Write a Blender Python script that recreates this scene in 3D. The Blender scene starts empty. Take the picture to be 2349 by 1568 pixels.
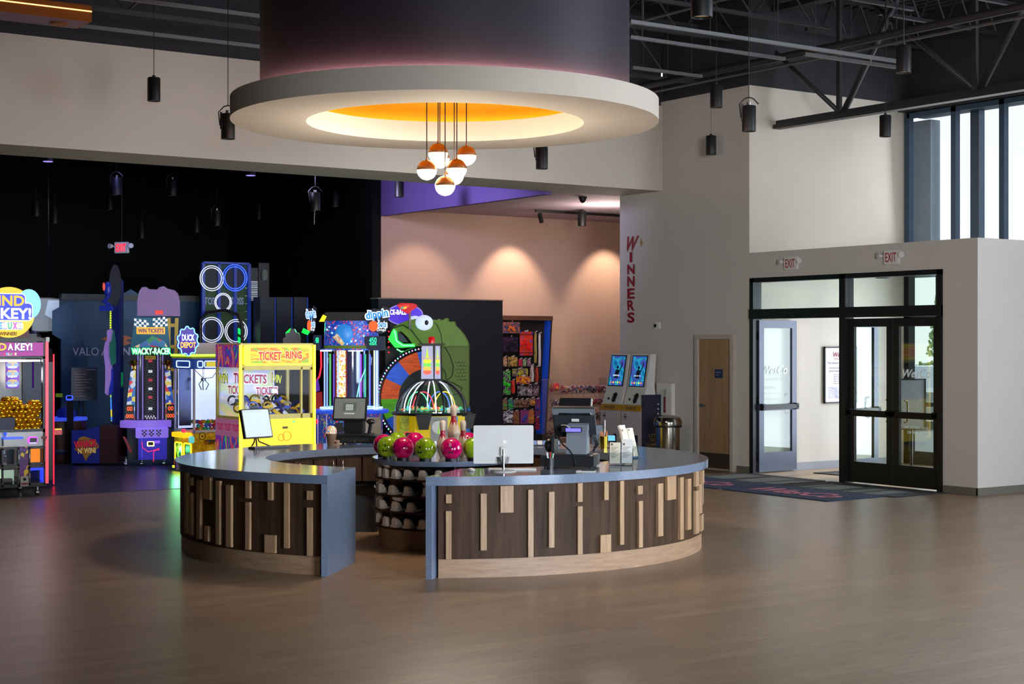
import bpy, bmesh, math, random
from math import sin, cos, pi, radians, sqrt
from mathutils import Vector, Matrix

random.seed(7)
scene = bpy.context.scene
COL = scene.collection
F = 3600.0            # focal length in pixels of the 2349 px wide frame
TH = radians(34.63)   # the building's axes against the view direction
CA, SA = cos(TH), sin(TH)
EYE = 2.06

# ------------------------------------------------------------------ camera
cam_data = bpy.data.cameras.new('camera')
cam_data.sensor_width = 36.0
cam_data.lens = F / 2349.0 * 36.0
cam_data.clip_end = 300
cam = bpy.data.objects.new('camera', cam_data)
COL.objects.link(cam)
cam.location = (0, 0, EYE)
cam.rotation_euler = (pi / 2, 0, -TH)
scene.camera = cam

# ------------------------------------------------------------------ world, sun, exposure
world = bpy.data.worlds.new('sky'); scene.world = world
world.use_nodes = True
wn = world.node_tree.nodes; wl = world.node_tree.links
bg = wn['Background']
tc = wn.new('ShaderNodeTexCoord'); sep = wn.new('ShaderNodeSeparateXYZ'); ramp = wn.new('ShaderNodeValToRGB')
wl.new(tc.outputs['Generated'], sep.inputs[0]); wl.new(sep.outputs['Z'], ramp.inputs[0])
ramp.color_ramp.elements[0].color = (0.80, 0.80, 0.82, 1); ramp.color_ramp.elements[0].position = 0.0
ramp.color_ramp.elements[1].color = (0.62, 0.70, 0.86, 1); ramp.color_ramp.elements[1].position = 0.7
wl.new(ramp.outputs[0], bg.inputs['Color'])
bg.inputs['Strength'].default_value = 0.95

def at_(x, y, z):
    return (CA * x + SA * y, -SA * x + CA * y, z)
def light(name, kind, loc, energy, color=(1, 1, 1), rot=None, aim=None, **kw):
    d = bpy.data.lights.new(name, kind); d.energy = energy; d.color = color
    for k, v in kw.items(): setattr(d, k, v)
    o = bpy.data.objects.new(name, d); COL.objects.link(o); o.location = loc
    if aim is not None:
        o.rotation_euler = (Vector(aim) - Vector(loc)).to_track_quat('-Z', 'Y').to_euler()
    elif rot is not None: o.rotation_euler = rot
    return o

light('sun', 'SUN', (30, 20, 12), 2.6, (1.0, 0.95, 0.86), aim=(29, 20.0, 11.34), angle=0.01)
# daylight coming in through the tall windows of the entrance side (right of the frame)
light('daylight_right', 'AREA', (20.4, 5.0, 3.6), 2050, (0.80, 0.89, 1.0), aim=(2, 9, 2.6), shape='RECTANGLE', size=12, size_y=6.0)
light('front_fill', 'AREA', (9.2, -9.2, 2.3), 190, (0.70, 0.84, 1.0), aim=(8.7, 9, -0.6), shape='RECTANGLE', size=7, size_y=3.4, spread=0.55)  # stands for daylight from the front, spread narrowed to spare the header
light('front_fill', 'AREA', (-0.5, -9.2, 2.8), 135, (0.95, 0.97, 1.0), aim=(18.5, 18, 2.8), shape='RECTANGLE', size=5, size_y=3.4, spread=0.75)  # added fill from the front left that brightens the lettering wall
light('daylight_upper', 'AREA', (20.35, 16.3, 4.8), 26, (0.88, 0.93, 1.0), aim=(12, 16.6, 4.2), shape='RECTANGLE', size=3.4, size_y=2.0)
light('daylight_vestibule', 'AREA', (20.5, 15.6, 1.6), 150, (0.80, 0.88, 1.0), aim=(17, 15.6, 1.5), shape='RECTANGLE', size=3.0, size_y=2.9)
for q_, e_ in (((16.3, 25.6, 4.5), 18), ((18.6, 26.1, 4.5), 34), ((21.1, 26.1, 4.5), 34)):
    light('prize_wall_spot', 'SPOT', q_, e_ * 3, (1.0, 0.78, 0.58), aim=(q_[0], 27.3, 2.2), spot_size=1.35, spot_blend=0.6, shadow_soft_size=0.05)
light('globe_cluster', 'POINT', at_(-0.67, 15.8, 3.6), 170, (1.0, 0.86, 0.70), shadow_soft_size=0.3)
light('header_wash', 'SPOT', at_(0.36, 21.6, 4.35), 48, (1.0, 0.95, 0.88), aim=(12.6, 20.3, 5.1), spot_size=2.5, spot_blend=1.0, shadow_soft_size=0.08)
light('prize_fill', 'POINT', (18.5, 23.6, 4.2), 60, (1.0, 0.80, 0.70), shadow_soft_size=0.4)
light('arcade_tint_fill', 'SPOT', (11.6, 23.4, 5.0), 520, (0.66, 0.58, 1.0), aim=(15.5, 24.2, 4.9), spot_size=1.5, spot_blend=0.8, shadow_soft_size=0.3)  # added violet spot that brightens the purple fascia
light('arcade_tint_fill', 'SPOT', (9.5, 25.0, 6.2), 160, (0.32, 0.28, 1.0), aim=(9.0, 25.5, 0), spot_size=2.0, spot_blend=0.8, shadow_soft_size=0.3)  # added blue-violet spot over the arcade floor
light('arcade_tint_fill', 'SPOT', (8.2, 26.2, 6.2), 90, (0.20, 0.45, 1.0), aim=(8.0, 28, 1.2), spot_size=1.8, spot_blend=1.0, shadow_soft_size=0.8)  # added blue spot that brightens the teal wall

scene.view_settings.view_transform = 'Standard'
scene.view_settings.look = 'None'
scene.view_settings.exposure = 0.62
scene.view_settings.gamma = 1.0
scene.view_settings.use_curve_mapping = False
cy = scene.cycles
cy.use_denoising = True
cy.max_bounces = 7; cy.diffuse_bounces = 3; cy.glossy_bounces = 4
cy.transmission_bounces = 6; cy.transparent_max_bounces = 14
cy.sample_clamp_indirect = 3.0; cy.sample_clamp_direct = 0.0
cy.caustics_reflective = False; cy.caustics_refractive = False
cy.use_adaptive_sampling = True; cy.adaptive_threshold = 0.02

# ------------------------------------------------------------------ positions
def W(x, y, z=0.0):
    """right / ahead of the viewer -> building axes"""
    return Vector((CA * x + SA * y, -SA * x + CA * y, z))
def at(px, Y, z=0.0):
    return W((px - 1174.5) / F * Y, Y, z)
def zat(py, Y):
    return EYE + (784 - py) * Y / F
def on_a(px, a):
    s = (px - 1174.5) / F; Y = a / (CA * s + SA)
    return Y, Y * (CA - SA * s)           # depth, b
def on_b(px, b):
    s = (px - 1174.5) / F; Y = b / (CA - SA * s)
    return Y, Y * (CA * s + SA)           # depth, a

# ------------------------------------------------------------------ materials
MATS = {}
def _mat(name):
    m = bpy.data.materials.new(name); m.use_nodes = True
    return m, m.node_tree.nodes, m.node_tree.links, m.node_tree.nodes['Principled BSDF']
def hexc(h):
    h = h.lstrip('#'); v = [int(h[i:i + 2], 16) / 255 for i in (0, 2, 4)]
    return tuple(x / 12.92 if x <= 0.04045 else ((x + 0.055) / 1.055) ** 2.4 for x in v)
def C3(c):
    return hexc(c) if isinstance(c, str) else tuple(c)
def mat(name, col, rough=0.5, metal=0.0, emit=0.0, ecol=None, var=0.06, scale=6.0, spec=0.5, bump=0.0, coat=0.0):
    if name in MATS: return MATS[name]
    m, n, l, b = _mat(name); c = C3(col)
    b.inputs['Roughness'].default_value = rough; b.inputs['Metallic'].default_value = metal
    b.inputs['Specular IOR Level'].default_value = spec
    b.inputs['Coat Weight'].default_value = coat
    t = n.new('ShaderNodeTexCoord'); no = n.new('ShaderNodeTexNoise'); no.inputs['Scale'].default_value = scale
    no.inputs['Detail'].default_value = 4
    l.new(t.outputs['Object'], no.inputs['Vector'])
    mx = n.new('ShaderNodeMix'); mx.data_type = 'RGBA'
    mx.inputs[6].default_value = (*[max(0, x * (1 - var * 2)) for x in c], 1)
    mx.inputs[7].default_value = (*[min(1, x * (1 + var * 2)) for x in c], 1)
    l.new(no.outputs['Fac'], mx.inputs[0]); l.new(mx.outputs[2], b.inputs['Base Color'])
    if emit > 0:
        ec = C3(ecol) if ecol is not None else c
        b.inputs['Emission Color'].default_value = (*ec, 1); b.inputs['Emission Strength'].default_value = emit
    if bump > 0:
        bp = n.new('ShaderNodeBump'); bp.inputs['Strength'].default_value = bump; bp.inputs['Distance'].default_value = 0.01
        l.new(no.outputs['Fac'], bp.inputs['Height']); l.new(bp.outputs[0], b.inputs['Normal'])
    MATS[name] = m; return m
def glow(name, col, s=1.0):
    """a lit sign, tube or screen"""
    return mat(name, [x * 0.5 for x in C3(col)], 0.4, emit=s, ecol=col, var=0.02)
def glass(name, tint=(0.93, 0.97, 0.96), refl=1.0, rough=0.02):
    if name in MATS: return MATS[name]
    m = bpy.data.materials.new(name); m.use_nodes = True; n = m.node_tree.nodes; l = m.node_tree.links
    n.clear()
    o = n.new('ShaderNodeOutputMaterial'); tr = n.new('ShaderNodeBsdfTransparent'); g = n.new('ShaderNodeBsdfGlossy')
    tr.inputs[0].default_value = (*tint, 1); g.inputs['Roughness'].default_value = rough
    fr = n.new('ShaderNodeFresnel'); ge = n.new('ShaderNodeNewGeometry'); io = n.new('ShaderNodeMath'); io.operation = 'MULTIPLY_ADD'
    io.inputs[1].default_value = 1 / 1.45 - 1.45; io.inputs[2].default_value = 1.45
    l.new(ge.outputs['Backfacing'], io.inputs[0]); l.new(io.outputs[0], fr.inputs['IOR'])
    mu = n.new('ShaderNodeMath'); mu.operation = 'MULTIPLY'; mu.inputs[1].default_value = refl
    mi = n.new('ShaderNodeMixShader')
    l.new(fr.outputs[0], mu.inputs[0]); l.new(mu.outputs[0], mi.inputs[0]); l.new(tr.outputs[0], mi.inputs[1]); l.new(g.outputs[0], mi.inputs[2])
    l.new(mi.outputs[0], o.inputs[0]); MATS[name] = m; return m
def wood(name, c1, c2, rough=0.5, stretch=(12, 12, 0.7), scale=3.0, spec=0.4):
    if name in MATS: return MATS[name]
    m, n, l, b = _mat(name)
    t = n.new('ShaderNodeTexCoord'); mp = n.new('ShaderNodeMapping'); mp.inputs['Scale'].default_value = stretch
    no = n.new('ShaderNodeTexNoise'); no.inputs['Scale'].default_value = scale; no.inputs['Detail'].default_value = 7
    no.inputs['Roughness'].default_value = 0.6; no.inputs['Distortion'].default_value = 0.4
    r = n.new('ShaderNodeValToRGB'); r.color_ramp.elements[0].position = 0.3; r.color_ramp.elements[1].position = 0.72
    r.color_ramp.elements[0].color = (*C3(c1), 1); r.color_ramp.elements[1].color = (*C3(c2), 1)
    l.new(t.outputs['Object'], mp.inputs[0]); l.new(mp.outputs[0], no.inputs['Vector']); l.new(no.outputs['Fac'], r.inputs[0])
    l.new(r.outputs[0], b.inputs['Base Color']); b.inputs['Roughness'].default_value = rough
    b.inputs['Specular IOR Level'].default_value = spec
    bp = n.new('ShaderNodeBump'); bp.inputs['Strength'].default_value = 0.08; bp.inputs['Distance'].default_value = 0.01
    l.new(no.outputs['Fac'], bp.inputs['Height']); l.new(bp.outputs[0], b.inputs['Normal'])
    MATS[name] = m; return m
def cells(name, cols, scale=20.0, rough=0.4, metal=0.0, emit=0.0, stretch=(1, 1, 1), bump=0.0, noise=False):
    """patchwork of printed colours (voronoi cells, or soft swirls)"""
    if name in MATS: return MATS[name]
    m, n, l, b = _mat(name)
    t = n.new('ShaderNodeTexCoord'); mp = n.new('ShaderNodeMapping'); mp.inputs['Scale'].default_value = stretch
    l.new(t.outputs['Object'], mp.inputs[0])
    r = n.new('ShaderNodeValToRGB'); r.color_ramp.interpolation = 'EASE' if noise else 'CONSTANT'
    while len(r.color_ramp.elements) < len(cols): r.color_ramp.elements.new(0.5)
    for i, c in enumerate(cols):
        r.color_ramp.elements[i].position = (0.25 + 0.5 * i / len(cols)) if noise else i / len(cols)
        r.color_ramp.elements[i].color = (*C3(c), 1)
    if noise:
        v = n.new('ShaderNodeTexNoise'); v.inputs['Scale'].default_value = scale; v.inputs['Detail'].default_value = 2
        v.inputs['Distortion'].default_value = 1.2
        l.new(mp.outputs[0], v.inputs['Vector']); l.new(v.outputs['Fac'], r.inputs[0])
    else:
        v = n.new('ShaderNodeTexVoronoi'); v.inputs['Scale'].default_value = scale
        l.new(mp.outputs[0], v.inputs['Vector']); s = n.new('ShaderNodeSeparateColor')
        l.new(v.outputs['Color'], s.inputs[0]); l.new(s.outputs[0], r.inputs[0])
    l.new(r.outputs[0], b.inputs['Base Color']); b.inputs['Roughness'].default_value = rough; b.inputs['Metallic'].default_value = metal
    if emit > 0:
        l.new(r.outputs[0], b.inputs['Emission Color']); b.inputs['Emission Strength'].default_value = emit
    MATS[name] = m; return m

# ------------------------------------------------------------------ mesh builder
def rotz(a): return Matrix.Rotation(a, 4, 'Z')
class B:
    def __init__(s): s.bm = bmesh.new(); s.mi = 0; s.T = Matrix.Identity(4); s.sm = set()
    def m(s, i): s.mi = i; return s
    def _v(s, p): return s.bm.verts.new(s.T @ Vector(p))
    def _f(s, vs, smooth=False):
        try: f = s.bm.faces.new(vs)
        except ValueError: return None
        f.material_index = s.mi; f.smooth = smooth; return f
    def box(s, x0, x1, y0, y1, z0, z1, bev=0.0):
        tmp = bmesh.new()
        vs = [tmp.verts.new((x, y, z)) for x in (x0, x1) for y in (y0, y1) for z in (z0, z1)]
        for q in ((0, 1, 3, 2), (4, 6, 7, 5), (0, 4, 5, 1), (2, 3, 7, 6), (0, 2, 6, 4), (1, 5, 7, 3)):
            tmp.faces.new([vs[i] for i in q])
        if bev > 0:
            bev = min(bev, 0.45 * min(abs(x1 - x0), abs(y1 - y0), abs(z1 - z0)))
            bmesh.ops.bevel(tmp, geom=tmp.edges[:], offset=bev, segments=2, affect='EDGES')
        s._merge(tmp); return s
    def cbox(s, c, size, bev=0.0, M=None):
        x, y, z = c; a, b_, c_ = size
        if M is not None:
            old = s.T; s.T = s.T @ Matrix.Translation(Vector(c)) @ M
            s.box(-a / 2, a / 2, -b_ / 2, b_ / 2, -c_ / 2, c_ / 2, bev); s.T = old; return s
        return s.box(x - a / 2, x + a / 2, y - b_ / 2, y + b_ / 2, z - c_ / 2, z + c_ / 2, bev)
    def _merge(s, tmp, smooth=False):
        mp = {}
        for v in tmp.verts: mp[v] = s._v(v.co)
        for f in tmp.faces: s._f([mp[v] for v in f.verts], smooth or f.smooth)
        tmp.free()
    def tube(s, pts, r, n=10, caps=True, smooth=True, closed=False):
        pts = [Vector(p) for p in pts]; rings = []
        rr = r if isinstance(r, (list, tuple)) else [r] * len(pts)
        up = None; L = len(pts)
        for i, p in enumerate(pts):
            if closed: d = pts[(i + 1) % L] - pts[(i - 1) % L]
            else: d = (pts[min(i + 1, L - 1)] - pts[max(i - 1, 0)])
            d.normalize()
            if up is None:
                up = Vector((0, 0, 1)) if abs(d.z) < 0.9 else Vector((1, 0, 0))
            x = d.cross(up)
            if x.length < 1e-4: x = d.cross(Vector((0, 1, 0)))
            x.normalize(); y = x.cross(d).normalized(); up = y
            rings.append([s._v(p + (x * cos(2 * pi * k / n) + y * sin(2 * pi * k / n)) * rr[i]) for k in range(n)])
        for i in range(L if closed else L - 1):
            a, b_ = rings[i], rings[(i + 1) % L]
            for k in range(n): s._f([a[k], a[(k + 1) % n], b_[(k + 1) % n], b_[k]], smooth)
        if caps and not closed: s._f(rings[0][::-1]); s._f(rings[-1])
        return s
    def cyl(s, p0, p1, r, r1=None, n=20, caps=True):
        return s.tube([p0, p1], [r, r if r1 is None else r1], n, caps)
    def lathe(s, prof, c=(0, 0, 0), n=32, a0=0.0, a1=2 * pi, smooth=True, cap=False):
        c = Vector(c); full = abs(a1 - a0 - 2 * pi) < 1e-6; cols = []
        for k in range(n if full else n + 1):
            a = a0 + (a1 - a0) * k / n
            cols.append([s._v(c + Vector((r * cos(a), r * sin(a), z))) for r, z in prof])
        for k in range(n):
            A, Bc = cols[k], cols[(k + 1) % len(cols)]
            for i in range(len(prof) - 1):
                q = [A[i], Bc[i], Bc[i + 1], A[i + 1]]
                if prof[i][0] < 1e-6: q = [A[i], Bc[i + 1], A[i + 1]]
                elif prof[i + 1][0] < 1e-6: q = [A[i], Bc[i], A[i + 1]]
                s._f(q, smooth)
        if cap and not full:
            s._f(cols[0]); s._f(cols[-1][::-1])
        return s
    def ball(s, c, r, n=20, sx=1, sy=1, sz=1):
        t = bmesh.new(); bmesh.ops.create_uvsphere(t, u_segments=n, v_segments=max(6, n // 2), radius=1)
        c = Vector(c)
        for v in t.verts: v.co = Vector((v.co.x * r * sx, v.co.y * r * sy, v.co.z * r * sz)) + c
        s._merge(t, True); return s
    def prism(s, poly, h0, h1, axis='y', smooth=False):
        """polygon in the plane across axis (x,z for y; x,y for z; y,z for x)"""
        def P(u, v, h): return {'y': (u, h, v), 'z': (u, v, h), 'x': (h, u, v)}[axis]
        A = [s._v(P(u, v, h0)) for u, v in poly]; Bv = [s._v(P(u, v, h1)) for u, v in poly]; n = len(poly)
        for i in range(n): s._f([A[i], A[(i + 1) % n], Bv[(i + 1) % n], Bv[i]], smooth)
        s._f(A[::-1]); s._f(Bv); return s
    def quad(s, a, b_, c, d): s._f([s._v(a), s._v(b_), s._v(c), s._v(d)]); return s
    def out(s, name, mats, parent=None, loc=None, rz=None):
        bmesh.ops.recalc_face_normals(s.bm, faces=s.bm.faces[:])
        for e in s.bm.edges:
            if len(e.link_faces) == 2 and e.calc_face_angle(0) > 0.62: e.smooth = False
        me = bpy.data.meshes.new(name); s.bm.to_mesh(me); s.bm.free()
        for m_ in (mats if isinstance(mats, (list, tuple)) else [mats]): me.materials.append(m_)
        o = bpy.data.objects.new(name, me); COL.objects.link(o)
        if parent is not None: o.parent = parent
        if loc is not None: o.location = loc
        if rz is not None: o.rotation_euler = (0, 0, rz)
        return o

def tag(o, label, cat, group=None, kind=None):
    o['label'] = label; o['category'] = cat
    if group: o['group'] = group
    if kind: o['kind'] = kind
    return o
def thing(name, label, cat, loc=(0, 0, 0), rz=0.0, group=None):
    o = bpy.data.objects.new(name, None); COL.objects.link(o)
    o.empty_display_size = 0.1
    o.location = loc; o.rotation_euler = (0, 0, rz); return tag(o, label, cat, group)
def struct(o, label=None):
    o['kind'] = 'structure'
    if label: o['label'] = label
    return o
def dup(root, loc=None, rz=None, label=None, group=None, rot=None, scale=None):
    r = root.copy(); COL.objects.link(r)
    if loc is not None: r.location = loc
    if rz is not None: r.rotation_euler = (0, 0, rz)
    if rot is not None: r.rotation_euler = rot
    if scale is not None: r.scale = scale
    if label: r['label'] = label
    if group: r['group'] = group
    for ch in list(root.children):
        c = ch.copy(); COL.objects.link(c); c.parent = r
        for g in list(ch.children):
            d = g.copy(); COL.objects.link(d); d.parent = c
    return r
def text(name, s, m, parent, loc, w=None, h=None, rot=(pi / 2, 0, 0), ext=0.002, off=0.0, shear=0.0, spacing=1.0):
    """lettering as a mesh, centred on loc, fitted to width w and/or height h"""
    cu = bpy.data.curves.new(name, 'FONT'); cu.body = s; cu.extrude = 0.0; cu.offset = off
    cu.shear = shear; cu.space_character = spacing; cu.resolution_u = 3
    to = bpy.data.objects.new(name, cu); COL.objects.link(to)
    dg = bpy.context.evaluated_depsgraph_get(); dg.update()
    me = bpy.data.meshes.new_from_object(to.evaluated_get(dg))
    bpy.data.objects.remove(to); bpy.data.curves.remove(cu)
    xs = [v.co.x for v in me.vertices]; ys = [v.co.y for v in me.vertices]
    x0, x1, y0, y1 = min(xs), max(xs), min(ys), max(ys)
    sx = (w / (x1 - x0)) if w else None; sy = (h / (y1 - y0)) if h else None
    sx = sx or sy; sy = sy or sx
    for v in me.vertices:
        v.co.x = (v.co.x - (x0 + x1) / 2) * sx; v.co.y = (v.co.y - (y0 + y1) / 2) * sy; v.co.z = ext
    me.materials.clear(); me.materials.append(m)
    o = bpy.data.objects.new(name, me); COL.objects.link(o); o.parent = parent
    o.location = loc; o.rotation_euler = rot; return o
def circ(r, n=24, cx=0, cz=0, a0=0, a1=2 * pi, ry=None):
    ry = r if ry is None else ry
    return [(cx + r * cos(a0 + (a1 - a0) * k / n), cz + ry * sin(a0 + (a1 - a0) * k / n)) for k in range(n + (0 if abs(a1 - a0 - 2 * pi) < 1e-6 else 1))]
def rrect(x0, x1, z0, z1, r, n=5):
    p = []
    for cx, cz, a in ((x1 - r, z1 - r, 0), (x0 + r, z1 - r, pi / 2), (x0 + r, z0 + r, pi), (x1 - r, z0 + r, 1.5 * pi)):
        p += [(cx + r * cos(a + pi / 2 * k / n), cz + r * sin(a + pi / 2 * k / n)) for k in range(n + 1)]
    return p
# ================================================================== THE ROOM
m_wall = mat('wall_paint', '#cdc6bb', 0.85, var=0.02, scale=2, spec=0.2)
m_wall2 = mat('wall_paint_cool', '#c9c4bf', 0.85, var=0.02, scale=2, spec=0.2)
m_pink = mat('wall_paint_prize', '#cbaa98', 0.85, var=0.02, scale=2, spec=0.2)
m_dark = mat('dark_upper_paint', '#37383c', 0.8, var=0.05, spec=0.2)
m_black = mat('black_paint', '#0c0d10', 0.8, var=0.05, spec=0.2)
m_purple = mat('purple_paint', '#6f5c9c', 0.8, var=0.02, spec=0.2)
m_base = mat('rubber_baseboard', '#66635a', 0.6, var=0.03)
m_steelblk = mat('black_painted_steel', '#2c2d31', 0.5, var=0.05)
m_strut = mat('grey_strut_steel', '#6a6b6c', 0.42, metal=0.6)
m_deck = mat('dark_roof_deck', '#333437', 0.7)
m_alu = mat('dark_bronze_frame', '#1b1d20', 0.35, metal=0.4)
m_blueframe = mat('blue_grey_frame', '#3c5068', 0.4, metal=0.3)

# floor: wood-look vinyl
def floor_mat():
    m, n, l, b = _mat('wood_vinyl_floor')
    t = n.new('ShaderNodeTexCoord'); mp = n.new('ShaderNodeMapping'); mp.inputs['Rotation'].default_value = (0, 0, 0)
    l.new(t.outputs['Object'], mp.inputs[0])
    br = n.new('ShaderNodeTexBrick'); br.inputs['Scale'].default_value = 1.0
    br.inputs['Brick Width'].default_value = 1.5; br.inputs['Row Height'].default_value = 0.19
    br.inputs['Mortar Size'].default_value = 0.0015; br.inputs['Mortar'].default_value = (0.14, 0.11, 0.085, 1)
    br.inputs['Color1'].default_value = (*hexc('#9a8067'), 1); br.inputs['Color2'].default_value = (*hexc('#a68c73'), 1)
    br.offset = 0.37
    l.new(mp.outputs[0], br.inputs['Vector'])
    m2 = n.new('ShaderNodeMapping'); m2.inputs['Scale'].default_value = (1.2, 16, 1); l.new(t.outputs['Object'], m2.inputs[0])
    no = n.new('ShaderNodeTexNoise'); no.inputs['Scale'].default_value = 2.4; no.inputs['Detail'].default_value = 6; no.inputs['Distortion'].default_value = 0.5
    l.new(m2.outputs[0], no.inputs['Vector'])
    r = n.new('ShaderNodeValToRGB'); r.color_ramp.elements[0].position = 0.3; r.color_ramp.elements[1].position = 0.75
    r.color_ramp.elements[0].color = (0.62, 0.60, 0.57, 1); r.color_ramp.elements[1].color = (1.12, 1.1, 1.06, 1)
    l.new(no.outputs['Fac'], r.inputs[0])
    mx = n.new('ShaderNodeMix'); mx.data_type = 'RGBA'; mx.blend_type = 'MULTIPLY'; mx.inputs[0].default_value = 1.0
    l.new(br.outputs['Color'], mx.inputs[6]); l.new(r.outputs[0], mx.inputs[7]); l.new(mx.outputs[2], b.inputs['Base Color'])
    mr = n.new('ShaderNodeMapRange'); mr.inputs[3].default_value = 0.27; mr.inputs[4].default_value = 0.42
    l.new(no.outputs['Fac'], mr.inputs[0]); l.new(mr.outputs[0], b.inputs['Roughness'])
    b.inputs['Specular IOR Level'].default_value = 0.5
    return m
m_floor = floor_mat()
m_afloor = mat('polished_dark_floor', '#3d3a44', 0.28, var=0.12, scale=1.2)
struct(B().box(-16, 20.7, -10, 20.8, -0.2, 0).out('floor', m_floor))
struct(B().box(-16, 22.0, 20.8, 34, -0.2, 0).out('floor_arcade', m_afloor))
struct(B().box(20.7, 90, -40, 90, -0.25, -0.05).out('ground', mat('asphalt', '#6d6f70', 0.9, var=0.15, scale=3)))
struct(B().box(-16, 17.1, 20.79, 20.83, 0, 0.004).out('trim_1', mat('floor_trim', '#2c2622', 0.5)))
# ceiling deck with ribs
b = B().box(-16, 20.9, -10, 34, 7.62, 7.7)
for i in range(123):
    x = -4 + i * 0.2
    b.box(x, x + 0.09, -10, 20.3, 7.57, 7.62)
struct(b.out('ceiling', m_deck))

# outer enclosure (mostly out of frame)
struct(B().box(-16.2, -16, -10, 34, 0, 7.7).out('wall_left', m_dark))
struct(B().box(-16, 21, -10.2, -10, 0, 7.7).out('wall_front', m_wall))
struct(B().box(20.7, 20.9, -10, 13.77, 0, 7.7).out('wall_window_side', m_wall))
struct(B().box(-16, 22.2, 33.8, 34, 0, 7.7).out('wall_back', m_black))
struct(B().box(22.0, 22.2, 21.25, 34, 0, 7.7).out('wall_far_right', m_black))

# header beam over the arcade opening
struct(B().box(-16, 17.1, 20.3, 21.45, 4.6, 6.03).out('wall_header', m_wall))
struct(B().box(-16, 17.1, 20.34, 20.5, 6.03, 7.6).out('wall_header_upper', m_dark))
struct(B().box(-16, 15.5, 21.46, 33.8, 6.5, 6.6).out('ceiling_arcade', m_black))
# wall of the lettering, door and kiosks: a = 17.1 from b = 18.19 to 21.45
struct(B().box(17.1, 17.3, 18.30, 21.45, 0, 6.1).out('wall_winners', m_wall2))
struct(B().box(17.12, 17.3, 18.30, 20.32, 6.1, 7.6).out('wall_winners_upper', m_dark))
struct(B().box(17.30, 22.0, 21.25, 21.45, 0, 6.1).out('wall_prize_side', m_wall2))
# tall white wall behind the vestibule
struct(B().box(17.1, 20.7, 18.19, 18.30, 0, 6.1).out('wall_recess', m_wall))
struct(B().box(17.1, 20.7, 18.17, 18.30, 6.1, 7.6).out('wall_recess_upper', m_dark))
# prize room
struct(B().box(15.5, 22, 27.0, 27.2, 0, 4.68).out('wall_prize', m_pink))
struct(B().box(15.63, 22, 21.45, 27.2, 4.68, 4.78).out('ceiling_prize', mat('prize_ceiling', '#b7a8b4', 0.85, var=0.02)))
struct(B().box(15.5, 15.62, 21.45, 27.35, 4.55, 6.5).out('wall_purple_fascia', m_purple))
struct(B().box(15.3, 15.5, 27.0, 33.8, 0, 6.5).out('wall_arcade_end', m_black))

# vestibule box: door wall a = 17.1, side wall b = 13.77
BD0, BD1 = on_a(2163, 17.1)[1], on_a(1724, 17.1)[1]      # opening, near jamb .. far jamb
BM = on_a(1936, 17.1)[1]                                 # middle mullion
ZT = 3.06
struct(B().box(17.1, 17.3, 13.77, BD0, 0, 3.46).out('wall_entrance_near', m_wall2))
struct(B().box(17.1, 17.3, BD1, 18.19, 0, 3.46).out('wall_entrance_far', m_wall2))
struct(B().box(17.1, 17.3, BD0, BD1, ZT, 3.46).out('wall_entrance_top', m_wall2))
struct(B().box(17.3, 20.7, 13.77, 13.97, 0, 3.46).out('wall_entrance_side', m_wall2))
struct(B().box(17.3, 20.7, 13.97, 18.19, 3.36, 3.46).out('ceiling_vestibule', m_wall))
# window wall a = 20.7: dark band, windows above the vestibule, outer doors below
struct(B().box(20.7, 20.9, 13.77, 18.30, 5.93, 7.6).out('wall_window_upper', m_dark))
struct(B().box(20.5, 20.7, 13.2, 18.17, 5.95, 6.07).out('trim_2', m_steelblk))
ve, vt = 3.3, 3.5
struct(B().box(20.7, 20.9, 13.77, 18.19, ve, vt).out('wall_window_band', m_wall))
def mullions(name, bs, z0, z1, m, w=0.10, d=0.05, a=20.7):
    b = B()
    for q in bs: b.box(a - 0.06, a + d, q - w / 2, q + w / 2, z0, z1)
    b.box(a - 0.06, a + d, min(bs), max(bs), z0, z0 + 0.06); b.box(a - 0.06, a + d, min(bs), max(bs), z1 - 0.08, z1)
    return b
bs = [18.10] + [on_a(p, 20.7)[1] for p in (2192, 2303)] + [15.0, 13.9]
w1 = struct(mullions('f', bs, 3.5, 5.93, m_blueframe).out('window_1', m_blueframe))
B().box(20.76, 20.77, 13.9, 18.1, 3.56, 5.85).out('pane', glass('window_glass', (0.95, 0.97, 0.97), 0.6), w1)
# thin outer posts of the facade behind the glass, plus the round sign outside
b = B()
for p in (2240,):
    Y, bb = on_a(p, 21.6); b.box(21.55, 21.7, bb - 0.09, bb + 0.09, 3.3, 6.9)
b.box(21.5, 21.7, 12, 18.6, 5.98, 6.9)
tag(b.out('facade_posts', m_blueframe), 'blue-grey outer steel frame standing outside the high windows', 'steel frame')
fp0, fp1 = on_a(2139, 21.6)[1], on_a(2079, 21.6)[1]
fp = thing('facade_pier', 'blue-grey outer pier behind the leftmost high window pane', 'pier', (21.55, fp0, 3.2))
B().box(0, .25, 0, fp1 - fp0 + .4, 0, 2.74).out('pier_body', mat('pier_grey_blue', '#8c9aaa', .6), fp)
Ys, bs_ = on_a(2110, 22.0); B().prism(circ(0.44, 40, bs_ - fp0 - .0, zat(352, Ys) - 3.2), .26, .36, 'x').out('round_sign', mat('sign_back', '#3a4a5c', 0.5), fp)

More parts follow.
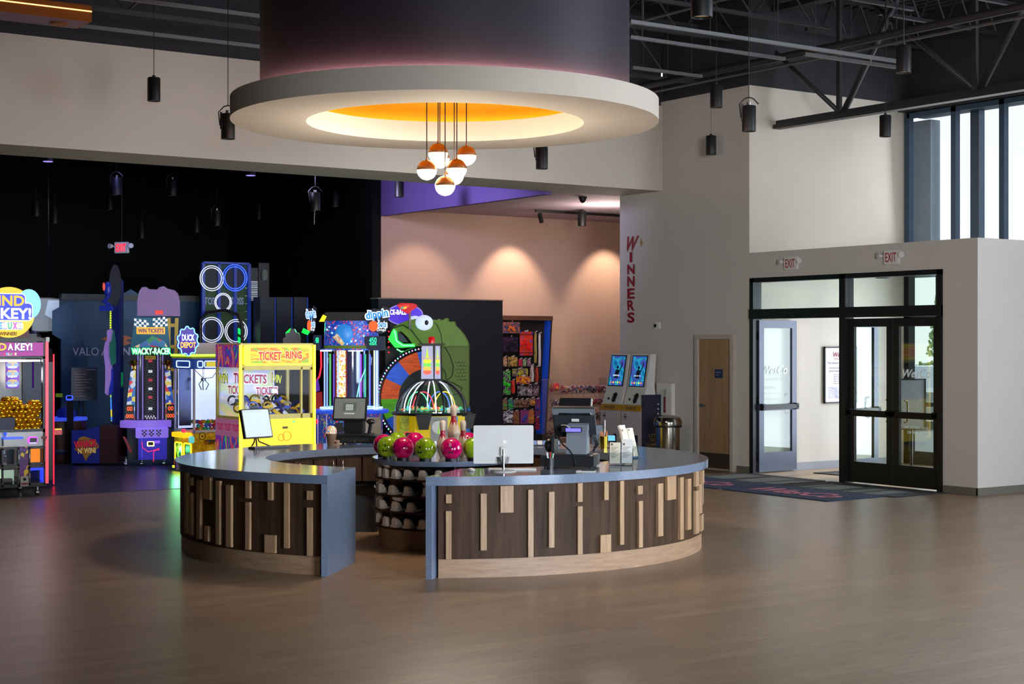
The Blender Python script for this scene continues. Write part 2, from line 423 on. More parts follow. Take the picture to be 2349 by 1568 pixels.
b = B()
for k in range(9): b.box(20.30, 20.37, -1.0 + 1.5 * k - .05, -1.0 + 1.5 * k + .05, .55, 6.65)
for z_ in (.6, 2.6, 4.6, 6.6): b.box(20.30, 20.37, -1.05, 11.05, z_ - .05, z_ + .05)
struct(b.out('window_4', m_alu))
b = B()
for k in range(6): b.box(5.7 + 1.4 * k - .05, 5.7 + 1.4 * k + .05, -9.07, -9.0, .55, 4.3)
for z_ in (.6, 2.4, 4.25): b.box(5.65, 12.75, -9.07, -9.0, z_ - .05, z_ + .05)
struct(b.out('window_5', m_alu))
b = B()
for k in range(5): b.box(-3.2 + 1.35 * k - .05, -3.2 + 1.35 * k + .05, -9.9, -9.83, .8, 4.9)
for z_ in (.85, 2.8, 4.85): b.box(-3.25, 2.25, -9.9, -9.83, z_ - .05, z_ + .05)
struct(b.out('fill_frame', m_alu))  # unseen frame added at the left front fill, wall behind has no opening
# baseboards
struct(B().box(17.07, 17.1, 13.75, BD0 - 0.02, 0, 0.1).out('baseboard_entrance', m_base))
struct(B().box(17.07, 20.5, 13.74, 13.77, 0, 0.1).out('baseboard_side', m_base))
struct(B().box(17.07, 17.1, BD1 + 0.02, 18.45, 0, 0.1).out('baseboard_entrance_far', m_base))
struct(B().box(17.07, 17.1, 19.4, 21.4, 0, 0.1).out('baseboard_winners', m_base))
struct(B().box(17.3, 20.5, 18.15, 18.19, 0, 0.12).out('baseboard_vestibule', mat('light_baseboard', '#8d9097', 0.5)))

# ---------------------------------------------------------------- entrance doors
m_glassd = glass('door_glass', (0.93, 0.98, 0.96), 1.0)
m_hw = mat('dark_hardware', '#141517', 0.35, metal=0.5)
m_chrome = mat('satin_chrome', '#b9b9ba', 0.25, metal=1.0)
# storefront frame with transoms
b = B(); fw = 0.075; zd = 2.42
for q0, q1 in ((BD0, BD0 + fw), (BM - 0.06, BM + 0.06), (BD1 - fw, BD1)): b.box(17.06, 17.24, q0, q1, 0, ZT)
b.box(17.06, 17.24, BD0, BD1, ZT - 0.07, ZT); b.box(17.04, 17.26, BD0, BD1, zd, zd + 0.15)
d1 = struct(b.out('window_2', m_alu))
B().box(17.14, 17.15, BD0 + fw, BM - .06, zd + .15, ZT - .07).out('pane', m_glassd, d1)
B().box(17.14, 17.15, BM + .06, BD1 - fw, zd + .15, ZT - .07).out('pane', m_glassd, d1)
def leaf(name, loc, ang, w, label, hinge_sign=1, m=m_alu, bar=True):
    """door leaf in the local x direction from the hinge, thickness in y"""
    t = struct(thing(name, label, 'door', loc, ang))
    del t['category']
    s = 0.11; H = 2.40
    f = B()
    f.box(0, s, -0.025, 0.025, 0.02, H); f.box(w - s, w, -0.025, 0.025, 0.02, H)
    f.box(s, w - s, -0.025, 0.025, H - 0.12, H); f.box(s, w - s, -0.025, 0.025, 0.02, 0.32)
    f.box(s, w - s, -0.02, 0.02, 0.98, 1.03)
    f.out('leaf_frame', m, t)
    B().box(s, w - s, -0.004, 0.004, 0.32, 0.98).out('glass_panel', m_glassd, t)
    B().box(s, w - s, -0.004, 0.004, 1.03, H - 0.12).out('glass_panel', m_glassd, t)
    if bar:
        B().box(0.02, w - 0.01, -0.09, -0.05, 1.0, 1.075, 0.01).box(0.02, 0.10, -0.09, -0.02, 0.985, 1.09, 0.01).box(w - 0.09, w - .01, -0.09, -0.02, 0.985, 1.09, 0.01).out('push_bar', m_hw, t)
    p = [(w - 0.16, 0.03, 0.92), (w - 0.16, 0.09, 0.93), (w - 0.16, 0.10, 1.0), (w - 0.16, 0.10, 1.15), (w - 0.16, 0.09, 1.22), (w - 0.16, 0.03, 1.23)]
    B().tube(p, 0.013, 8).out('pull_handle', m_hw, t)
    for z in (0.25, 1.15, 2.15): B().cyl((0, 0.0, z - .06), (0, 0.0, z + .06), 0.018, n=10).out('hinge', m_hw, t)
    return t
m_alu_lit = mat('dark_bronze_frame_lit', '#3f4756', 0.35, metal=0.3)  # lighter copy of the frame bronze, vestibule daylight put into its colour
m_white = mat('white_plastic', '#d9d8d6', 0.4)
m_red = mat('red_lettering', '#8e1320', 0.5)
m_decal = mat('white_window_decal', '#dfe8e8', 0.6, emit=0.05)
dA = leaf('door_1', (17.16, BD1 - fw - .01, 0), radians(4), 0.88, 'open glass entrance leaf swung into the vestibule, nearest the wooden door', m=m_alu_lit)
dB = leaf('door_2', (17.16, BM + .07, 0), radians(8), 0.86, 'open glass leaf seen through the closed pair of doors', m=m_alu_lit)
wl2 = (BM - BD0 - 0.075 - 0.07) / 2
dC = leaf('door_3', (17.15, BM - .065, 0), -pi / 2, wl2 - 0.004, 'closed glass entrance leaf beside the middle frame post')
dD = leaf('door_4', (17.15, BD0 + fw + .002, 0), pi / 2, wl2 - 0.004, 'closed glass entrance leaf at the right end of the doorway')
for ch in dD.children:   # the bars face the room on this leaf as well
    if ch.name.startswith('push_bar') or ch.name.startswith('pull_handle'): ch.scale = (1, -1, 1)
for d_, dx, s_ in ((dA, 0.38, 1),):
    text('lettering', 'WesCo', m_decal, d_, (dx, -0.007, 1.62), w=0.58, shear=0.3, off=0.01)
    text('lettering', 'BREW + FOOD + FUN', m_decal, d_, (dx, -0.007, 1.47), w=0.5)
    text('lettering', 'HOURS:', m_decal, d_, (0.28, -0.007, 1.34), w=0.22, off=0.01)
    text('lettering', 'Monday - Thursday', m_decal, d_, (0.32, -0.007, 1.25), w=0.34)
    text('lettering', 'Friday & Saturday', m_decal, d_, (0.32, -0.007, 1.16), w=0.34)
text('lettering', 'WesCo', m_decal, dD, (wl2 / 2, 0.007, 1.62), w=0.5, shear=0.3, rot=(pi / 2, 0, pi), off=0.01)
text('lettering', 'NO OUTSIDE FOOD', m_decal, dD, (wl2 / 2, 0.007, 0.86), w=0.42, rot=(pi / 2, 0, pi))
text('lettering', 'OR BEVERAGE', m_decal, dD, (wl2 / 2, 0.007, 0.79), w=0.34, rot=(pi / 2, 0, pi))

# outer doors
b = B()
ob = [13.97, 14.9, 15.85, 16.8, 17.45, 18.13]
for q in ob: b.box(20.66, 20.82, q - .05, q + .05, 0, ve)
b.box(20.66, 20.82, 13.97, 18.19, 2.42, 2.55); b.box(20.66, 20.82, 13.97, 18.19, ve - .08, ve)
b.box(20.66, 20.82, 13.97, 18.19, 0, .22); b.box(20.66, 20.82, 13.97, 18.19, .98, 1.05)
d5 = struct(b.out('window_3', m_alu))
B().box(20.74, 20.75, 13.97, 18.19, .2, ve - .05).out('pane', m_glassd, d5)
# closed timber door in the wall of the lettering
D0, D1 = on_a(1688, 17.1)[1], on_a(1600, 17.1)[1]
m_maple = wood('maple_door', '#8a6d4d', '#a98a66', 0.45, (5, 5, 0.5), 2.5)
b = B(); b.box(17.03, 17.12, D0, D0 + .07, 0, 2.18).box(17.03, 17.12, D1 - .07, D1, 0, 2.18).box(17.03, 17.12, D0 + .0701, D1 - .0701, 2.11, 2.18)
d6 = struct(b.out('door_5', mat('door_frame_paint', '#b5aca3', 0.5)))
B().box(17.075, 17.11, D0 + .07, D1 - .07, 0.015, 2.11).out('door_leaf', m_maple, d6)
B().box(17.068, 17.075, D0 + .09, D1 - .09, 0.03, 0.27).out('kick_plate', mat('brown_kick_plate', '#3c3027', 0.4), d6)
hb = D1 - .14
B().cyl((17.075, hb, 1.03), (17.04, hb, 1.03), 0.03, n=16).cyl((17.045, hb, 1.03), (17.045, hb - .12, 1.03), 0.011).out('lever_handle', m_chrome, d6)
sg = B().box(17.066, 17.074, D0 + .28, D0 + .46, 1.48, 1.62).out('sign_plate', mat('navy_plate', '#1e2350', 0.4), d6)
text('lettering', 'EQUIPMENT', mat('pale_letters', '#b9c0e6', 0.5), d6, (17.064, D0 + .37, 1.57), w=0.14, rot=(pi / 2, 0, -pi / 2))
text('lettering', 'ROOM', mat('pale_letters', '#b9c0e6', 0.5), d6, (17.064, D0 + .39, 1.53), w=0.07, rot=(pi / 2, 0, -pi / 2))

# vertical WINNERS lettering
bw = on_a(1455, 17.1)
wt = thing('wall_lettering', 'red vertical WINNERS lettering on the pale wall above the kiosks', 'lettering', (17.085, on_a(1449, 17.1)[1], 0))
Yw = on_a(1449, 17.1)[0]
for ch, y0, y1 in (('I', 578, 601), ('N', 606, 629), ('N', 633, 657), ('E', 661, 685), ('R', 688, 712), ('S', 716, 740)):
    z = (zat(y0, Yw) + zat(y1, Yw)) / 2; hh = zat(y0, Yw) - zat(y1, Yw)
    text('letter', ch, m_red, wt, (0, 0, z), w=(0.07 if ch == 'I' else 0.2), h=hh, rot=(pi / 2, 0, -pi / 2), off=0.03)
text('letter', 'W', m_red, wt, (0, -0.05, zat(559, Yw)), w=0.33, h=0.26, rot=(pi / 2, 0, -pi / 2), off=0.02, shear=0.5)
st = B(); P_ = []
for k in range(8):
    r = 0.055 if k % 2 == 0 else 0.014
    P_.append((r * cos(k * pi / 4), r * 1.4 * sin(k * pi / 4)))
st.prism(P_, -.004, .004, 'x'); s_ = st.out('star_mark', mat('gold_mark', '#b98a3a', 0.4), wt, (0, -0.28, zat(558, Yw)))

# ---------------------------------------------------------------- floor mats
m_navy = mat('navy_mat', '#20304e', 0.95, var=0.25, scale=60, bump=0.4)
m_char = mat('charcoal_mat', '#2c2c30', 0.95, var=0.3, scale=60, bump=0.4)
m_pinkl = mat('pink_mat_print', '#e0809a', 0.9, var=0.15, scale=40)
def floor_mat_at(name, a0, a1, b0, b1, m, label, z=0.0):
    t = thing(name, label, 'mat', ((a0 + a1) / 2, (b0 + b1) / 2, z), 0)
    w, h = (a1 - a0) / 2, (b1 - b0) / 2
    B().box(-w, w, -h, h, 0, 0.012, 0.004).out('mat_pad', m, t)
    return t, w, h
def gpt(px, py):
    Y = EYE * F / (py - 784); return at(px, Y)
# outlines measured on the floor
for (px, py) in ((1675, 1120), (1870, 1146), (2010, 1136), (1815, 1110)):
    pass
t, w, h = floor_mat_at('floor_mat', 14.85, 15.95, 14.35, 16.35, m_navy, 'navy floor mat with pink script, the one nearer the camera')
text('printed_script', 'WesCo', m_pinkl, t, (-0.05, 0, 0.013), w=1.55, h=0.5, rot=(0, 0, -pi / 2), shear=0.35, off=0.02)
t, w, h = floor_mat_at('floor_mat', 14.85, 15.95, 16.45, 18.45, m_navy, 'navy floor mat with pink script, behind the counter end')
text('printed_script', 'WesCo', m_pinkl, t, (-0.05, 0, 0.013), w=1.55, h=0.5, rot=(0, 0, -pi / 2), shear=0.35, off=0.02)
tag(B().box(15.97, 17.0, 14.2, 16.35, 0, 0.012, 0.004).out('floor_mat', m_char), 'charcoal walk-off mat against the closed glass doors', 'mat')
tag(B().box(15.97, 17.0, 16.45, 18.1, 0, 0.012, 0.004).out('floor_mat', m_char), 'charcoal walk-off mat in front of the open glass doorway', 'mat')
tag(B().box(17.9, 19.6, 15.4, 17.6, 0, 0.012, 0.004).out('floor_mat', m_char), 'charcoal mat inside the bright vestibule', 'mat')

# ---------------------------------------------------------------- vestibule things
t = thing('framed_poster', 'framed opening-hours poster on the white vestibule wall', 'poster', (on_b(1913, 18.19)[1] + .12, 18.17, 0))
Yp = 25.0; z0, z1 = zat(927, 25.2), zat(795, 25.2)
b = B(); ww = .38
b.box(-ww, ww, -.03, 0, z0, z0 + .02).box(-ww, ww, -.03, 0, z1 - .02, z1).box(-ww, -ww + .02, -.03, 0, z0, z1).box(ww - .02, ww, -.03, 0, z0, z1)
b.out('frame', m_hw, t)
B().box(-ww + .02, ww - .02, -.012, 0, z0 + .02, z1 - .02).out('paper', mat('poster_paper', '#d8ccd0', 0.5), t)
text('lettering', 'WesCo', m_red, t, (0, -.014, z1 - .13), w=.34, shear=.3, off=.02)
text('lettering', 'BOWLING + ARCADE', m_red, t, (0, -.014, z1 - .2), w=.3)
m_ink = mat('grey_ink', '#5d5c68', 0.6)
text('lettering', 'The Ultimate Party Destination', m_ink, t, (0, -.014, z1 - .27), w=.6, shear=.2)
for k, s_ in enumerate(('CORPORATE EVENTS - BIRTHDAY PARTIES', 'GROUP EVENTS - FUNDRAISERS')):
    text('lettering', s_, m_ink, t, (0, -.014, z1 - .35 - .05 * k), w=.55)
for k in range(5): text('lettering', 'lanes  laser tag  arcade', m_ink, t, (0, -.014, z1 - .46 - .035 * k), w=.32)
B().box(-.28, .28, -.0135, -.012, z0 + .08, z0 + .27).out('printed_picture', cells('poster_sketch', ['#c9c3d0', '#8f95b4', '#d8cdd0', '#7d7f9c', '#b8b0c0'], 22, noise=True), t)

def exit_sign(loc, rz, label, lit=False):
    t = thing('exit_sign', label, 'exit sign', loc, rz)
    B().box(-.14, .14, -.05, 0, -.1, .1, .01).out('housing', m_white, t)
    text('lettering', 'EXIT', glow('exit_red_lit', '#ff1020', 3) if lit else mat('exit_red', '#a3202a', 0.4), t, (0, -.052, 0), w=.2, h=.13, off=.01)
    for s_ in (-1, 1):
        l_ = B().cyl((s_ * .13, -.03, .02), (s_ * .2, -.03, .03), .012).cyl((s_ * .2, -.02, .03), (s_ * .22, -.08, .03), .03, .045, 14).out('lamp_head', m_white, t)
    return t
for px, py, lb in ((1818, 604, 'white EXIT sign on the wall above the open glass doorway'), (2049, 590, 'white EXIT sign on the wall above the closed glass doors')):
    Y, bb = on_a(px, 17.1); exit_sign((17.1, bb, zat(py, Y)), -pi / 2, lb)
Y, bb = on_a(2150, 20.66)
exit_sign((20.66, bb, 3.3), -pi / 2, 'EXIT sign inside the vestibule above the outer doors')
b = B().cyl((0, 0, 0), (0, 0, .22), .11, n=24).cyl((0, 0, .22), (0, 0, .28), .03)
Y, bb = on_a(2025, 19.2); tag(b.out('ceiling_lamp', m_steelblk, None, (19.2, bb, 3.08)), 'black cylinder lamp seen through the glass above the closed doors', 'lamp')

Yk, bk = on_a(2091, 19.0)
t = thing('sign_stand', 'grey-backed framed sign on a dark post standing inside the vestibule', 'sign', (19.0, bk, 0), -TH)
zk0, zk1 = zat(985, Yk), zat(868, Yk)
B().box(-.21, .21, -.01, .01, zk0, zk1).out('sign_back', mat('grey_sign_back', '#7d868c', .5), t)
b = B(); b.box(-.22, -.2, -.02, .02, zk0, zk1).box(.2, .22, -.02, .02, zk0, zk1).box(-.22, .22, -.02, .02, zk1 - .02, zk1).box(-.22, .22, -.02, .02, zk0, zk0 + .02); b.out('frame', m_hw, t)
B().cyl((0, 0, .02), (0, 0, zk0), .02).lathe([(0, .02), (.18, .02), (.18, 0), (0, 0)], n=24).out('post', m_hw, t)
# wall gear
t = thing('extinguisher_cabinet', 'narrow white fire extinguisher cabinet on the wall above the steel bin', 'cabinet', (17.1, on_a(1531, 17.1)[1], 0), -pi / 2)
b = B(); za, zb = zat(957, 25.9), zat(880, 25.9)
b.box(-.19, -.05, -.08, 0, za, zb).box(.05, .19, -.08, 0, za, zb).box(-.05, .05, -.08, 0, za, za + .06).box(-.05, .05, -.08, 0, zb - .1, zb).box(-.05, .05, -.01, 0, za, zb)
b.out('case', m_white, t); B().box(-.05, .05, -.082, -.078, za + .06, zb - .1).out('window_pane', m_glassd, t)
B().cyl((0, -.04, za + .06), (0, -.04, za + .33), .035, n=12).out('extinguisher', m_red, t)
B().box(-.15, -.13, -.1, -.08, za + .18, za + .3).out('pull_handle', m_hw, t)
t = thing('wall_alarm', 'small white fire alarm on the wall left of the wooden door', 'alarm', (17.1, on_a(1510, 17.1)[1], zat(746, 26)), -pi / 2)
B().box(-.07, .07, -.05, 0, -.06, .06, .01).out('housing', m_white, t); B().cyl((-.02, -.055, 0), (-.02, -.05, 0), .03).out('strobe_lens', m_hw, t)
tag(B().box(-.03, 0, -.05, .05, -.04, .04, .006).out('wall_sensor', m_white, None, (17.1, on_a(1437, 17.1)[1], zat(707, 27))), 'small white sensor left of the vertical red letters', 'sensor')
# ================================================================== ROOF STEEL AND HANGING LAMPS
def truss_b(name, a, b0, b1, z0, z1, label, nodes, lean=(2.2, -1.35), r=0.07):
    t = thing(name, label, 'roof truss', (a, 0, 0))
    B().box(-.08, .08, b0, b1, z0 - .035, z0 + .03).box(-.015, .015, b0, b1, z0 + .03, z0 + .10).out('bottom_chord', m_steelblk, t)
    B().box(-.11, .11, b0, b1, z1 - .05, z1 + .05).out('top_chord', m_steelblk, t)
    for nb in nodes:
        B().cyl((0, nb, z0 + .08), (0, nb + lean[0], z1), .036, n=6).out('web_bar', m_steelblk, t)
        B().cyl((0, nb - .1, z0 + .08), (0, nb + lean[1], z1), .05, n=6).out('web_bar', m_steelblk, t)
        B().box(-.03, .03, nb - .035, nb + .035, z0 + .05, z1).out('web_post', m_steelblk, t)
    return t
nb1 = on_a(1925, 17.67)[1]
truss_b('roof_truss', 17.67, -4, 18.17, 5.48, 7.35, 'heavy black roof truss whose end rests in the tall white wall', [nb1 - 2.55 * k for k in range(-0, 6)])
# light joists running along a
def joist(b_, a0, a1, z0, z1, label, step=0.62, name='roof_joist'):
    t = thing(name, label, 'joist', ((a0), b_, 0))
    L = a1 - a0
    B().box(0, L, -.05, .05, z1 - .03, z1 + .03).box(0, L, -.035, .035, z0 - .025, z0 + .025).out('chords', m_steelblk, t)
    w = B(); n = int(L / step)
    for i in range(n):
        x0, x1 = i * step, (i + 1) * step
        w.cyl((x0, 0, z0 if i % 2 else z1), (x1, 0, z1 if i % 2 else z0), .016, n=5, caps=False)
    w.out('zigzag_bars', m_steelblk, t)
    return t
for k in range(9):
    joist(5.6 + 1.62 * k, -2, 17.6, 6.85, 7.5, 'black open-web joist under the roof deck, row %s back from the room front' % ('first second third fourth fifth sixth seventh eighth ninth'.split()[k]))
for k in range(3):
    joist(14.6 + 1.5 * k, 17.75, 20.65, 6.95, 7.5, 'short black joist between truss and window wall, %s' % ('nearest', 'middle one', 'farthest')[k], 0.3)
joist(19.2, -8, 17.0, 6.25, 7.15, 'long black joist along the top of the beige header wall', 0.9)
# pipes running toward the viewer and light strut rails across
def pipe(name, p0, p1, r, m, label, cat='pipe', n=12):
    p0, p1 = Vector(p0), Vector(p1); d = p1 - p0
    return tag(B().cyl((0, 0, 0), d, r, n=n).out(name, m, None, p0), label, cat)
def onb(px, py, b_):
    Y, a = on_b(px, b_); return (a, b_, zat(py, Y))
def ona(px, py, a_):
    Y, b_ = on_a(px, a_); return (a_, b_, zat(py, Y))
p0 = ona(1480, 197, 15.9); p1 = ona(2349, 8, 15.9)
pipe('sprinkler_pipe', (15.9, 19.8, p0[2]), (15.9, -6, p0[2]), .055, m_steelblk, 'thick black sprinkler pipe crossing in front of the truss webs')
pipe('conduit_pipe', (16.1, 20.2, 6.05), (16.1, -6, 6.05), .022, m_strut, 'thin conduit hanging just under the thick sprinkler pipe')
pipe('conduit_pipe', (14.2, 20.2, 6.62), (14.2, -6, 6.62), .022, m_strut, 'thin conduit high up near the roof joists')
pipe('conduit_pipe', (13.0, 20.2, 6.82), (13.0, -6, 6.82), .018, m_steelblk, 'thinnest black conduit right under the roof joists')
def strut(b_, a0, a1, z, label):
    t = tag(B().box(0, a1 - a0, -.022, .022, -.03, .0).box(0, a1 - a0, -.022, -.014, 0, .014).box(0, a1 - a0, .014, .022, 0, .014).out('strut_rail', m_strut, None, (a0, b_, z)), label, 'strut rail')
    h = B()
    for x in (0.2, (a1 - a0) / 2, a1 - a0 - .2): h.cyl((x, 0, .0), (x, 0, 7.6 - z), .006, n=5, caps=False)
    h.out('hanger_rods', m_steelblk, t)
    return t
for (x0, y0, x1, y1, b_, lb) in ((1445, 33, 2080, 155, 14.2, 'grey strut rail carrying the lamps, highest in the photo'), (1445, 82, 1800, 135, 15.6, 'grey strut rail, second below the highest one'),
        (1450, 150, 1610, 177, 17.6, 'short grey strut rail low beside the round drum'), (1845, 118, 2055, 157, 15.0, 'bright rail beside the nearest hanging lamp')):
    A, Z = onb(x0, y0, b_), onb(x1, y1, b_)
    strut(b_, A[0], Z[0], (A[2] + Z[2]) / 2, lb)
for (b_, z, lb) in ((19.6, 5.98 + .12, 'grey strut rail along the header wall at upper left'), (18.2, 6.2, 'grey strut rail of the left lamps under the joists')):
    strut(b_, -4, 9.4, z, lb)

# cylinder lamps
m_cyl = mat('matte_black_lamp', '#141517', 0.45)
m_lens = mat('lamp_lens', '#c8c0b4', 0.5, emit=0.12, ecol='#ffd9a8')
def lamp_proto(kind):
    t = thing('pendant_lamp', 'x', 'lamp', (0, 0, -50))
    R, H = .082, .30
    B().lathe([(0, H), (R * .9, H), (R, H - .012), (R, 0), (R - .008, 0), (R - .008, .03)], n=28).out('cylinder_shade', m_cyl, t)
    B().lathe([(0, .02), (R - .008, .02)], n=24).out('lens', m_lens, t)
    if kind == 'plain':
        B().cyl((0, 0, H), (0, 0, H + .03), .02).out('top_cap', m_cyl, t)
    else:
        B().tube([(-R - .012, 0, .16), (-R - .03, 0, H + .02), (-.05, 0, H + .085), (0, 0, H + .1), (.05, 0, H + .085), (R + .03, 0, H + .02)], .008, 6).out('yoke', m_cyl, t)
        B().box(-.09, -.07, -.02, .02, .12, H + .02).out('bracket', m_cyl, t)
        B().cyl((0, 0, H), (0, 0, H + .04), .03, n=12).out('knuckle', m_chrome, t)
    return t
P_plain, P_yoke = lamp_proto('plain'), lamp_proto('yoke')
used = {'plain': False, 'yoke': False}
def lamp(px, pyc, Y, label, kind='plain', top=None, group=None, s=1.0):
    pr = P_plain if kind == 'plain' else P_yoke
    loc = at(px, Y, zat(pyc, Y) - .15 * s)
    rz = -TH
    if not used[kind]:
        t = pr; used[kind] = True; t.location = loc; t.rotation_euler = (0, 0, rz); t['label'] = label
    else: t = dup(pr, loc, rz, label)
    # its own cord
    for ch in [c for c in t.children if c.name.startswith('cord')]: bpy.data.objects.remove(ch)
    t.scale = (s, s, s)
    L = ((top or 7.57) - loc.z) / s
    B().cyl((0, 0, .30 + (.1 if kind == 'yoke' else .02)), (0, 0, L), .005 if Y < 23 else .0025, n=6, caps=False).out('cord', m_cyl, t)
    if group: t['group'] = group
    return t
lamps = [
 (353, 205, 20.0, 'black cylinder lamp left of the round drum, leftmost over the hall', 'plain', 7.57),
 (523, 290, 18.6, 'black spotlight with yoke almost touching the left rim of the ring', 'yoke', 7.57),
 (1610, -6, 11.7, 'large black cylinder lamp cut off by the top of the photo', 'plain', 7.57),
 (1643, 221, 21.0, 'black cylinder lamp right of the ring, hanging above another one', 'plain', 7.57),
 (1631, 333, 24.9, 'smaller black cylinder lamp below the one right of the ring', 'plain', 7.57),
 (1718, 272, 18.4, 'black spotlight with yoke in front of the corner of the tall white wall', 'yoke', 7.57),
 (2031, 289, 22.0, 'black cylinder lamp in front of the tall white wall', 'plain', 7.57),
 (2073, 136, 17.4, 'black cylinder lamp crossing the truss at upper right', 'plain', 7.57),
 (1243, 362, 21.2, 'black spotlight just under the rim of the ring on the beige header', 'yoke', 7.57),
 (1335, 501, 31.0, 'black cylinder lamp lit under the prize room ceiling', 'plain', 4.68),
 (916, 432, 27.5, 'black cylinder lamp in front of the purple bulkhead', 'plain', 7.57),
]
for px, py, Y, lb, kd, tp in lamps: lamp(px, py, Y, lb, kd, tp)
ar = [(267, 427, 27, 'yoke', 'second from the left by the header'), (395, 430, 29, 'yoke', 'over the checkered racing game'), (252, 465, 33, 'plain', 'half behind a nearer one at left'),
      (497, 500, 31, 'yoke', 'high above the claw machine'), (451, 517, 33, 'plain', 'tiny, left of the one above the claw machine'), (594, 487, 34, 'plain', 'above the ring-toss tower top'),
      (723, 462, 26, 'yoke', 'brightest rim, with a hanging wire'), (769, 457, 31, 'plain', 'right of the one with the hanging wire'), (83, 478, 31, 'plain', 'leftmost in the dark arcade'), (125, 495, 32, 'plain', 'low at far left in the dark arcade'), (325, 530, 33, 'plain', 'dim, lowest in the dark arcade')]
for px, py, Y, kd, lb in ar: lamp(px, py, Y, 'grey-black arcade ceiling lamp, ' + lb, kd, 6.5, group='cylinder lamps under the black arcade ceiling')
for px, py, Y, lb in ((110, 370, 26, 'lilac-lit flat disc lamp at far left under the arcade ceiling'), (575, 402, 27, 'lilac-lit flat disc lamp near the middle of the arcade ceiling')):
    p = at(px, Y, zat(py, Y)); t = thing('disc_lamp', lb, 'lamp', p)
    B().cyl((0, 0, 0), (0, 0, .12), .085, n=24).out('housing', m_cyl, t); B().cyl((0, 0, -.006), (0, 0, 0), .08, n=24).out('lens', glow('lilac_lens', '#8f7bd0', 1.1), t)
    B().cyl((0, 0, .12), (0, 0, 6.5 - p.z), .006, n=6, caps=False).out('stem', m_cyl, t)
p = at(281, 28, zat(568, 28)); exs = exit_sign(p, radians(-52), 'small glowing red EXIT sign hanging in the dark arcade', True)
B().cyl((0, -.02, .1), (0, -.02, 6.5 - p.z), .006, n=6, caps=False).out('cord', m_cyl, exs)
p = at(721, 26, zat(487, 26)); tag(B().tube([(0, 0, .09), (.004, 0, 0), (-.002, 0, -.2)], .006, 6).out('hanging_wire', mat('grey_wire', '#9aa4ac', 0.4), None, p), 'pale wire dangling below an arcade lamp', 'wire')

# prize room track and camera dome
A, Z = onb(1215, 496, 25.4), onb(1500, 512, 25.4)
t = thing('track_light', 'thin black lighting track on the prize room ceiling', 'track light', (A[0], 25.2, 4.62))
B().box(0, 5.0, -.02, .02, 0, .05).out('track', m_cyl, t)
B().cyl((0.12, 0, 0), (0.12, 0, -.04), .015).cyl((0.12, 0.03, -.03), (.12, -.04, -.2), .045, n=16).out('spot_head', m_cyl, t)
p = onb(1337, 452, 22.6); t = thing('camera_dome', 'black dome camera on the white soffit left of the lettering wall', 'camera', (p[0], 22.6, 4.68))
B().cyl((0, 0, -.04), (0, 0, 0), .075).out('mount', m_cyl, t); B().ball((0, 0, -.05), .062, 16).out('dome', mat('smoked_dome', '#101012', 0.1), t)

# gilded light box at upper left
pr_ = at(211, 18.0); zt, zb_ = zat(13, 18.0), zat(50, 18.0)
t = thing('linear_light_box', 'golden brown box lamp with a glowing slot at the upper left corner', 'lamp', (pr_.x, pr_.y, 0))
m_gold = mat('golden_brown_box', '#a56a1c', 0.5)
B().box(-5, 0, 0, .5, zb_, zt, .004).out('box_body', m_gold, t)
B().box(-5, -.002, -.004, .001, zt - .075, zt - .062).out('light_slot', glow('slot_glow', '#ffc070', 2.2), t)
B().box(-4.99, -.05, .03, .47, zb_ - .006, zb_).out('diffuser', mat('box_diffuser', '#9c8ca8', 0.6), t)
B().cyl((-.3, .25, zb_ - .03), (-.3, .25, zb_ - .006), .1).out('lower_disc', m_gold, t)
for x in (-.6, -3): B().cyl((x, .25, zt), (x, .25, 7.57), .01, n=6).out('hanger', m_cyl, t)

# ================================================================== DRUM AND RING
RC = at(1022, 16.0)
t = thing('ceiling_canopy', 'large round drum with a broad white ring hanging over the counter', 'ceiling canopy', (RC.x, RC.y, 0), 0)
z0, z1 = 4.285, 4.50; Ro, Ri, Rd = 2.165, 1.41, 1.87
m_ring = mat('canopy_plaster', '#cfc5b8', 0.8, var=0.02, scale=2, spec=0.2)
m_drum = mat('drum_purple_grey', '#2c2833', 0.55, var=0.03, spec=0.4)
m_orange = mat('drum_inside_orange', '#f2c030', 0.7, var=0.02)
B().lathe([(Rd, z1), (Ro, z1), (Ro, z0), (Ri, z0), (Ri, z1), (Rd, z1)], n=128).out('ring', m_ring, t)
B().lathe([(Rd, z1), (Rd, 7.6)], n=96).out('drum_wall', m_drum, t)
B().lathe([(Rd - .03, z1), (Rd - .03, 5.6), (0, 5.6)], n=96).out('inner_lining', m_orange, t)
def ringtube(R, z, r, n=96): return [(R * cos(2 * pi * k / n), R * sin(2 * pi * k / n), z) for k in range(n)]
B().tube(ringtube(Rd + .035, z1 + .009, 0), .009, 6, closed=True).out('led_strip', glow('led_pink', '#ffb8a8', 80.0), t)
B().tube(ringtube(Rd - .12, z1 + .012, 0), .012, 6, closed=True).out('led_strip', glow('led_warm', '#ffd48c', 8.0), t)

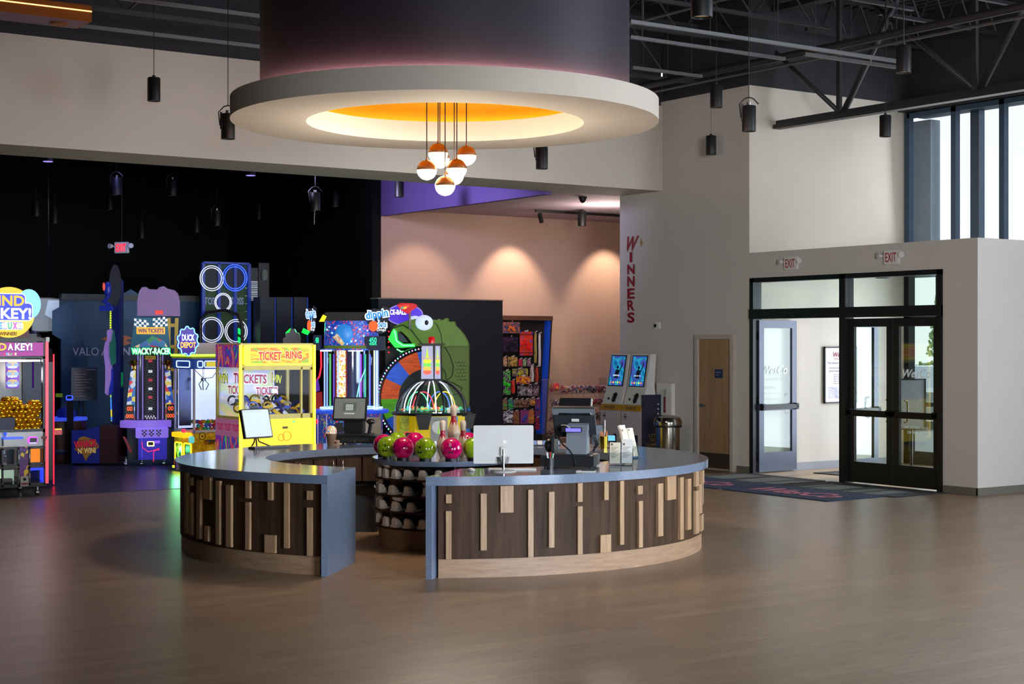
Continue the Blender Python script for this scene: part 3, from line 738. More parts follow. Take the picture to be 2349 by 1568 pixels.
# globe pendants
t0 = None
m_copper = mat('brushed_copper', '#b07a52', 0.32, metal=1.0, var=0.04)
m_globe = mat('opal_glass', '#fff2df', 0.3, emit=2.6, ecol='#ffe0b8', var=0.0)
gl = [(979, 390, 15.6, 'leftmost'), (1005, 351, 15.7, 'top one on the left, higher than the rest'), (1009, 364, 16.1, 'half hidden behind the top left one'),
      (1070, 357, 15.8, 'rightmost'), (1048, 387, 15.6, 'in front, just left of the rightmost'), (1042, 402, 16.1, 'half hidden between the lowest and its right neighbour'), (1021, 426, 15.6, 'lowest of the cluster')]
for px, py, Y, lb in gl:
    p = at(px, Y, zat(py, Y)); label = 'copper and white globe pendant, ' + lb
    if t0 is None:
        t0 = thing('globe_pendant', label, 'pendant lamp', p, group='globe pendants under the ring')
        R = .1
        B().lathe([(0, R)] + [(R * sin(a), R * cos(a)) for a in [pi / 2 * k / 10 for k in range(1, 11)]] + [(R - .004, 0)], n=32).out('copper_cap', m_copper, t0)
        B().lathe([(.0985 * sin(a), .0985 * cos(a)) for a in [pi / 2 + pi / 2 * k / 10 for k in range(0, 11)]], n=32).out('opal_shade', m_globe, t0)
        B().cyl((0, 0, R - .002), (0, 0, R + .03), .012, .007, 10).out('neck', m_copper, t0)
        B().cyl((0, 0, R + .03), (0, 0, 1.65), .0055, n=6, caps=False).out('cord', mat('brown_cord', '#2a1712', 0.5), t0)
    else: dup(t0, p, 0, label)
# ================================================================== ROUND COUNTER
DC = W(-0.707, 16.08)
RX, RY, IX, IY = 2.70, 2.45, 1.80, 1.56
T0, T1 = radians(-90.9), radians(250.2)        # outer ends of the long arc
U0, U1 = radians(-82.5), radians(245.2)        # inner ends
ZTOP = 0.89; TT = 0.078
def speckle(name, base, fleck, rough):
    m, n, l, b = _mat(name)
    t = n.new('ShaderNodeTexCoord'); v = n.new('ShaderNodeTexVoronoi'); v.inputs['Scale'].default_value = 170
    no = n.new('ShaderNodeTexNoise'); no.inputs['Scale'].default_value = 260
    l.new(t.outputs['Object'], v.inputs['Vector']); l.new(t.outputs['Object'], no.inputs['Vector'])
    r = n.new('ShaderNodeValToRGB'); r.color_ramp.elements[0].position = 0.55; r.color_ramp.elements[1].position = 0.75
    r.color_ramp.elements[0].color = (*C3(base), 1); r.color_ramp.elements[1].color = (*C3(fleck), 1)
    l.new(no.outputs['Fac'], r.inputs[0]); l.new(r.outputs[0], b.inputs['Base Color'])
    b.inputs['Roughness'].default_value = rough; b.inputs['Specular IOR Level'].default_value = 0.6
    return m
m_quartz = speckle('grey_quartz', '#626c7e', '#98a4b8', 0.12)
m_walnut = wood('dark_walnut', '#2a1b11', '#4a3423', 0.6, (9, 9, 0.5), 2.2, 0.15)
m_oak = wood('light_oak', '#86684c', '#a98663', 0.5, (14, 14, 1.0), 3)
m_plinth = wood('plinth_oak', '#80624a', '#9c7c60', 0.5, (2, 2, 20), 2)
def arc(fr, off=0.0, n=150):
    """points from end to end at fraction fr between inner (0) and outer (1) edge"""
    P = []
    rx = IX + (RX - IX) * fr + off; ry = IY + (RY - IY) * fr + off
    a0 = U0 + (T0 - U0) * fr; a1 = U1 + (T1 - U1) * fr
    for k in range(n + 1):
        a = a0 + (a1 - a0) * k / n; P.append((rx * cos(a), ry * sin(a)))
    return P
def band(b, A, Z, z0, z1, ends=True):
    """solid between plan curves A (inner) and Z (outer)"""
    va = [[b._v((x, y, z)) for x, y in A] for z in (z0, z1)]; vz = [[b._v((x, y, z)) for x, y in Z] for z in (z0, z1)]
    n = len(A)
    for i in range(n - 1):
        b._f([va[1][i], va[1][i + 1], vz[1][i + 1], vz[1][i]]); b._f([va[0][i], vz[0][i], vz[0][i + 1], va[0][i + 1]])
        b._f([vz[0][i], vz[1][i], vz[1][i + 1], vz[0][i + 1]], True); b._f([va[0][i], va[0][i + 1], va[1][i + 1], va[1][i]], True)
    if ends:
        for i in (0, n - 1): b._f([va[0][i], va[1][i], vz[1][i], vz[0][i]])
top = thing('worktop', 'curved grey quartz worktop of the round reception counter', 'countertop', DC, -TH)
b = B(); band(b, arc(0), arc(1), ZTOP - TT, ZTOP); b.out('top_slab', m_quartz, top)
def endpanel(k, sgn, name):
    A, Z = Vector(arc(0)[k]), Vector(arc(1)[k]); d = (Z - A).normalized(); nrm = Vector((-d.y, d.x)) * sgn * .055
    b = B(); b.prism([tuple(A), tuple(Z), tuple(Z + nrm), tuple(A + nrm)], 0, ZTOP - TT - .0005, 'z'); return b.out(name, m_quartz, top)
endpanel(-1, -1, 'end_panel'); endpanel(0, 1, 'end_panel')
cnt = thing('reception_counter', 'round reception counter clad in dark walnut with pale battens', 'counter', DC, -TH)
INS = .055
def sub(P, i0, i1): return P[i0:i1]
b = B(); band(b, sub(arc(1, -INS - .03), 1, -1), sub(arc(1, -INS), 1, -1), .165, ZTOP - TT - .001); b.out('outer_panel', m_walnut, cnt)
b = B(); band(b, sub(arc(1, -INS - .05), 1, -1), sub(arc(1, -INS - .012), 1, -1), 0, .165); b.out('plinth', m_plinth, cnt)
b = B(); band(b, sub(arc(0, .05), 1, -1), sub(arc(0, .09), 1, -1), .1, ZTOP - TT - .001); b.out('inner_panel', m_walnut, cnt)
b = B(); band(b, sub(arc(0, .1), 1, -1), sub(arc(1, -INS - .06), 1, -1), .08, .1); b.out('cabinet_floor', m_walnut, cnt)
# battens, measured on the near faces (px, top, bottom, width in px)
L_ = lambda x, y0, y1, w: (400 + x / 3.733, 920 + y0 / 3.733, 920 + y1 / 3.733, w / 3.733)
R_ = lambda x, y0, y1, w: (1200 + x / 3.563, 880 + y0 / 3.563, 880 + y1 / 3.563, w / 3.563)
M_ = lambda x, y0, y1, w: (780 + x / 3.733, 920 + y0 / 3.733, 920 + y1 / 3.733, w / 3.733)
bats = [L_(118, 605, 1125, 22), L_(153, 650, 718, 22), L_(152, 780, 1140, 26), L_(225, 675, 1175, 32), L_(297, 640, 838, 60), L_(293, 1065, 1195, 34), L_(390, 680, 1225, 34),
        L_(481, 715, 1245, 44), L_(642, 672, 828, 36), L_(641, 862, 1268, 36), L_(832, 685, 845, 38), L_(831, 1142, 1295, 92), L_(970, 695, 1255, 38), L_(1166, 765, 842, 30), L_(1166, 908, 1325, 32),
        M_(931, 795, 870, 34), M_(930, 937, 1357, 34), M_(1227, 788, 1273, 52), M_(1425, 722, 950, 112), M_(1627, 755, 1335, 34),
        R_(225, 880, 1335, 46), R_(456, 808, 962, 28), R_(456, 998, 1390, 28), R_(669, 795, 947, 30), R_(663, 1230, 1375, 88), R_(795, 790, 1312, 28), R_(943, 832, 900, 40), R_(947, 955, 1335, 34),
        R_(1107, 812, 1243, 42), R_(1197, 752, 945, 72), R_(1280, 762, 1270, 30), R_(1340, 775, 1190, 30), R_(1406, 714, 835, 26), R_(1406, 870, 1222, 26), R_(1432, 817, 1060, 30), R_(1446, 1065, 1198, 30), R_(1453, 705, 812, 16)]
rx, ry = RX - INS, RY - INS
zmax = ZTOP - TT - .002
def ehit(px):
    s = (px - 1174.5) / F; cx, cyy = -.707, 16.08
    A = s * s / rx ** 2 + 1 / ry ** 2; Bq = -2 * (s * cx / rx ** 2 + cyy / ry ** 2); Cq = cx ** 2 / rx ** 2 + cyy ** 2 / ry ** 2 - 1
    D = Bq * Bq - 4 * A * Cq
    if D < 0: return None
    Y = (-Bq - sqrt(D)) / (2 * A); return s * Y - cx, Y - cyy, Y
for px, y0, y1, w in bats:
    hc = ehit(px)
    if hc is None: continue
    x, y, Y = hc; hl, hr = ehit(px - w / 2), ehit(px + w / 2)
    za, zb = min(zat(y0, Y), zmax), max(zat(y1, Y), .17)
    wd = (Vector(hr[:2]) - Vector(hl[:2])).length if hl and hr else .07
    wd = min(max(wd, .05), .14 if w < 20 else .22)
    nx, ny = x / rx ** 2, y / ry ** 2; an = math.atan2(ny, nx)
    bb = B(); bb.T = Matrix.Translation((x, y, 0)) @ rotz(an); bb.box(-.004, .026, -wd / 2, wd / 2, zb, za, .002)
    bb.out('batten', m_oak, cnt)
# battens of the far side, out of the camera's sight but seen from a step aside
for k in range(9):
    a = radians(-2 + k * 20) + .05
    x, y = rx * cos(a), ry * sin(a); an = math.atan2(y / ry ** 2, x / rx ** 2)
    bb = B(); bb.T = Matrix.Translation((x, y, 0)) @ rotz(an); bb.box(-.004, .026, -.035, .035, .25 if k % 2 else .4, .75, .002)
    bb.out('batten', m_oak, cnt)
# cupboard doors on the inside of the ring
for k in range(14):
    a0 = radians(18 + k * 10.4); a1 = a0 + radians(9.7)
    A = [((IX + .045) * cos(a), (IY + .045) * sin(a)) for a in (a0, (a0 + a1) / 2, a1)]; Z = [((IX + .03) * cos(a), (IY + .03) * sin(a)) for a in (a0, (a0 + a1) / 2, a1)]
    b = B(); band(b, Z, A, .12, ZTOP - TT - .03)
    d = b.out('cabinet_door', m_walnut, cnt)
    ah = a1 - .03 if k % 2 == 0 else a0 + .03
    h = B(); x, y = (IX - .005) * cos(ah), (IY - .005) * sin(ah); x2, y2 = (IX + .032) * cos(ah), (IY + .032) * sin(ah)
    h.cyl((x, y, .58), (x, y, .76), .006, n=8).cyl((x, y, .61), (x2, y2, .61), .005, n=6).cyl((x, y, .73), (x2, y2, .73), .005, n=6)
    h.out('bar_handle', m_chrome, d)

# ================================================================== ROUND ISLAND WITH SHOE SHELVES
IC = W(-0.70, 16.05)
isl = thing('shoe_island', 'round dark island with open shoe shelves inside the counter', 'shelf island', IC, -TH)
IR = .73
B().lathe([(0, ZTOP), (IR, ZTOP), (IR, ZTOP - .05), (0, ZTOP - .05)], n=72).out('round_top', m_quartz, isl)
m_darkin = mat('dark_interior', '#15120f', 0.7)
lev = [.704, .543, .384, .222]
for z in lev: B().lathe([(.2, z), (.70, z), (.70, z - .018), (.2, z - .018)], n=72).out('shelf', m_walnut, isl)
B().lathe([(.66, .2), (.66, 0)], n=72).lathe([(0, .2), (.66, .2)], n=72).out('plinth', m_plinth, isl)
B().lathe([(.3, .2), (.3, ZTOP - .05)], n=48).out('core', m_darkin, isl)
for k in range(6):
    a = radians(222 + k * 60)
    bb = B(); bb.T = rotz(a); bb.box(.3, .68, -.009, .009, .2, ZTOP - .05); bb.out('divider', m_walnut, isl)
# shoes
m_cream = mat('cream_leather', '#e2cfbc', 0.55, var=0.03); m_sblk = mat('black_leather', '#121214', 0.4); m_sole = mat('cream_sole', '#d8c6b4', 0.6)
def shoe_proto():
    t = thing('bowling_shoe', 'x', 'shoe', (0, 0, -50)); t.scale = (1.0, 1.25, 1.22)
    # heel at x=0, toe toward +x
    out = [(.0, .0, .034), (.03, 0, .038), (.09, 0, .034), (.15, .002, .036), (.20, .004, .046), (.25, .004, .044), (.282, .002, .024)]
    def outline(o=0):
        L = [(x, w + o) for x, _, w in out]; return [(-.004 - o, 0)] + [(x, -w) for x, w in L] + [(.287 + o, 0)] + [(x, w) for x, w in L[::-1]]
    B().prism(outline(.003), 0, .018, 'z').out('sole', m_sole, t)
    # upper as lofted rings
    def loft(xs, m, name):
        b = B(); rings = []
        for x, w, h, in xs:
            rings.append([b._v((x, w * math.copysign(abs(cos(a)) ** .55, cos(a)), .016 + (h - .016) * max(0.0, sin(a)) ** .5)) for a in [pi * k / 10 for k in range(11)]])
        for i in range(len(rings) - 1):
            for k in range(10): b._f([rings[i][k], rings[i][k + 1], rings[i + 1][k + 1], rings[i + 1][k]], True)
        b._f(rings[0]); b._f(rings[-1][::-1]); return b.out(name, m, t)
    loft([(.0, .024, .070), (.012, .031, .080), (.04, .034, .075), (.075, .034, .05)], m_cream, 'heel_counter')
    loft([(.06, .033, .066), (.10, .034, .07), (.15, .037, .062), (.20, .042, .046), (.225, .042, .038)], m_sblk, 'upper')
    loft([(.22, .0425, .039), (.25, .04, .034), (.272, .028, .026), (.284, .01, .012)], m_cream, 'toe_cap')
    b = B()
    for k in range(4): b.cbox((.12 + .022 * k, 0, .083 - .007 * k), (.006, .05, .004))
    b.out('laces', m_sblk, t)
    return t
SP = shoe_proto(); first = True
names = ['top shelf', 'second shelf', 'third shelf', 'bottom shelf']
ordn = ['leftmost', 'second from left', 'third from left', 'fourth from left', 'fifth from left', 'sixth from left', 'seventh from left', 'eighth from left', 'ninth from left', 'tenth from left']
angs = [[176, 198, 212, 226, 240, 254, 268], [170, 184, 198, 222, 240, 258, 274], [172, 186, 200, 226, 243, 262, 278], [180, 212, 226, 240, 254, 268]]
random.seed(3)
for lv, A in enumerate(angs):
    for k, dg_ in enumerate(A):
        a = radians(dg_) ; r = .685; z = lev[lv]
        loc = DC + (IC - DC) + W(r * cos(a), r * sin(a), z + .001)
        rz = a + pi - TH + random.uniform(-.08, .08)
        lb = 'cream and black bowling shoe, %s on the %s of the island' % (ordn[k], names[lv])
        g = 'bowling shoes on the island shelves'
        if first: SP.location = loc; SP.rotation_euler = (0, 0, rz); SP['label'] = lb; SP['group'] = g; first = False; s0 = SP
        else: dup(SP, loc, rz, lb, g)
        if (k * 3 + lv) % 5 == 1 and lv < 3:
            loc2 = DC + (IC - DC) + W((r - .285) * cos(a), (r - .285) * sin(a), z + .141)
            q = dup(SP, loc2, None, 'upturned cream and black shoe over the one %s on the %s' % (ordn[k], names[lv]), g, rot=(pi, 0, rz + pi))
# ball stands and balls
def marble(name, c1, c2):
    return cells(name, [c1, c1, c2, c1], 7, 0.07, noise=True)
m_mag = marble('magenta_ball', '#b0004e', '#d40a66'); m_grn = marble('green_ball', '#6f8f10', '#94b41c')
for m_ in (m_mag, m_grn): m_.node_tree.nodes['Principled BSDF'].inputs['Coat Weight'].default_value = .6
balls = [(-.61, -.02, 'm', 'magenta ball at the far left behind the green one'), (-.54, -.37, 'g', 'green ball at the left front of the island top'), (-.375, -.54, 'm', 'magenta ball second from the left in the front row'), (-.15, -.64, 'g', 'green ball in the middle of the front row, holes showing'),
         (.105, -.64, 'm', 'magenta ball in front of the pins'), (-.50, .38, 'g', 'green ball mostly hidden in the back row'), (-.31, .30, 'm', 'magenta ball in the back row left of the pins'), (.24, .33, 'm', 'magenta ball behind the pins beside the monitor'), (.32, -.55, 'g', 'green ball half hidden behind the pale monitor')]
proto = {}
for x, y, c, lb in balls:
    p = IC + W(x, y, ZTOP)
    st = B().lathe([(.055, 0), (.06, 0), (.06, .03), (.05, .03), (.05, 0)], n=28).out('ball_stand', m_cyl, None, p)
    tag(st, 'black ring stand under the ' + lb, 'stand', 'ball stands on the island')
    p2 = p + Vector((0, 0, .1095 + .0125))
    if c not in proto:
        t = thing('bowling_ball', lb, 'bowling ball', p2, -TH)
        B().ball((0, 0, 0), .1085, 40).out('ball_shell', m_mag if c == 'm' else m_grn, t)
        h = B()
        for hx, hz in ((-.035, -.03), (-.01, -.03), (-.02, .02)):
            v = Vector((hx, -1, hz)); v = Vector((hx, -sqrt(.1085 ** 2 - hx * hx - hz * hz), hz)); nn = v.normalized()
            h.cyl(v - nn * .01, v + nn * .0006, .0105, n=14)
        h.out('finger_holes', m_darkin, t)
        for q in t.children: pass
        text('logo_mark', '8' if c == 'm' else 'W', mat('faint_logo', '#d8a0a8' if c == 'm' else '#c8d070', 0.3), t, (-.03, -.1035, .045), w=.025, rot=(pi / 2 - .4, 0, -.3))
        proto[c] = t; t['group'] = 'bowling balls on the island'
    else: dup(proto[c], p2, -TH + x * 2.0, lb)
# pins
m_pin = wood('pin_wood', '#b59a80', '#d2bda6', 0.18, (10, 10, 1), 4); m_pinred = mat('pin_red', '#a01c28', 0.3)
prof = [(0, 0), (.026, 0), (.0286, .006), (.0358, .019), (.0496, .057), (.0575, .095), (.0605, .114), (.058, .143), (.0445, .184), (.0315, .219), (.0248, .241), (.0231, .254), (.0248, .276), (.030, .31), (.0323, .343), (.030, .362), (.02, .376), (.008, .381), (0, .381)]
def pin(loc, s, lb):
    t = thing('bowling_pin', lb, 'bowling pin', loc, -TH, 'bowling pins on the island'); t.scale = (s, s, s)
    B().lathe(prof, n=32).out('pin_body', m_pin, t)
    B().lathe([(.0325, .220), (.0262, .240), (.0240, .256), (.0262, .277)], n=28).out('neck_band', m_pinred, t)
    b = B()
    for k in range(7):
        a = k * 2 * pi / 7; r0 = .0455
        b.quad((.0330 * cos(a - .3), .0330 * sin(a - .3), .219), (.0330 * cos(a + .3), .0330 * sin(a + .3), .219), (r0 * cos(a), r0 * sin(a), .186), (r0 * cos(a), r0 * sin(a), .187))
    b.out('crown_points', m_pinred, t)
    return t
pin(IC + W(-.0, -.18, ZTOP), 1.0, 'shorter pale pin left of the tallest pin')
pin(IC + W(.205, -.17, ZTOP), 1.0, 'shorter pale pin right of the tallest pin')
tag(B().cyl((0, 0, 0), (0, 0, .10), .07, n=28).out('pin_riser', m_cyl, None, IC + W(.10, .12, ZTOP)), 'low black riser under the tallest pin', 'riser')
pin(IC + W(.10, .12, ZTOP + .1), 1.12, 'tallest pale bowling pin in the middle of the island')
# ================================================================== THINGS ON THE COUNTER
m_blk = mat('black_plastic', '#121316', 0.35); m_blk2 = mat('black_satin', '#1c1d20', 0.5)
m_grey = mat('grey_plastic', '#6d7278', 0.4); m_pale = mat('pale_silver_plastic', '#b9b5b0', 0.4); m_dgrey = mat('dark_grey_plastic', '#2d3034', 0.4)
m_acr = glass('clear_acrylic', (0.93, 0.95, 0.96), 2.2, 0.03)
m_paper = mat('white_paper', '#d9d3cb', 0.7)
def on_top(px, py):
    """point of the worktop seen at this place"""
    Y = (EYE - ZTOP) * F / (py - 784); return at(px, Y, ZTOP)
# pale all-in-one monitor seen from behind
p = on_top(1155, 1081)
t = thing('computer_monitor', 'pale silver monitor seen from behind on the near counter', 'monitor', p, -TH)
B().lathe([(0, .012), (.1, .012), (.115, .006), (.115, 0), (0, 0)], n=40).out('round_foot', m_pale, t)
B().cyl((0, 0, .01), (0, 0, .2), .011).box(-.025, .025, .0, .03, .14, .22, .004).out('stand_post', m_chrome, t)
b = B(); b.T = Matrix.Translation((.0, .03, .225)) @ Matrix.Rotation(radians(4), 4, 'Z')
b.prism(rrect(-.272, .272, -.155, .19, .012), 0, .022, 'y'); b.out('back_shell', m_pale, t)
b = B(); b.T = Matrix.Translation((.0, .03, .225)) @ Matrix.Rotation(radians(4), 4, 'Z'); b.box(-.262, .262, .0222, .024, -.14, .18); b.out('screen', glow('monitor_screen_front', '#9fb4c4', .8), t)
b = B(); b.T = Matrix.Translation((.0, .03, .225)) @ Matrix.Rotation(radians(4), 4, 'Z')
b.box(-.06, .06, -.004, 0, .155, .185, .002).out('top_vent', m_pale, t)
lo = text('logo_mark', 'hp', mat('logo_silver', '#c9c7c4', 0.2, metal=.4), t, (.01, .028, .27), w=.045, shear=.5, rot=(pi / 2, 0, radians(4)))
b = B()
for k in range(5): b.tube([(-.06 + .006 * k, .02, .13), (-.05 + .01 * k, -.01, .07), (-.01 + .002 * k, .01, .03)], .0025, 5)
for k in range(3): b.tube([(.05 - .008 * k, .02, .13), (.04 - .01 * k, -.01, .08), (.01, .01, .04)], .002, 5)
b.out('cables', m_blk, t)
tag(B().box(-.22, .22, -.065, .065, 0, .014, .004).out('keyboard', m_pale, None, p + W(.08, .2), -TH), 'flat pale keyboard behind the silver monitor', 'keyboard')
tag(B().ball((0, 0, .012), .03, 16, 1.0, 1.75, .6).out('computer_mouse', m_pale, None, on_top(1081, 1080) + Vector((0, 0, .0)), -TH + .6), 'pale computer mouse left of the silver monitor', 'mouse')
# turned monitor on the far left of the counter
p = on_top(594, 1025)
t = thing('computer_monitor', 'turned black-rimmed monitor with a pale lit screen on the far left of the counter', 'monitor', p, -TH + radians(50))
for s_ in (-1, 1): B().tube([(0, .06, .16), (s_ * .02, .02, .06), (s_ * .1, -.08, .008)], .008, 6).out('stand_leg', m_blk, t)
B().tube([(0, .06, .16), (0, .08, .05), (0, .12, .008)], .008, 6).out('stand_leg', m_blk, t)
Mx = Matrix.Translation((0, .05, .26)) @ Matrix.Rotation(radians(-14), 4, 'X')
b = B(); b.T = Mx; b.prism(rrect(-.2, .2, -.165, .165, .01), -.02, .02, 'y'); b.out('screen_bezel', m_blk, t)
b = B(); b.T = Mx; b.box(-.188, .188, -.022, -.02, -.153, .153); s_ = b.out('screen', glow('office_screen', '#b9c8cc', .55), t)
b = B(); b.T = Mx; b.box(-.18, .1, -.0235, -.0225, .12, .145)
for k in range(9): b.box(-.17, .12 if k % 3 else .16, -.0235, -.0225, .09 - k * .027, .094 - k * .027)
b.out('screen_lines', glow('screen_grey_lines', '#b2c1c6', .53), t)
def keyboard(loc, rz, m, lb):
    t = thing('keyboard', lb, 'keyboard', loc, rz)
    B().box(-.22, .22, -.075, .075, 0, .016, .004).out('base_plate', m, t)
    b = B()
    for r in range(5):
        for k in range(15): b.box(-.208 + k * .0278, -.208 + k * .0278 + .023, .045 - r * .026, .066 - r * .026, .016, .022)
    b.out('keys', m_grey, t); return t
keyboard(on_top(612, 1026) + W(.04, -.1), -TH + radians(38), m_blk2, 'dark keyboard with grey keys by the turned monitor')
# back register
def drawer(t, w, d, h, m=m_blk):
    B().box(-w / 2, w / 2, -d / 2, d / 2, .015, h, .006).out('cash_drawer', m, t)
    for sx in (-1, 1):
        for sy in (-1, 1): B().cyl((sx * (w / 2 - .04), sy * (d / 2 - .04), 0), (sx * (w / 2 - .04), sy * (d / 2 - .04), .016), .012, n=10).out('foot', m, t)
p = at(822, 18.05, ZTOP)
t = thing('cash_register', 'black register with a grey keypad screen on the far side of the counter', 'cash register', p, -TH - .12)
drawer(t, .50, .36, .10)
B().box(-.16, .16, -.185, -.18, .03, .08).out('drawer_front', m_blk2, t)
B().cyl((.0, -.19, .045), (.0, -.18, .045), .01, n=10).tube([(.0, -.2, .045), (.01, -.205, .02), (-.01, -.205, .01)], .003, 5).out('key_bunch', m_chrome, t)
B().box(-.24, .16, -.14, .14, .101, .12, .005).out('keyboard_tray', m_blk2, t)
B().box(-.16, .06, -.05, .12, .12, .27, .01).out('stand', m_blk, t)
Mx = Matrix.Translation((-.09, -.03, .40)) @ Matrix.Rotation(radians(-16), 4, 'X') @ Matrix.Rotation(radians(0), 4, 'Z')
b = B(); b.T = Mx; b.prism(rrect(-.195, .195, -.135, .135, .012), -.02, .02, 'y'); b.out('screen_bezel', m_blk, t)
b = B(); b.T = Mx; b.box(-.178, .178, -.022, -.02, -.115, .12); b.out('screen', glow('register_screen', '#6a6f68', .35), t)
b = B(); b.T = Mx; b.box(-.08, .08, -.0235, -.0225, -.03, .07)
b.out('keypad_window', glow('keypad_dark', '#575c58', .3), t)
b = B(); b.T = Mx
for r in range(4):
    for k in range(4): b.box(-.045 + k * .022, -.045 + k * .022 + .019, -.025, -.024, .035 - r * .018, .048 - r * .018)
b.box(-.06, .06, -.025, -.024, -.065, -.052)
b.out('keypad_keys', glow('keypad_pale', '#b0b6b0', .45), t)
b = B(); b.T = Matrix.Translation((-.2, -.1, .19)) @ Matrix.Rotation(-.2, 4, 'Y'); b.box(-.045, .045, -.02, .02, -.055, .055, .008); b.out('card_terminal', m_blk2, t)
b = B(); b.tube([(.13, -.02, .12), (.15, -.03, .22), (.14, -.05, .27)], .02, 10).ball((.16, -.06, .26), .045, 14, 1.2, .8, .7); b.out('barcode_scanner', m_blk, t)
# candy cup and card box
p = at(760, 17.85, ZTOP)
t = thing('candy_cup', 'brown paper cup heaped with tiny colourful beads left of the far register', 'cup', p, -TH)
B().lathe([(0, 0), (.045, 0), (.062, .13), (.058, .13), (.045, .02)], n=28).out('paper_cup', mat('brown_paper_cup', '#6d5440', 0.6), t)
B().lathe([(.058, .12), (.063, .15), (.055, .19), (.03, .215), (0, .22)], n=28).out('bead_heap', cells('bead_mix', ['#e8d9a0', '#d9482a', '#3f9fd0', '#f0efe8', '#f0b020', '#6ab04a', '#e86a8a'], 110, emit=.25), t)
t = thing('card_box', 'small beige card box in front of the candy cup', 'box', on_top(768, 1020), -TH - .1)
B().box(-.05, .05, -.03, .03, 0, .055, .003).out('carton', mat('beige_card', '#a8937f', 0.6), t)
B().box(-.03, .03, -.032, -.03, .015, .042).out('printed_patch', mat('maroon_print', '#6b3030', 0.6), t)
# near register, seen from behind
p = on_top(1310, 1074) + W(0, .18)
t = thing('cash_register', 'large black and grey register seen from behind beside the brochures', 'cash register', p, -TH - .2)
drawer(t, .50, .40, .12)
B().box(-.12, .2, -.16, .16, .121, .13, .004).out('base_plate', m_blk2, t)
b = B()   # leaning body, side profile extruded across
b.prism([(-.13, .13), (.10, .13), (.07, .30), (.03, .42), (.14, .60), (.17, .60), (.1, .40), (-.05, .40), (-.11, .30)], -.02, .17, 'x'); b.out('grey_pillar', m_grey, t)
Mx = Matrix.Translation((.03, .05, .42)) @ Matrix.Rotation(radians(33), 4, 'X')
b = B(); b.T = Mx; b.box(-.2, .2, -.02, .03, -.17, .17, .012); b.out('screen_housing', m_dgrey, t)
b = B(); b.T = Mx; b.box(-.2, .2, -.035, -.02, .10, .17, .008); b.out('rear_hood', m_grey, t)
b = B(); b.T = Mx; b.box(-.02, .05, -.024, -.02, .02, .05); b.out('spec_label', m_paper, t)
Mx2 = Matrix.Translation((.05, -.01, .565)) @ Matrix.Rotation(radians(-24), 4, 'X')
b = B(); b.T = Mx2; b.box(-.155, .155, -.012, .012, -.085, .085, .006); b.out('customer_screen', m_blk, t)
b = B(); b.T = Mx2; b.box(.145, .157, -.014, .012, -.08, .08); b.out('bright_edge', m_pale, t)
b = B(); b.T = Mx2; b.box(-.06, .06, -.0135, -.0125, -.075, -.01); b.out('screen_note', mat('grey_note', '#39444c', .5), t)
b = B(); b.T = Mx2; b.box(-.03, .04, -.0145, -.0138, -.062, -.045).box(-.03, .03, -.0145, -.0138, -.04, -.035); b.out('screen_note_lines', mat('note_lines', '#9fb0a0', .5), t)
d = B().box(-.02, .14, -.20, -.17, .335, .38, .005).out('display_housing', m_blk, t)
B().box(-.01, .13, -.202, -.2, .342, .373).out('blue_display', glow('blue_violet_display', '#5a55f0', 1.6), d)
B().box(-.05, -.02, -.2, .0, .34, .38).out('display_arm', m_blk, t)
B().tube([(-.08, .0, .36), (-.05, -.19, .40), (0, -.22, .40), (.03, -.2, .37)], .006, 6).out('wire_bail', m_chrome, t)
b = B().ball((-.19, -.02, .20), .06, 14, .9, .8, 1.1).tube([(-.17, .0, .22), (-.12, -.05, .28), (-.08, -.1, .26), (-.05, -.14, .22), (.02, -.18, .17), (.06, -.2, .12), (.08, -.21, .05), (.07, -.2, .02)], .007, 7)
b.out('handset_and_cord', m_blk, t)
b = B()
for k in range(4): b.tube([(.15 + .006 * k, .05, .34), (.20 + .01 * k, .03, .30), (.23 + .01 * k, .06, .22), (.2, .1, .14)], .007, 6)
b.out('cable_bundle', m_blk2, t)
B().box(-.16, -.13, -.15, .1, .13, .30, .01).out('printer_side', m_blk, t)
# pens, cups, reader
def pen_cup(loc, lb, m, R, H, cols, R1=None):
    t = thing('pen_cup', lb, 'pen cup', loc, -TH)
    R1 = R1 or R * 1.15
    B().lathe([(0, 0), (R, 0), (R1, H), (R1 - .004, H), (R - .004, .006), (0, .006)], n=28).out('cup', m, t)
    for k, c in enumerate(cols):
        a = k * 2.4; B().cyl((.3 * R * cos(a), .3 * R * sin(a), .01), (R1 * .8 * cos(a), R1 * .8 * sin(a), H + .04 + .01 * (k % 3)), .0045, n=8).out('pen', mat('pen_' + c, c, .4), t)
    return t
pen_cup(on_top(1262, 1076), 'black pen cup with white, red and green pens beside the near register', m_blk, .034, .105, ['#d8d8d8', '#c8c8c8', '#b01c28', '#1f8a4a', '#d0d0d0'])
m_brass = mat('polished_brass', '#c9a53c', 0.18, metal=1.0)
t = pen_cup(on_top(1385, 1028), 'polished brass cup with copper pens on the far right of the counter', m_brass, .042, .135, ['#b8632c', '#c9743a', '#a85524', '#1b1b1b', '#c06a30', '#d08040', '#e0e0e0', '#b8632c'], .05)
t = thing('card_reader', 'flat dark card reader with a pale rim at the foot of the near register', 'card reader', on_top(1345, 1082), -TH - .15)
B().box(-.09, .09, -.05, .05, 0, .012, .004).out('pale_tray', m_pale, t); B().box(-.05, .08, -.035, .045, .012, .026, .006).out('reader_body', m_blk2, t)
t = thing('tablet_stand', 'small tilted tablet with a blue lit screen beside the brass cup', 'tablet', on_top(1400, 1026), -TH)
b = B(); b.T = Matrix.Translation((0, 0, .1)) @ Matrix.Rotation(radians(-50), 4, 'X'); b.box(-.06, .06, -.006, .006, -.05, .05, .004); b.out('tablet_body', m_blk, t)
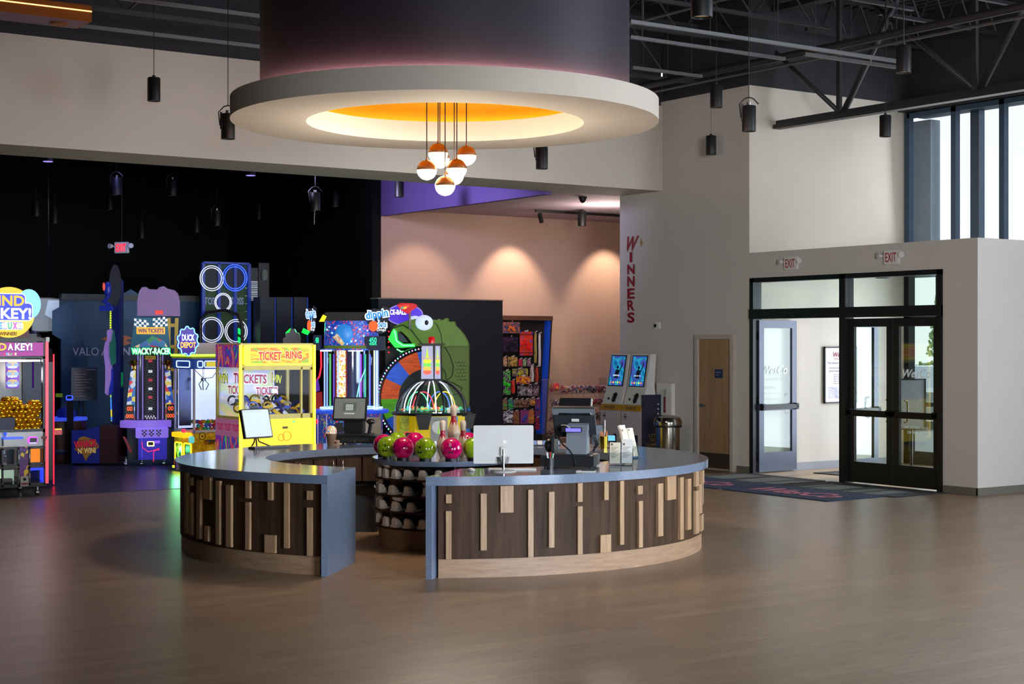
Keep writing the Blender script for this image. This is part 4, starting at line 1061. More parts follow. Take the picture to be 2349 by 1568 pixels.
b = B(); b.T = Matrix.Translation((0, 0, .1)) @ Matrix.Rotation(radians(-50), 4, 'X'); b.box(-.052, .052, -.0075, -.006, -.042, .042); b.out('screen', glow('tablet_blue', '#5a9fd0', .9), t)
B().cyl((0, 0, 0), (0, 0, .09), .012).lathe([(0, 0), (.05, 0), (.05, .008), (0, .008)], n=20).out('stand', m_blk, t)
t = thing('sign_holder', 'upright clear sign holder with a pale sheet behind the near register', 'sign holder', at(1372, 17.5, ZTOP), -TH)
B().box(-.08, .08, 0, .004, .0, .30).out('acrylic_sheet', m_acr, t); B().box(.072, .082, -.003, .006, .02, .30).out('bright_edge', m_paper, t); B().box(-.07, .05, .005, .006, .03, .24).out('printed_sheet', mat('grey_blue_sheet', '#7c8490', .6), t); B().box(-.08, .08, -.03, .04, 0, .004).out('foot', m_acr, t)
# brochure holders
m_menu = mat('cream_brochure', '#d8ccb4', .6); m_wb = mat('wood_brown_card', '#6b5548', .6)
def brochure(loc, rz, lb, n, hi=.0, pocket=True):
    t = thing('brochure_holder', lb, 'brochure holder', loc, rz)
    B().box(-.11, .11, -.045, .05, 0, .006).out('foot', m_acr, t)
    for k in range(n):
        x = -.055 + .11 * k / max(1, n - 1) if n > 1 else 0
        M_ = Matrix.Translation((x, -.02 + .05 * (k % 2), .02)) @ Matrix.Rotation(radians(-14), 4, 'X')
        b = B(); b.T = M_; b.box(-.05, .05, -.012, .012, 0, .20 + hi + .03 * (k % 2), .001); br = b.out('brochure_stack', [m_menu if k % 2 == 0 else m_paper][0], t)
        b = B(); b.T = M_
        b.box(-.04, -.02, -.0135, -.0125, .17 + hi, .19 + hi)
        for q in range(9): b.box(-.04, .0 + .03 * ((q * 7) % 3) / 2, -.0135, -.0125, .05 + q * .0125, .054 + q * .0125)
        b.out('printed_lines', mat('brown_print', '#6a5648', .6), br)
        b = B(); b.T = M_; b.box(-.055, .055, -.022, -.02, 0, .10).box(-.057, -.054, -.022, .016, 0, .14).box(.054, .057, -.022, .016, 0, .14).box(-.055, .055, .015, .017, 0, .2)
        b.out('acrylic_pocket', m_acr, t)
    return t
brochure(on_top(1420, 1068) + W(.02, .05), -TH - .15, 'clear holder with cream and white leaflets in front, nearest the counter edge', 2)
t = brochure(on_top(1446, 1052) + W(.0, .05), -TH + .9, 'taller clear holder with wood-brown leaflets behind the white leaflets', 3, .09)
# waste bin inside the counter
p = at(832, 17.15)
t = thing('waste_bin', 'black waste bin with a crumpled black liner inside the counter', 'bin', p, -TH)
B().prism(rrect(-.17, .17, -.13, .13, .04), 0, .46, 'z').out('bin_body', m_blk2, t)
b = B(); random.seed(5); L1 = []
for z, o in ((.40, .012), (.47, .03), (.50, .02), (.53, .0)):
    L1.append([b._v((x * (1 + o * 4 + random.uniform(-.05, .05)), y * (1 + o * 5 + random.uniform(-.06, .06)), z + random.uniform(-.02, .02))) for x, y in rrect(-.17, .17, -.13, .13, .04, 7)])
for i in range(3):
    n_ = len(L1[0])
    for k in range(n_): b._f([L1[i][k], L1[i][(k + 1) % n_], L1[i + 1][(k + 1) % n_], L1[i + 1][k]])
b.out('bin_liner', mat('glossy_black_film', '#0c0c0e', 0.15), t)
# paper strip stack on the far counter behind the monitor
t = thing('tray_of_slips', 'low tray of striped paper slips on the far counter behind the silver monitor', 'tray', at(1245, 17.75, ZTOP), -TH)
B().box(-.2, .2, -.06, .06, 0, .012).out('tray', m_blk2, t)
for k, c in enumerate(['#c8b8b0', '#7f94c0', '#d0c8c4', '#6f86b8', '#b8a8a4', '#8fa0c4']): B().box(-.19 + .064 * k, -.19 + .064 * k + .058, -.05, .05, .012, .055, .002).out('slip_stack', mat('slip' + c, c, .6), t)

# ================================================================== PRIZE ROOM
# steel bin by the wall
Y_ = 25.3; p = at(1532, Y_)
t = thing('litter_bin', 'round polished steel bin with a domed lid beside the extinguisher cabinet', 'bin', p)
m_steel = mat('polished_steel', '#b5b0a6', 0.16, metal=1.0, var=.03)
B().lathe([(0, 0), (.19, 0), (.195, .02), (.195, .72), (.0, .72)], n=48).out('bin_body', m_steel, t)
B().lathe([(.19, .70), (.225, .71), (.23, .76), (.225, .80), (.20, .845), (.10, .88), (.0, .885)], n=48).out('domed_lid', m_steel, t)
B().lathe([(.196, .69), (.226, .69), (.228, .72), (.196, .72)], n=48).out('dark_collar', m_blk, t)

# two kiosks
def kiosk(b0, lb, cap):
    t = thing('self_service_kiosk', lb, 'kiosk', (16.62, b0, 0), -pi / 2, 'self-service kiosks')
    # local x = along the wall, -y = toward the hall
    w = .27; m_k = mat('kiosk_white', '#b9b0b2', .45)
    B().box(-w, w, 0, .36, 0, .93, .006).out('base_cabinet', m_k, t)
    b = B(); b.prism([(-.03, .90), (.36, .90), (.36, 1.0), (.03, 1.0)], -w - .003, w + .003, 'x'); b.out('yellow_band', mat('mustard_band', '#b58a2c', .5), t)
    for k in range(3):
        b = B(); b.T = Matrix.Translation((-.1 + .1 * k, -.006, .95)) @ Matrix.Rotation(radians(-31), 4, 'X'); b.tube([(.03 * cos(q * pi / 6), 0, .022 * sin(q * pi / 6)) for q in range(12)], .005, 5, closed=True); b.out('band_icon', mat('navy_icon', '#20264a', .5), t)
    b = B(); prof_ = [(.0, 1.0), (.33, 1.0), (.33, 1.15), (.30, 1.30), (.345, 1.86), (.22, 1.86), (.12, 1.28), (.04, 1.02)]
    b.prism(prof_, -w + .02, w - .02, 'x'); b.out('head_housing', m_white, t)
    ang = math.atan2(.10, .58); Mx = Matrix.Translation((0, .168, 1.565)) @ Matrix.Rotation(-ang, 4, 'X')
    b = B(); b.T = Mx; b.box(-.20, .20, -.012, .0, -.265, .27); b.out('screen_bezel', m_blk, t)
    scn = cells('kiosk_screen', ['#0b3a6a', '#1a6fa8', '#2a9ec0', '#1f6aa0', '#4a4ab0', '#143a70'], 3.0, emit=.55, noise=True)
    b = B(); b.T = Mx; b.box(-.182, .182, -.014, -.012, -.25, .255); s_ = b.out('screen', scn, t)
    b = B(); b.T = Mx; b.prism(circ(.028, 16, .01, .06), -.0155, -.0145, 'y').prism([(-.06, -.12), (.05, -.13), (.06, .0), (.02, .03), (-.03, .02)], -.0155, -.0145, 'y').prism([(.05, -.02), (.07, -.03), (.14, .12), (.12, .14)], -.0155, -.0145, 'y'); b.out('figure_shape', mat('navy_shape', '#101c3c', .5), s_)
    for k, c in enumerate(['#e84040', '#f0c030', '#40c060', '#e0e040', '#f07030']):
        b = B(); b.T = Mx; b.prism(circ(.016, 14, -.12 + .06 * k, -.20), -.0155, -.0145, 'y'); b.out('screen_icon', glow('icon' + c, c, 1.2), s_)
    tt = text('screen_text', cap, glow('screen_white', '#e8f4ff', 1.0), s_, (0, 0, 0), w=.17); tt.matrix_local = Mx @ Matrix.Translation((0, -.018, -.08)) @ Matrix.Rotation(pi / 2, 4, 'X')
    ang2 = math.atan2(.07, .25); Mx = Matrix.Translation((0, .065, 1.13)) @ Matrix.Rotation(-ang2, 4, 'X')
    b = B(); b.T = Mx @ Matrix.Rotation(.25, 4, 'Y'); b.box(.04, .12, -.04, -.0, -.09, .09, .02); b.out('card_terminal', m_blk, t)
    b = B(); b.T = Mx; b.box(-.02, .03, -.008, .0, .03, .036).box(-.12, -.08, -.008, 0, -.06, -.02); b.out('slot_marks', m_dgrey, t)
    b = B()
    for q in range(6):
        a = q * pi / 3; b.box(-.15 + .045 * cos(a) - .008, -.15 + .045 * cos(a) + .008, -.005, 0, .80 + .045 * sin(a) - .008, .80 + .045 * sin(a) + .008)
    b.prism(circ(.025, 4, -.15, .80), -.006, 0, 'y'); b.out('camera_emblem', m_dgrey, t)
    text('logo_lettering', 'WesCo', m_red, t, (-.02, -.004, .45), w=.26, shear=.3, off=.01)
    B().box(.1, .18, -.006, 0, .3, .5).out('coin_door', m_blk, t)
    B().box(-w - .0, -w + .001, -.002, .0, 0, .9).out('door_seam', m_blk, t)
    return t
kiosk(20.55, 'white kiosk with blue lit screen, the one nearer the litter bin', 'LORD OF THE')
k1 = kiosk(21.12, 'white kiosk with blue lit screen, the one nearer the candy bins', 'GAME ON')
t = thing('kiosk_side_panel', 'navy panel with LET THE GAMES BEGIN lettering beside the kiosks', 'panel', (16.62, 20.24, 0), 0)
m_navyp = mat('navy_panel', '#23263f', .5)
B().box(0, .40, 0, .03, 0, 1.18, .004).out('panel_board', m_navyp, t)
m_goldl = mat('gold_letters', '#b8954a', .5)
for k, (s_, w_) in enumerate((('LET', .15), ('THE', .10), ('GAMES', .24), ('BEGIN', .24))): text('lettering', s_, m_goldl, t, (.2, -.002, .50 - .075 * k), w=w_, h=.055, off=.01)
for k in range(5): B().cyl((.33, -.006, 1.02 - .08 * k), (.33, 0, 1.02 - .08 * k), .014, n=12).out('white_bulb', m_white, t)

# toy wall
def onl(px, py, b_, a0):
    Y, a = on_b(px, b_); return a - a0, zat(py, Y)
TB = 26.62; TA = on_b(1205, TB)[1]
t = thing('toy_display_shelf', 'tall dark shelf of hanging toy packs with a timber cornice and blue side strip', 'display shelf', (TA, TB, 0), 0)
xr, zt_ = onl(1265, 735, TB, TA); xl = onl(1120, 735, TB, TA)[0]; ztop = onl(1200, 724, TB, TA)[1]
B().box(xl, xr, -.06, .36, zt_, ztop, .004).out('cornice', wood('cornice_wood', '#4f3527', '#6d4b38', .5, (1, 9, 9), 3), t)
B().box(xl, xr - .1, .10, .14, .3, zt_).out('slat_back', mat('dark_slatwall', '#1f1917', .6), t)
b = B()
for k in range(18): b.box(xl, xr - .12, .092, .10, .4 + k * .115, .404 + k * .115)
b.out('slat_grooves', m_blk, t)
z990 = onl(1250, 992, TB, TA)[1]
xa, xb = onl(1266, 735, TB, TA)[0], onl(1250, 990, TB, TA)[0]
b = B(); b.prism([(xa - .03, zt_), (xa, zt_), (xb, z990 - .3), (xb - .03, z990 - .3)], -.02, .36, 'y'); b.out('timber_side', m_walnut, t)
b = B(); b.prism([(xa - .11, zt_), (xa - .03, zt_), (xb - .03, z990 - .3), (xb - .11, z990 - .3)], -.01, .2, 'y'); b.out('blue_strip', mat('cobalt_strip', '#0a3fa8', .5, emit=.12), t)
B().box(xl, xb + .35, -.05, .38, .0, z990 - .02).out('base_cabinet', m_blk2, t)
rows = [(766, 'r'), (808, 'r'), (842, 'r'), (883, 'r'), (908, 'r'), (938, 'r'), (972, 'r')]
for y, _ in rows: B().box(xl, onl(1236, y, TB, TA)[0], -.0, .1, onl(1200, y, TB, TA)[1] - .01, onl(1200, y, TB, TA)[1]).out('hang_rail', m_blk, t)
packs = [  # x0,y0,x1,y1, card colour, toy colour, kind, words
 (1154, 738, 1192, 764, '#1f5a8a', '#e8742a', 'box', 'blue boxed toy blaster set with orange parts, on the top rail'),
 (1154, 773, 1188, 806, '#3a2450', '#15151a', 'box', 'dark purple boxed black toy below the blue box'),
 (1193, 760, 1223, 815, '#c8481c', '#e82020', 'card', 'orange-framed card with a red and green toy gun, largest of the packs'),
 (1226, 762, 1232, 832, '#7a6a3a', '#a89a50', 'slim', 'long olive toy chain hanging beside the big orange card'),
 (1236, 765, 1241, 840, '#b8b4b0', '#d8d4d0', 'slim', 'long pale toy sword hanging at the right end'),
 (1155, 819, 1164, 840, '#a04a20', '#d8c8a0', 'card', 'small orange card at left on the second rail'),
 (1166, 818, 1188, 840, '#6b5a2a', '#c8a050', 'card', 'olive card with small gold pieces on the second rail'),
 (1190, 824, 1199, 840, '#a01838', '#d83858', 'card', 'narrow red card on the second rail'),
 (1200, 824, 1208, 840, '#3a6a3a', '#a8c8a0', 'card', 'narrow green card on the second rail'),
 (1210, 824, 1218, 840, '#5a4a5a', '#b88898', 'card', 'narrow mauve card on the second rail'),
 (1155, 850, 1172, 905, '#6a1868', '#38e828', 'card', 'violet card with a lime green toy blaster, at left on the third rail'),
 (1176, 845, 1212, 862, '#284a78', '#c8b828', 'card', 'blue card with a yellow toy, on the third rail'),
 (1185, 863, 1217, 880, '#b82818', '#f0b020', 'card', 'red and yellow rounded pack on the third rail'),
 (1216, 838, 1226, 876, '#701820', '#c0b8b0', 'slim', 'dark red narrow card with a silver blade'),
 (1228, 842, 1236, 876, '#3a3a28', '#b8382a', 'slim', 'dark narrow card with a red blade'),
 (1174, 872, 1182, 902, '#8a1818', '#e04030', 'slim', 'thin red pack right of the lime toy'),
 (1188, 884, 1208, 907, '#282828', '#a8a0a0', 'card', 'black card with grey car, fourth rail'),
 (1209, 884, 1222, 909, '#4a1818', '#b8b0b8', 'card', 'maroon card with silver piece, fourth rail'),
 (1223, 880, 1237, 909, '#302838', '#a89098', 'card', 'dusky card at the right end of the fourth rail'),
 (1154, 915, 1164, 940, '#a83838', '#58b848', 'card', 'red card with green toy at left, fifth rail'),
 (1166, 915, 1178, 940, '#3a4a98', '#48c848', 'card', 'blue card with green ball, fifth rail'),
 (1179, 916, 1191, 934, '#a89078', '#483828', 'card', 'tan card, first of three alike on the fifth rail'),
 (1192, 916, 1203, 934, '#b08868', '#584030', 'card', 'tan card, middle of three alike on the fifth rail'),
 (1204, 916, 1214, 934, '#a87858', '#483020', 'card', 'tan card, last of three alike on the fifth rail'),
 (1215, 913, 1230, 930, '#2a3a78', '#d89828', 'card', 'navy and gold card, fifth rail'),
 (1228, 915, 1240, 955, '#a02818', '#3858a8', 'card', 'tangled red and blue pack at the right end, fifth rail'),
 (1155, 942, 1178, 970, '#282a30', '#e8e8f0', 'card', 'black card with a white toy guitar, bottom rail'),
 (1178, 943, 1192, 972, '#8a4838', '#a0784a', 'card', 'brown-red card second on the bottom rail'),
 (1194, 940, 1212, 973, '#b83a20', '#3858b8', 'card', 'orange card with blue toy, bottom rail'),
 (1212, 940, 1226, 972, '#b84818', '#d8a048', 'card', 'orange card with looped yellow toy, bottom rail'),
 (1228, 958, 1239, 985, '#3a2038', '#c83058', 'card', 'plum card lowest at the right end'),
]
m_blister = glass('blister_plastic', (.95, .96, .97), 1.5)
for k, (x0, y0, x1, y1, c1, c2, kd, lb) in enumerate(packs):
    X0, Z1 = onl(x0, y0, TB, TA); X1, Z0 = onl(x1, y1, TB, TA); w = X1 - X0; h = Z1 - Z0
    t = thing('toy_box' if kd == 'box' else 'toy_pack', lb, 'toy', (TA + (X0 + X1) / 2, TB - .01, Z0), 0, 'packs on the toy shelf')
    mc = cells('card%d' % (k % 9) + c1, [c1, c1, c2, c1, C3(c1)[::-1]], 12 + (k % 5) * 3, .45, noise=True)
    mt = mat('toy' + c2, c2, .4)
    if kd == 'box':
        B().box(-w / 2, w / 2, 0, .09, 0, h, .003).out('carton', mc, t)
        B().box(-w * .42, w * .42, -.004, 0, h * .12, h * .8).out('window', m_blister, t)
        yy = -.012
    else:
        B().box(-w / 2, w / 2, .02, .026, 0, h, .002).out('backing_card', mc, t)
        B().box(-w * .12, w * .12, .018, .026, h, h + .02).out('hang_tab', m_paper, t)
        yy = .004
    b = B()
    if kd == 'slim':
        b.tube([(0, yy, h * .05), (w * .15, yy, h * .4), (-w * .1, yy, h * .75), (0, yy, h * .95)], w * .22, 8)
    else:
        an = [.5, -.4, .9, -.8, .2][k % 5]; b.T = Matrix.Translation((0, yy, h * .45)) @ Matrix.Rotation(an, 4, 'Y')
        L = min(w, h) * .42
        b.box(-L, L, -.012, .010, -.16 * L, .2 * L, .004).box(-L * .75, -L * .4, -.010, .008, -.8 * L, -.1 * L, .003).box(.3 * L, .55 * L, -.016, .010, -.4 * L, .4 * L, .003)
        b.ball((L * .75, 0, .05 * L), .2 * L, 10, 1, .5, 1)
    b.out('toy_shape', mt, t)
    B().box(-.012, .012, -.03, -.028, h + .014, h + .034).out('price_tag', m_paper, t)
# acrylic candy bins
CB = 25.2; CAo = on_b(1335, CB)[1]
t = thing('candy_bin_rack', 'clear acrylic rack of angled bins left of the kiosks', 'bin rack', (CAo, CB, 0), 0)
x0 = onl(1271, 880, CB, CAo)[0]; x1 = onl(1402, 880, CB, CAo)[0]
zr = [onl(1330, y, CB, CAo)[1] for y in (902, 933, 965, 997)]
m_fr = glass('acrylic_edge', (.86, .82, .84), 3.0, .1)
for x in (x0, x1): B().box(x - .006, x + .006, 0, .4, .0, zr[0] + .3).out('side_sheet', m_acr, t)
b = B()
for x in (x0, x1): b.tube([(x, 0, 0), (x, 0, zr[0] + .1), (x, .12, zr[0] + .28), (x, .4, zr[0] + .28)], .006, 5)
b.out('edge_frame', mat('pink_acrylic_edge', '#a08a8c', .3), t)
cc = [['#e8d020', '#e02838', '#f0782a', '#d82060'], ['#d83a2a', '#e8e0d8', '#e8b040', '#6a3a8a', '#b83048'], ['#6a5a8a', '#e0d8d8', '#40507a', '#c87a4a'], ['#2a2a3a', '#8a88a0', '#484860', '#b8a8a8'], ['#c02030', '#e8e0d8', '#a01828', '#384878']]
N = 5
for r, z in enumerate(zr):
    B().box(x0, x1, .0, .34, z - .006, z).out('shelf_sheet', m_acr, t)
    b = B(); b.box(x0, x1, -.006, .0, z, z + .10)
    b.out('front_lip', m_acr, t)
    b = B()
    for k in range(N + 1):
        x = x0 + (x1 - x0) * k / N; b.tube([(x, 0, z), (x, 0, z + .11), (x, .2, z + .24)], .004, 5)
        if k < N: b.tube([(x, 0, z + .11), (x + (x1 - x0) / N * .7, 0, z)], .003, 5)
    b.tube([(x0, 0, z + .11), (x1, 0, z + .11)], .004, 5)
    b.out('divider_edges', mat('pink_acrylic_edge', '#a08a8c', .3), t)
    for k in range(N):
        xa_ = x0 + (x1 - x0) * (k + .06) / N; xb_ = x0 + (x1 - x0) * (k + .94) / N
        b = B(); random.seed(r * 10 + k)
        cl = cc[(k + r * 2) % 5]
        sz = .05 if (k == 0 and r == 0) else .017
        nn = 16 if sz > .03 else 70
        for q in range(nn):
            b.m(q % len(cl)); b.ball((random.uniform(xa_ + sz, xb_ - sz), random.uniform(.02 + sz, .26), z + random.uniform(sz, .11 + (.06 if sz > .03 else .03))), sz * random.uniform(.8, 1.1), 8)
        o = b.out('small_prizes', [mat('swt' + c, c, .35) for c in cl], None, (CAo, CB, 0))
        tag(o, 'heap of small colourful prizes in the %s bin of the %s row' % (['leftmost', 'second', 'middle', 'fourth', 'rightmost'][k], ['top', 'second', 'third', 'bottom'][r]), 'candy', 'heaps in the acrylic bins', 'stuff')
t = thing('picture_board', 'small brown board standing on the wall edge behind the kiosks', 'board', (on_b(1425, 26.97)[1], 26.97, zat(815, 33.3)), 0)
B().box(-.06, .06, 0, .03, -.3, 0).out('board', mat('orange_brown_board', '#8a5a30', .5), t); B().box(-.01, .05, -.01, .0, .0, .32).out('dark_strip', m_blk, t)
# ================================================================== ARCADE
def FX(px, py, b0, a0):
    """local x, z of a front face in the plane b = b0"""
    Y, a = on_b(px, b0); return a - a0, zat(py, Y)
m_mblk = mat('machine_black', '#141318', .4); m_mgrey = mat('machine_grey', '#6e6c70', .45); m_msil = mat('machine_silver', '#a09c98', .4, metal=.3)
m_clear = glass('machine_window', (.93, .95, .99), .12)
m_clear2 = glass('tube_acrylic', (.88, .92, 1.0), 1.0, .03)
def casters(t, xs, ys):
    for x in xs:
        for y in ys:
            B().cyl((x, y, .05), (x, y, .12), .02, n=8).cyl((x - .02, y, .035), (x + .02, y, .035), .034, n=12).out('caster', m_chrome, t)
def led_row(name, p0, p1, m, t, n=40, r=.008):
    p0, p1 = Vector(p0), Vector(p1); b = B()
    for k in range(n): b.ball(p0 + (p1 - p0) * (k + .5) / n, r, 6)
    return b.out(name, m, t)

# ---------------------------------------------------------------- the egg machine at the left edge
b0 = 20.95; xr = on_b(107, b0)[1]; a0 = xr - .56
t = thing('prize_machine', 'prize machine full of golden eggs at the left edge with a yellow disc on top', 'arcade machine', (a0, b0, 0))
G = lambda px, py: FX(px, py, b0, a0)
w = .56; D = .95
z = lambda py: G(60, py)[1]
fr = B().box(-w, w, 0, D, .12, .20).box(-w, w, 0, D, z(783), z(778) + .02)
for sx in (-1, 1):
    for yy in (0, D - .07): fr.box(sx * w - (.05 if sx > 0 else 0), sx * w + (.05 if sx < 0 else 0), yy, yy + .07, .2, z(783))
fr.box(-w, w, 0, .04, z(992), z(984)).box(-w, w, 0, .04, z(822), z(817)).box(-w, w, .03, D, z(992) - .02, z(990))
fr.out('cabinet_frame', m_mblk, t)
B().box(-w + .05, w - .05, D - .04, D - .02, .2, z(783)).out('back_wall', mat('mirror_back', '#77746c', .25, metal=.5), t)
B().box(-w + .01, -w + .02, .07, D - .07, z(990), z(822)).box(w - .02, w - .01, .07, D - .07, z(990), z(822)).box(-w + .05, w - .05, .012, .018, z(984), z(822)).out('glass_panes', m_clear, t)
B().box(-w + .03, w - .05, -.012, .02, z(816), z(785)).out('header_panel', glow('magenta_header', '#a0188c', .55), t)
# header lettering
m_ylw = glow('letter_gold', '#e8a818', .9); m_wht = glow('letter_white', '#f0e8f0', .9); m_pur = glow('letter_purple', '#4a1478', .5)
m_blu = glow('sign_royal_blue', '#2438d8', .7); m_cyn = glow('sign_cyan', '#80c8f0', .75)
def sign_text(par, s, cx, cz, wd, h, m, mo, y=-.015, off=.03, rot=(pi / 2, 0, 0)):
    if mo: text('letter_outline', s, mo, par, (cx, y + .0015, cz), w=wd * 1.06, h=h * 1.22, off=off * 2.2, rot=rot)
    return text('lettering', s, m, par, (cx, y, cz), w=wd, h=h, off=off, rot=rot)
xD = G(14, 800)[0]; xF = G(-45, 800)[0]
sign_text(t, 'FIND', (xD + xF) / 2, z(795), xD - xF, .10, m_ylw, m_pur, -.017)
x0_, x1_ = G(17, 0)[0], G(29, 0)[0]; sign_text(t, 'A', (x0_ + x1_) / 2, z(795), x1_ - x0_, .09, m_wht, m_pur, -.017)
x0_, x1_ = G(33, 0)[0], G(73, 0)[0]; sign_text(t, 'KEY!', (x0_ + x1_) / 2, z(795), x1_ - x0_, .10, m_wht, m_pur, -.017)
b = B()
for k, c in enumerate('DELUXE'): sign_text(t, c, G(10 + 5 * k, 0)[0], z(811.5), .025, .032, [glow('dlx' + q, q, .9) for q in ('#d83040', '#40a0e0', '#e8d8c0', '#50c050', '#c83090', '#e8d8a0')][k], None, -.016, .04)
# topper disc
cx, cz = G(22, 716); R = G(80, 0)[0] - G(22, 0)[0]
B().box(G(-40, 0)[0], G(70, 0)[0], .06, .10, z(779), z(735)).out('topper_back', mat('maroon_back', '#4a1414', .5), t)
B().prism(circ(R, 48, cx, cz), .0, .05, 'y').out('topper_disc', glow('disc_yellow', '#e8b008', .85), t)
b = B(); X = lambda p: G(p, 700)[0]
b.prism(rrect(X(-45), X(58), z(706), z(673), .06), -.02, 0, 'y').prism(rrect(X(-40), X(74), z(736), z(694), .06), -.021, 0, 'y').prism(rrect(X(-30), X(52), z(756), z(738), .03), -.019, 0, 'y')
b.out('sign_outline', m_wht, t)
b = B(); b.prism(circ(.16, 24, X(66), z(697), ry=.2), -.012, .0, 'y'); b.out('cyan_bubble', m_cyn, t)
b = B(); b.prism(rrect(X(-43), X(56), z(704), z(675), .05), -.026, -.02, 'y').prism(rrect(X(-38), X(72), z(734), z(696), .05), -.0262, -.02, 'y'); b.out('sign_plate', m_blu, t)
sign_text(t, 'FIND', (X(-22) + X(54)) / 2, z(690), X(54) - X(-22), .14, m_ylw, None, -.03)
sign_text(t, 'A KEY!', (X(-38) + X(70)) / 2, z(719), X(70) - X(-38), .15, m_wht, None, -.03)
for k, c in enumerate('DELUXE'): sign_text(t, c, X(-13 + 11.5 * k), z(747), .055, .075, [glow('dlx' + q, q, .9) for q in ('#d83040', '#40a0e0', '#e8d8c0', '#50c050', '#c83090', '#e8d8a0')][k if k else 4], m_blu, -.026, .03)
sign_text(t, 'WINNER!', X(18), z(765), .24, .05, mat('dark_brown_print', '#2a1a08', .6), None, -.003)
# side LED posts, lights, inner signs
B().box(w - .02, w + .02, -.02, -.005, .16, z(784)).out('red_light_post', glow('post_pink_red', '#d84858', .9), t)
B().box(w - .02, w + .03, -.03, .05, z(784), z(778) + .03, .004).out('post_cap', m_msil, t)
B().box(-w + .05, w - .06, .08, .10, z(829), z(825)).out('inner_light_bar', glow('bar_white', '#fff0f0', 9), t)
for (p0, p1) in ((32, 63), (94, 107)):
    B().prism(rrect(X(p0), X(p1) - (.0 if p0 < 90 else .06), z(892), z(824), .02), .36, .37, 'y').out('inner_sign', mat('violet_sign', '#6a2c98', .5, emit=.15), t)
for k, (s_, py, m_) in enumerate((('GRAB', 831, m_ylw), ('AN', 836.5, m_ylw), ('EGG!', 842, m_wht), ('FIND', 852, m_ylw), ('A', 858, m_ylw), ('KEY!', 864, m_wht), ('OPEN', 874, m_ylw), ('A', 879.5, m_ylw), ('DOOR!', 885, m_wht))):
    text('sign_words', s_, m_, t, (X(47.5), .355, z(py)), w=(.12 if len(s_) > 2 else .04), h=.028, off=.03)
    if k % 3 == 0: B().prism(circ(.085, 20, X(47.5), z(py + 6), ry=.055), .357, .36, 'y').out('sign_bubble', mat('bubble_blue', '#7a9ac0', .5, emit=.1), t)
# control panel
B().box(-w + .06, w - .06, -.03, .05, z(1023), z(990), .004).out('control_panel', m_msil, t)
B().box(G(3, 0)[0], G(50, 0)[0], -.10, -.02, z(1020), z(1003), .006).out('joystick_tray', m_msil, t)
B().box(G(2, 0)[0], G(48, 0)[0], -.11, -.02, z(1005), z(1000), .006).cyl((G(8, 0)[0], -.08, z(1001)), (G(8, 0)[0], -.08, z(994)), .008, n=8).ball((G(8, 0)[0], -.08, z(992)), .022, 12).out('joystick_controls', glow('blue_lit_control', '#2a50e0', .8), t)
d = B().prism(rrect(X(61), X(84), z(1017), z(1001), .03), -.045, -.03, 'y').out('card_reader', glow('reader_ring', '#b040e0', 1.2), t)
B().prism(rrect(X(66), X(82), z(1014), z(1004), .01), -.048, -.045, 'y').out('reader_screen', m_mblk, d)
b = B()
for k in range(4): b.ball((X(67 + 4 * k), -.047, z(1015.5)), .007, 8)
b.out('reader_lights', glow('reader_cyan', '#60e0ff', 2), d)
B().box(X(93), X(106), -.032, -.03, z(1007), z(1001)).box(X(96), X(105), -.032, -.03, z(1010.5), z(1008.8)).out('warning_label', mat('maroon_print', '#6b3030', .6), t)
# prize doors
for (p0, p1, y0, y1, c, e) in ((4, 44, 1026, 1068, '#1a1210', 0), (4, 44, 1072, 1114, '#a8c0a0', .5), (66, 104, 1026, 1066, '#e07808', .8), (66, 104, 1070, 1112, '#0a0a14', 0)):
    x0_, x1_ = X(p0), X(p1)
    f = B(); f.box(x0_, x1_, -.01, .02, z(y0) - .02, z(y0)).box(x0_, x1_, -.01, .02, z(y1), z(y1) + .025).box(x0_, x0_ + .022, -.01, .02, z(y1), z(y0)).box(x1_ - .022, x1_, -.01, .02, z(y1), z(y0))
    dd = f.out('prize_door', m_dgrey, t)
    B().box(x0_ + .02, x1_ - .02, .16, .17, z(y1) + .02, z(y0) - .02).out('compartment_back', mat('comp' + c, c, .5, emit=e), dd)
    B().box(x0_ + .02, x1_ - .02, -.002, .0, z(y1) + .025, z(y0) - .02).out('door_pane', m_clear, dd)
    B().box(x1_ - .012 if p0 < 50 else x0_ - .0, x1_ if p0 < 50 else x0_ + .012, -.02, -.008, (z(y0) + z(y1)) / 2 - .03, (z(y0) + z(y1)) / 2 + .03).out('door_latch', m_msil, dd)
B().box(X(70), X(99), .0, .1, z(1079), z(1073)).box(X(97), X(100), .0, .1, z(1108), z(1075)).out('blue_prize_light', glow('blue_edge', '#2030ff', 1.6), t)
B().box(X(8), X(30), .02, .15, z(1110), z(1096)).out('boxed_prize', mat('grey_boxed', '#6a5a5c', .5), t)
B().box(X(8), X(20), .1, .15, z(1066), z(1030)).out('prize_print', cells('grey_red_print', ['#5a2022', '#9a9494', '#2a1616', '#7a7270'], 24), t)
B().box(X(45), X(65), -.002, .01, z(1114), z(1024)).out('purple_strip', cells('purple_print', ['#3a1050', '#581868', '#3a1050', '#c0a020', '#481058'], 20, emit=.1), t)
b = B().box(X(45), X(64), -.03, .0, z(1114), z(1091), .003); dd = b.out('bill_acceptor', m_msil, t)
B().box(X(47), X(63), -.032, -.03, z(1111), z(1106)).out('red_label', mat('red_label', '#7a1c1c', .5), dd); B().cyl((X(55), -.034, z(1098)), (X(55), -.03, z(1098)), .02, n=14).out('lock', m_hw, dd)
casters(t, (-w + .1, w - .1), (.1, D - .1))
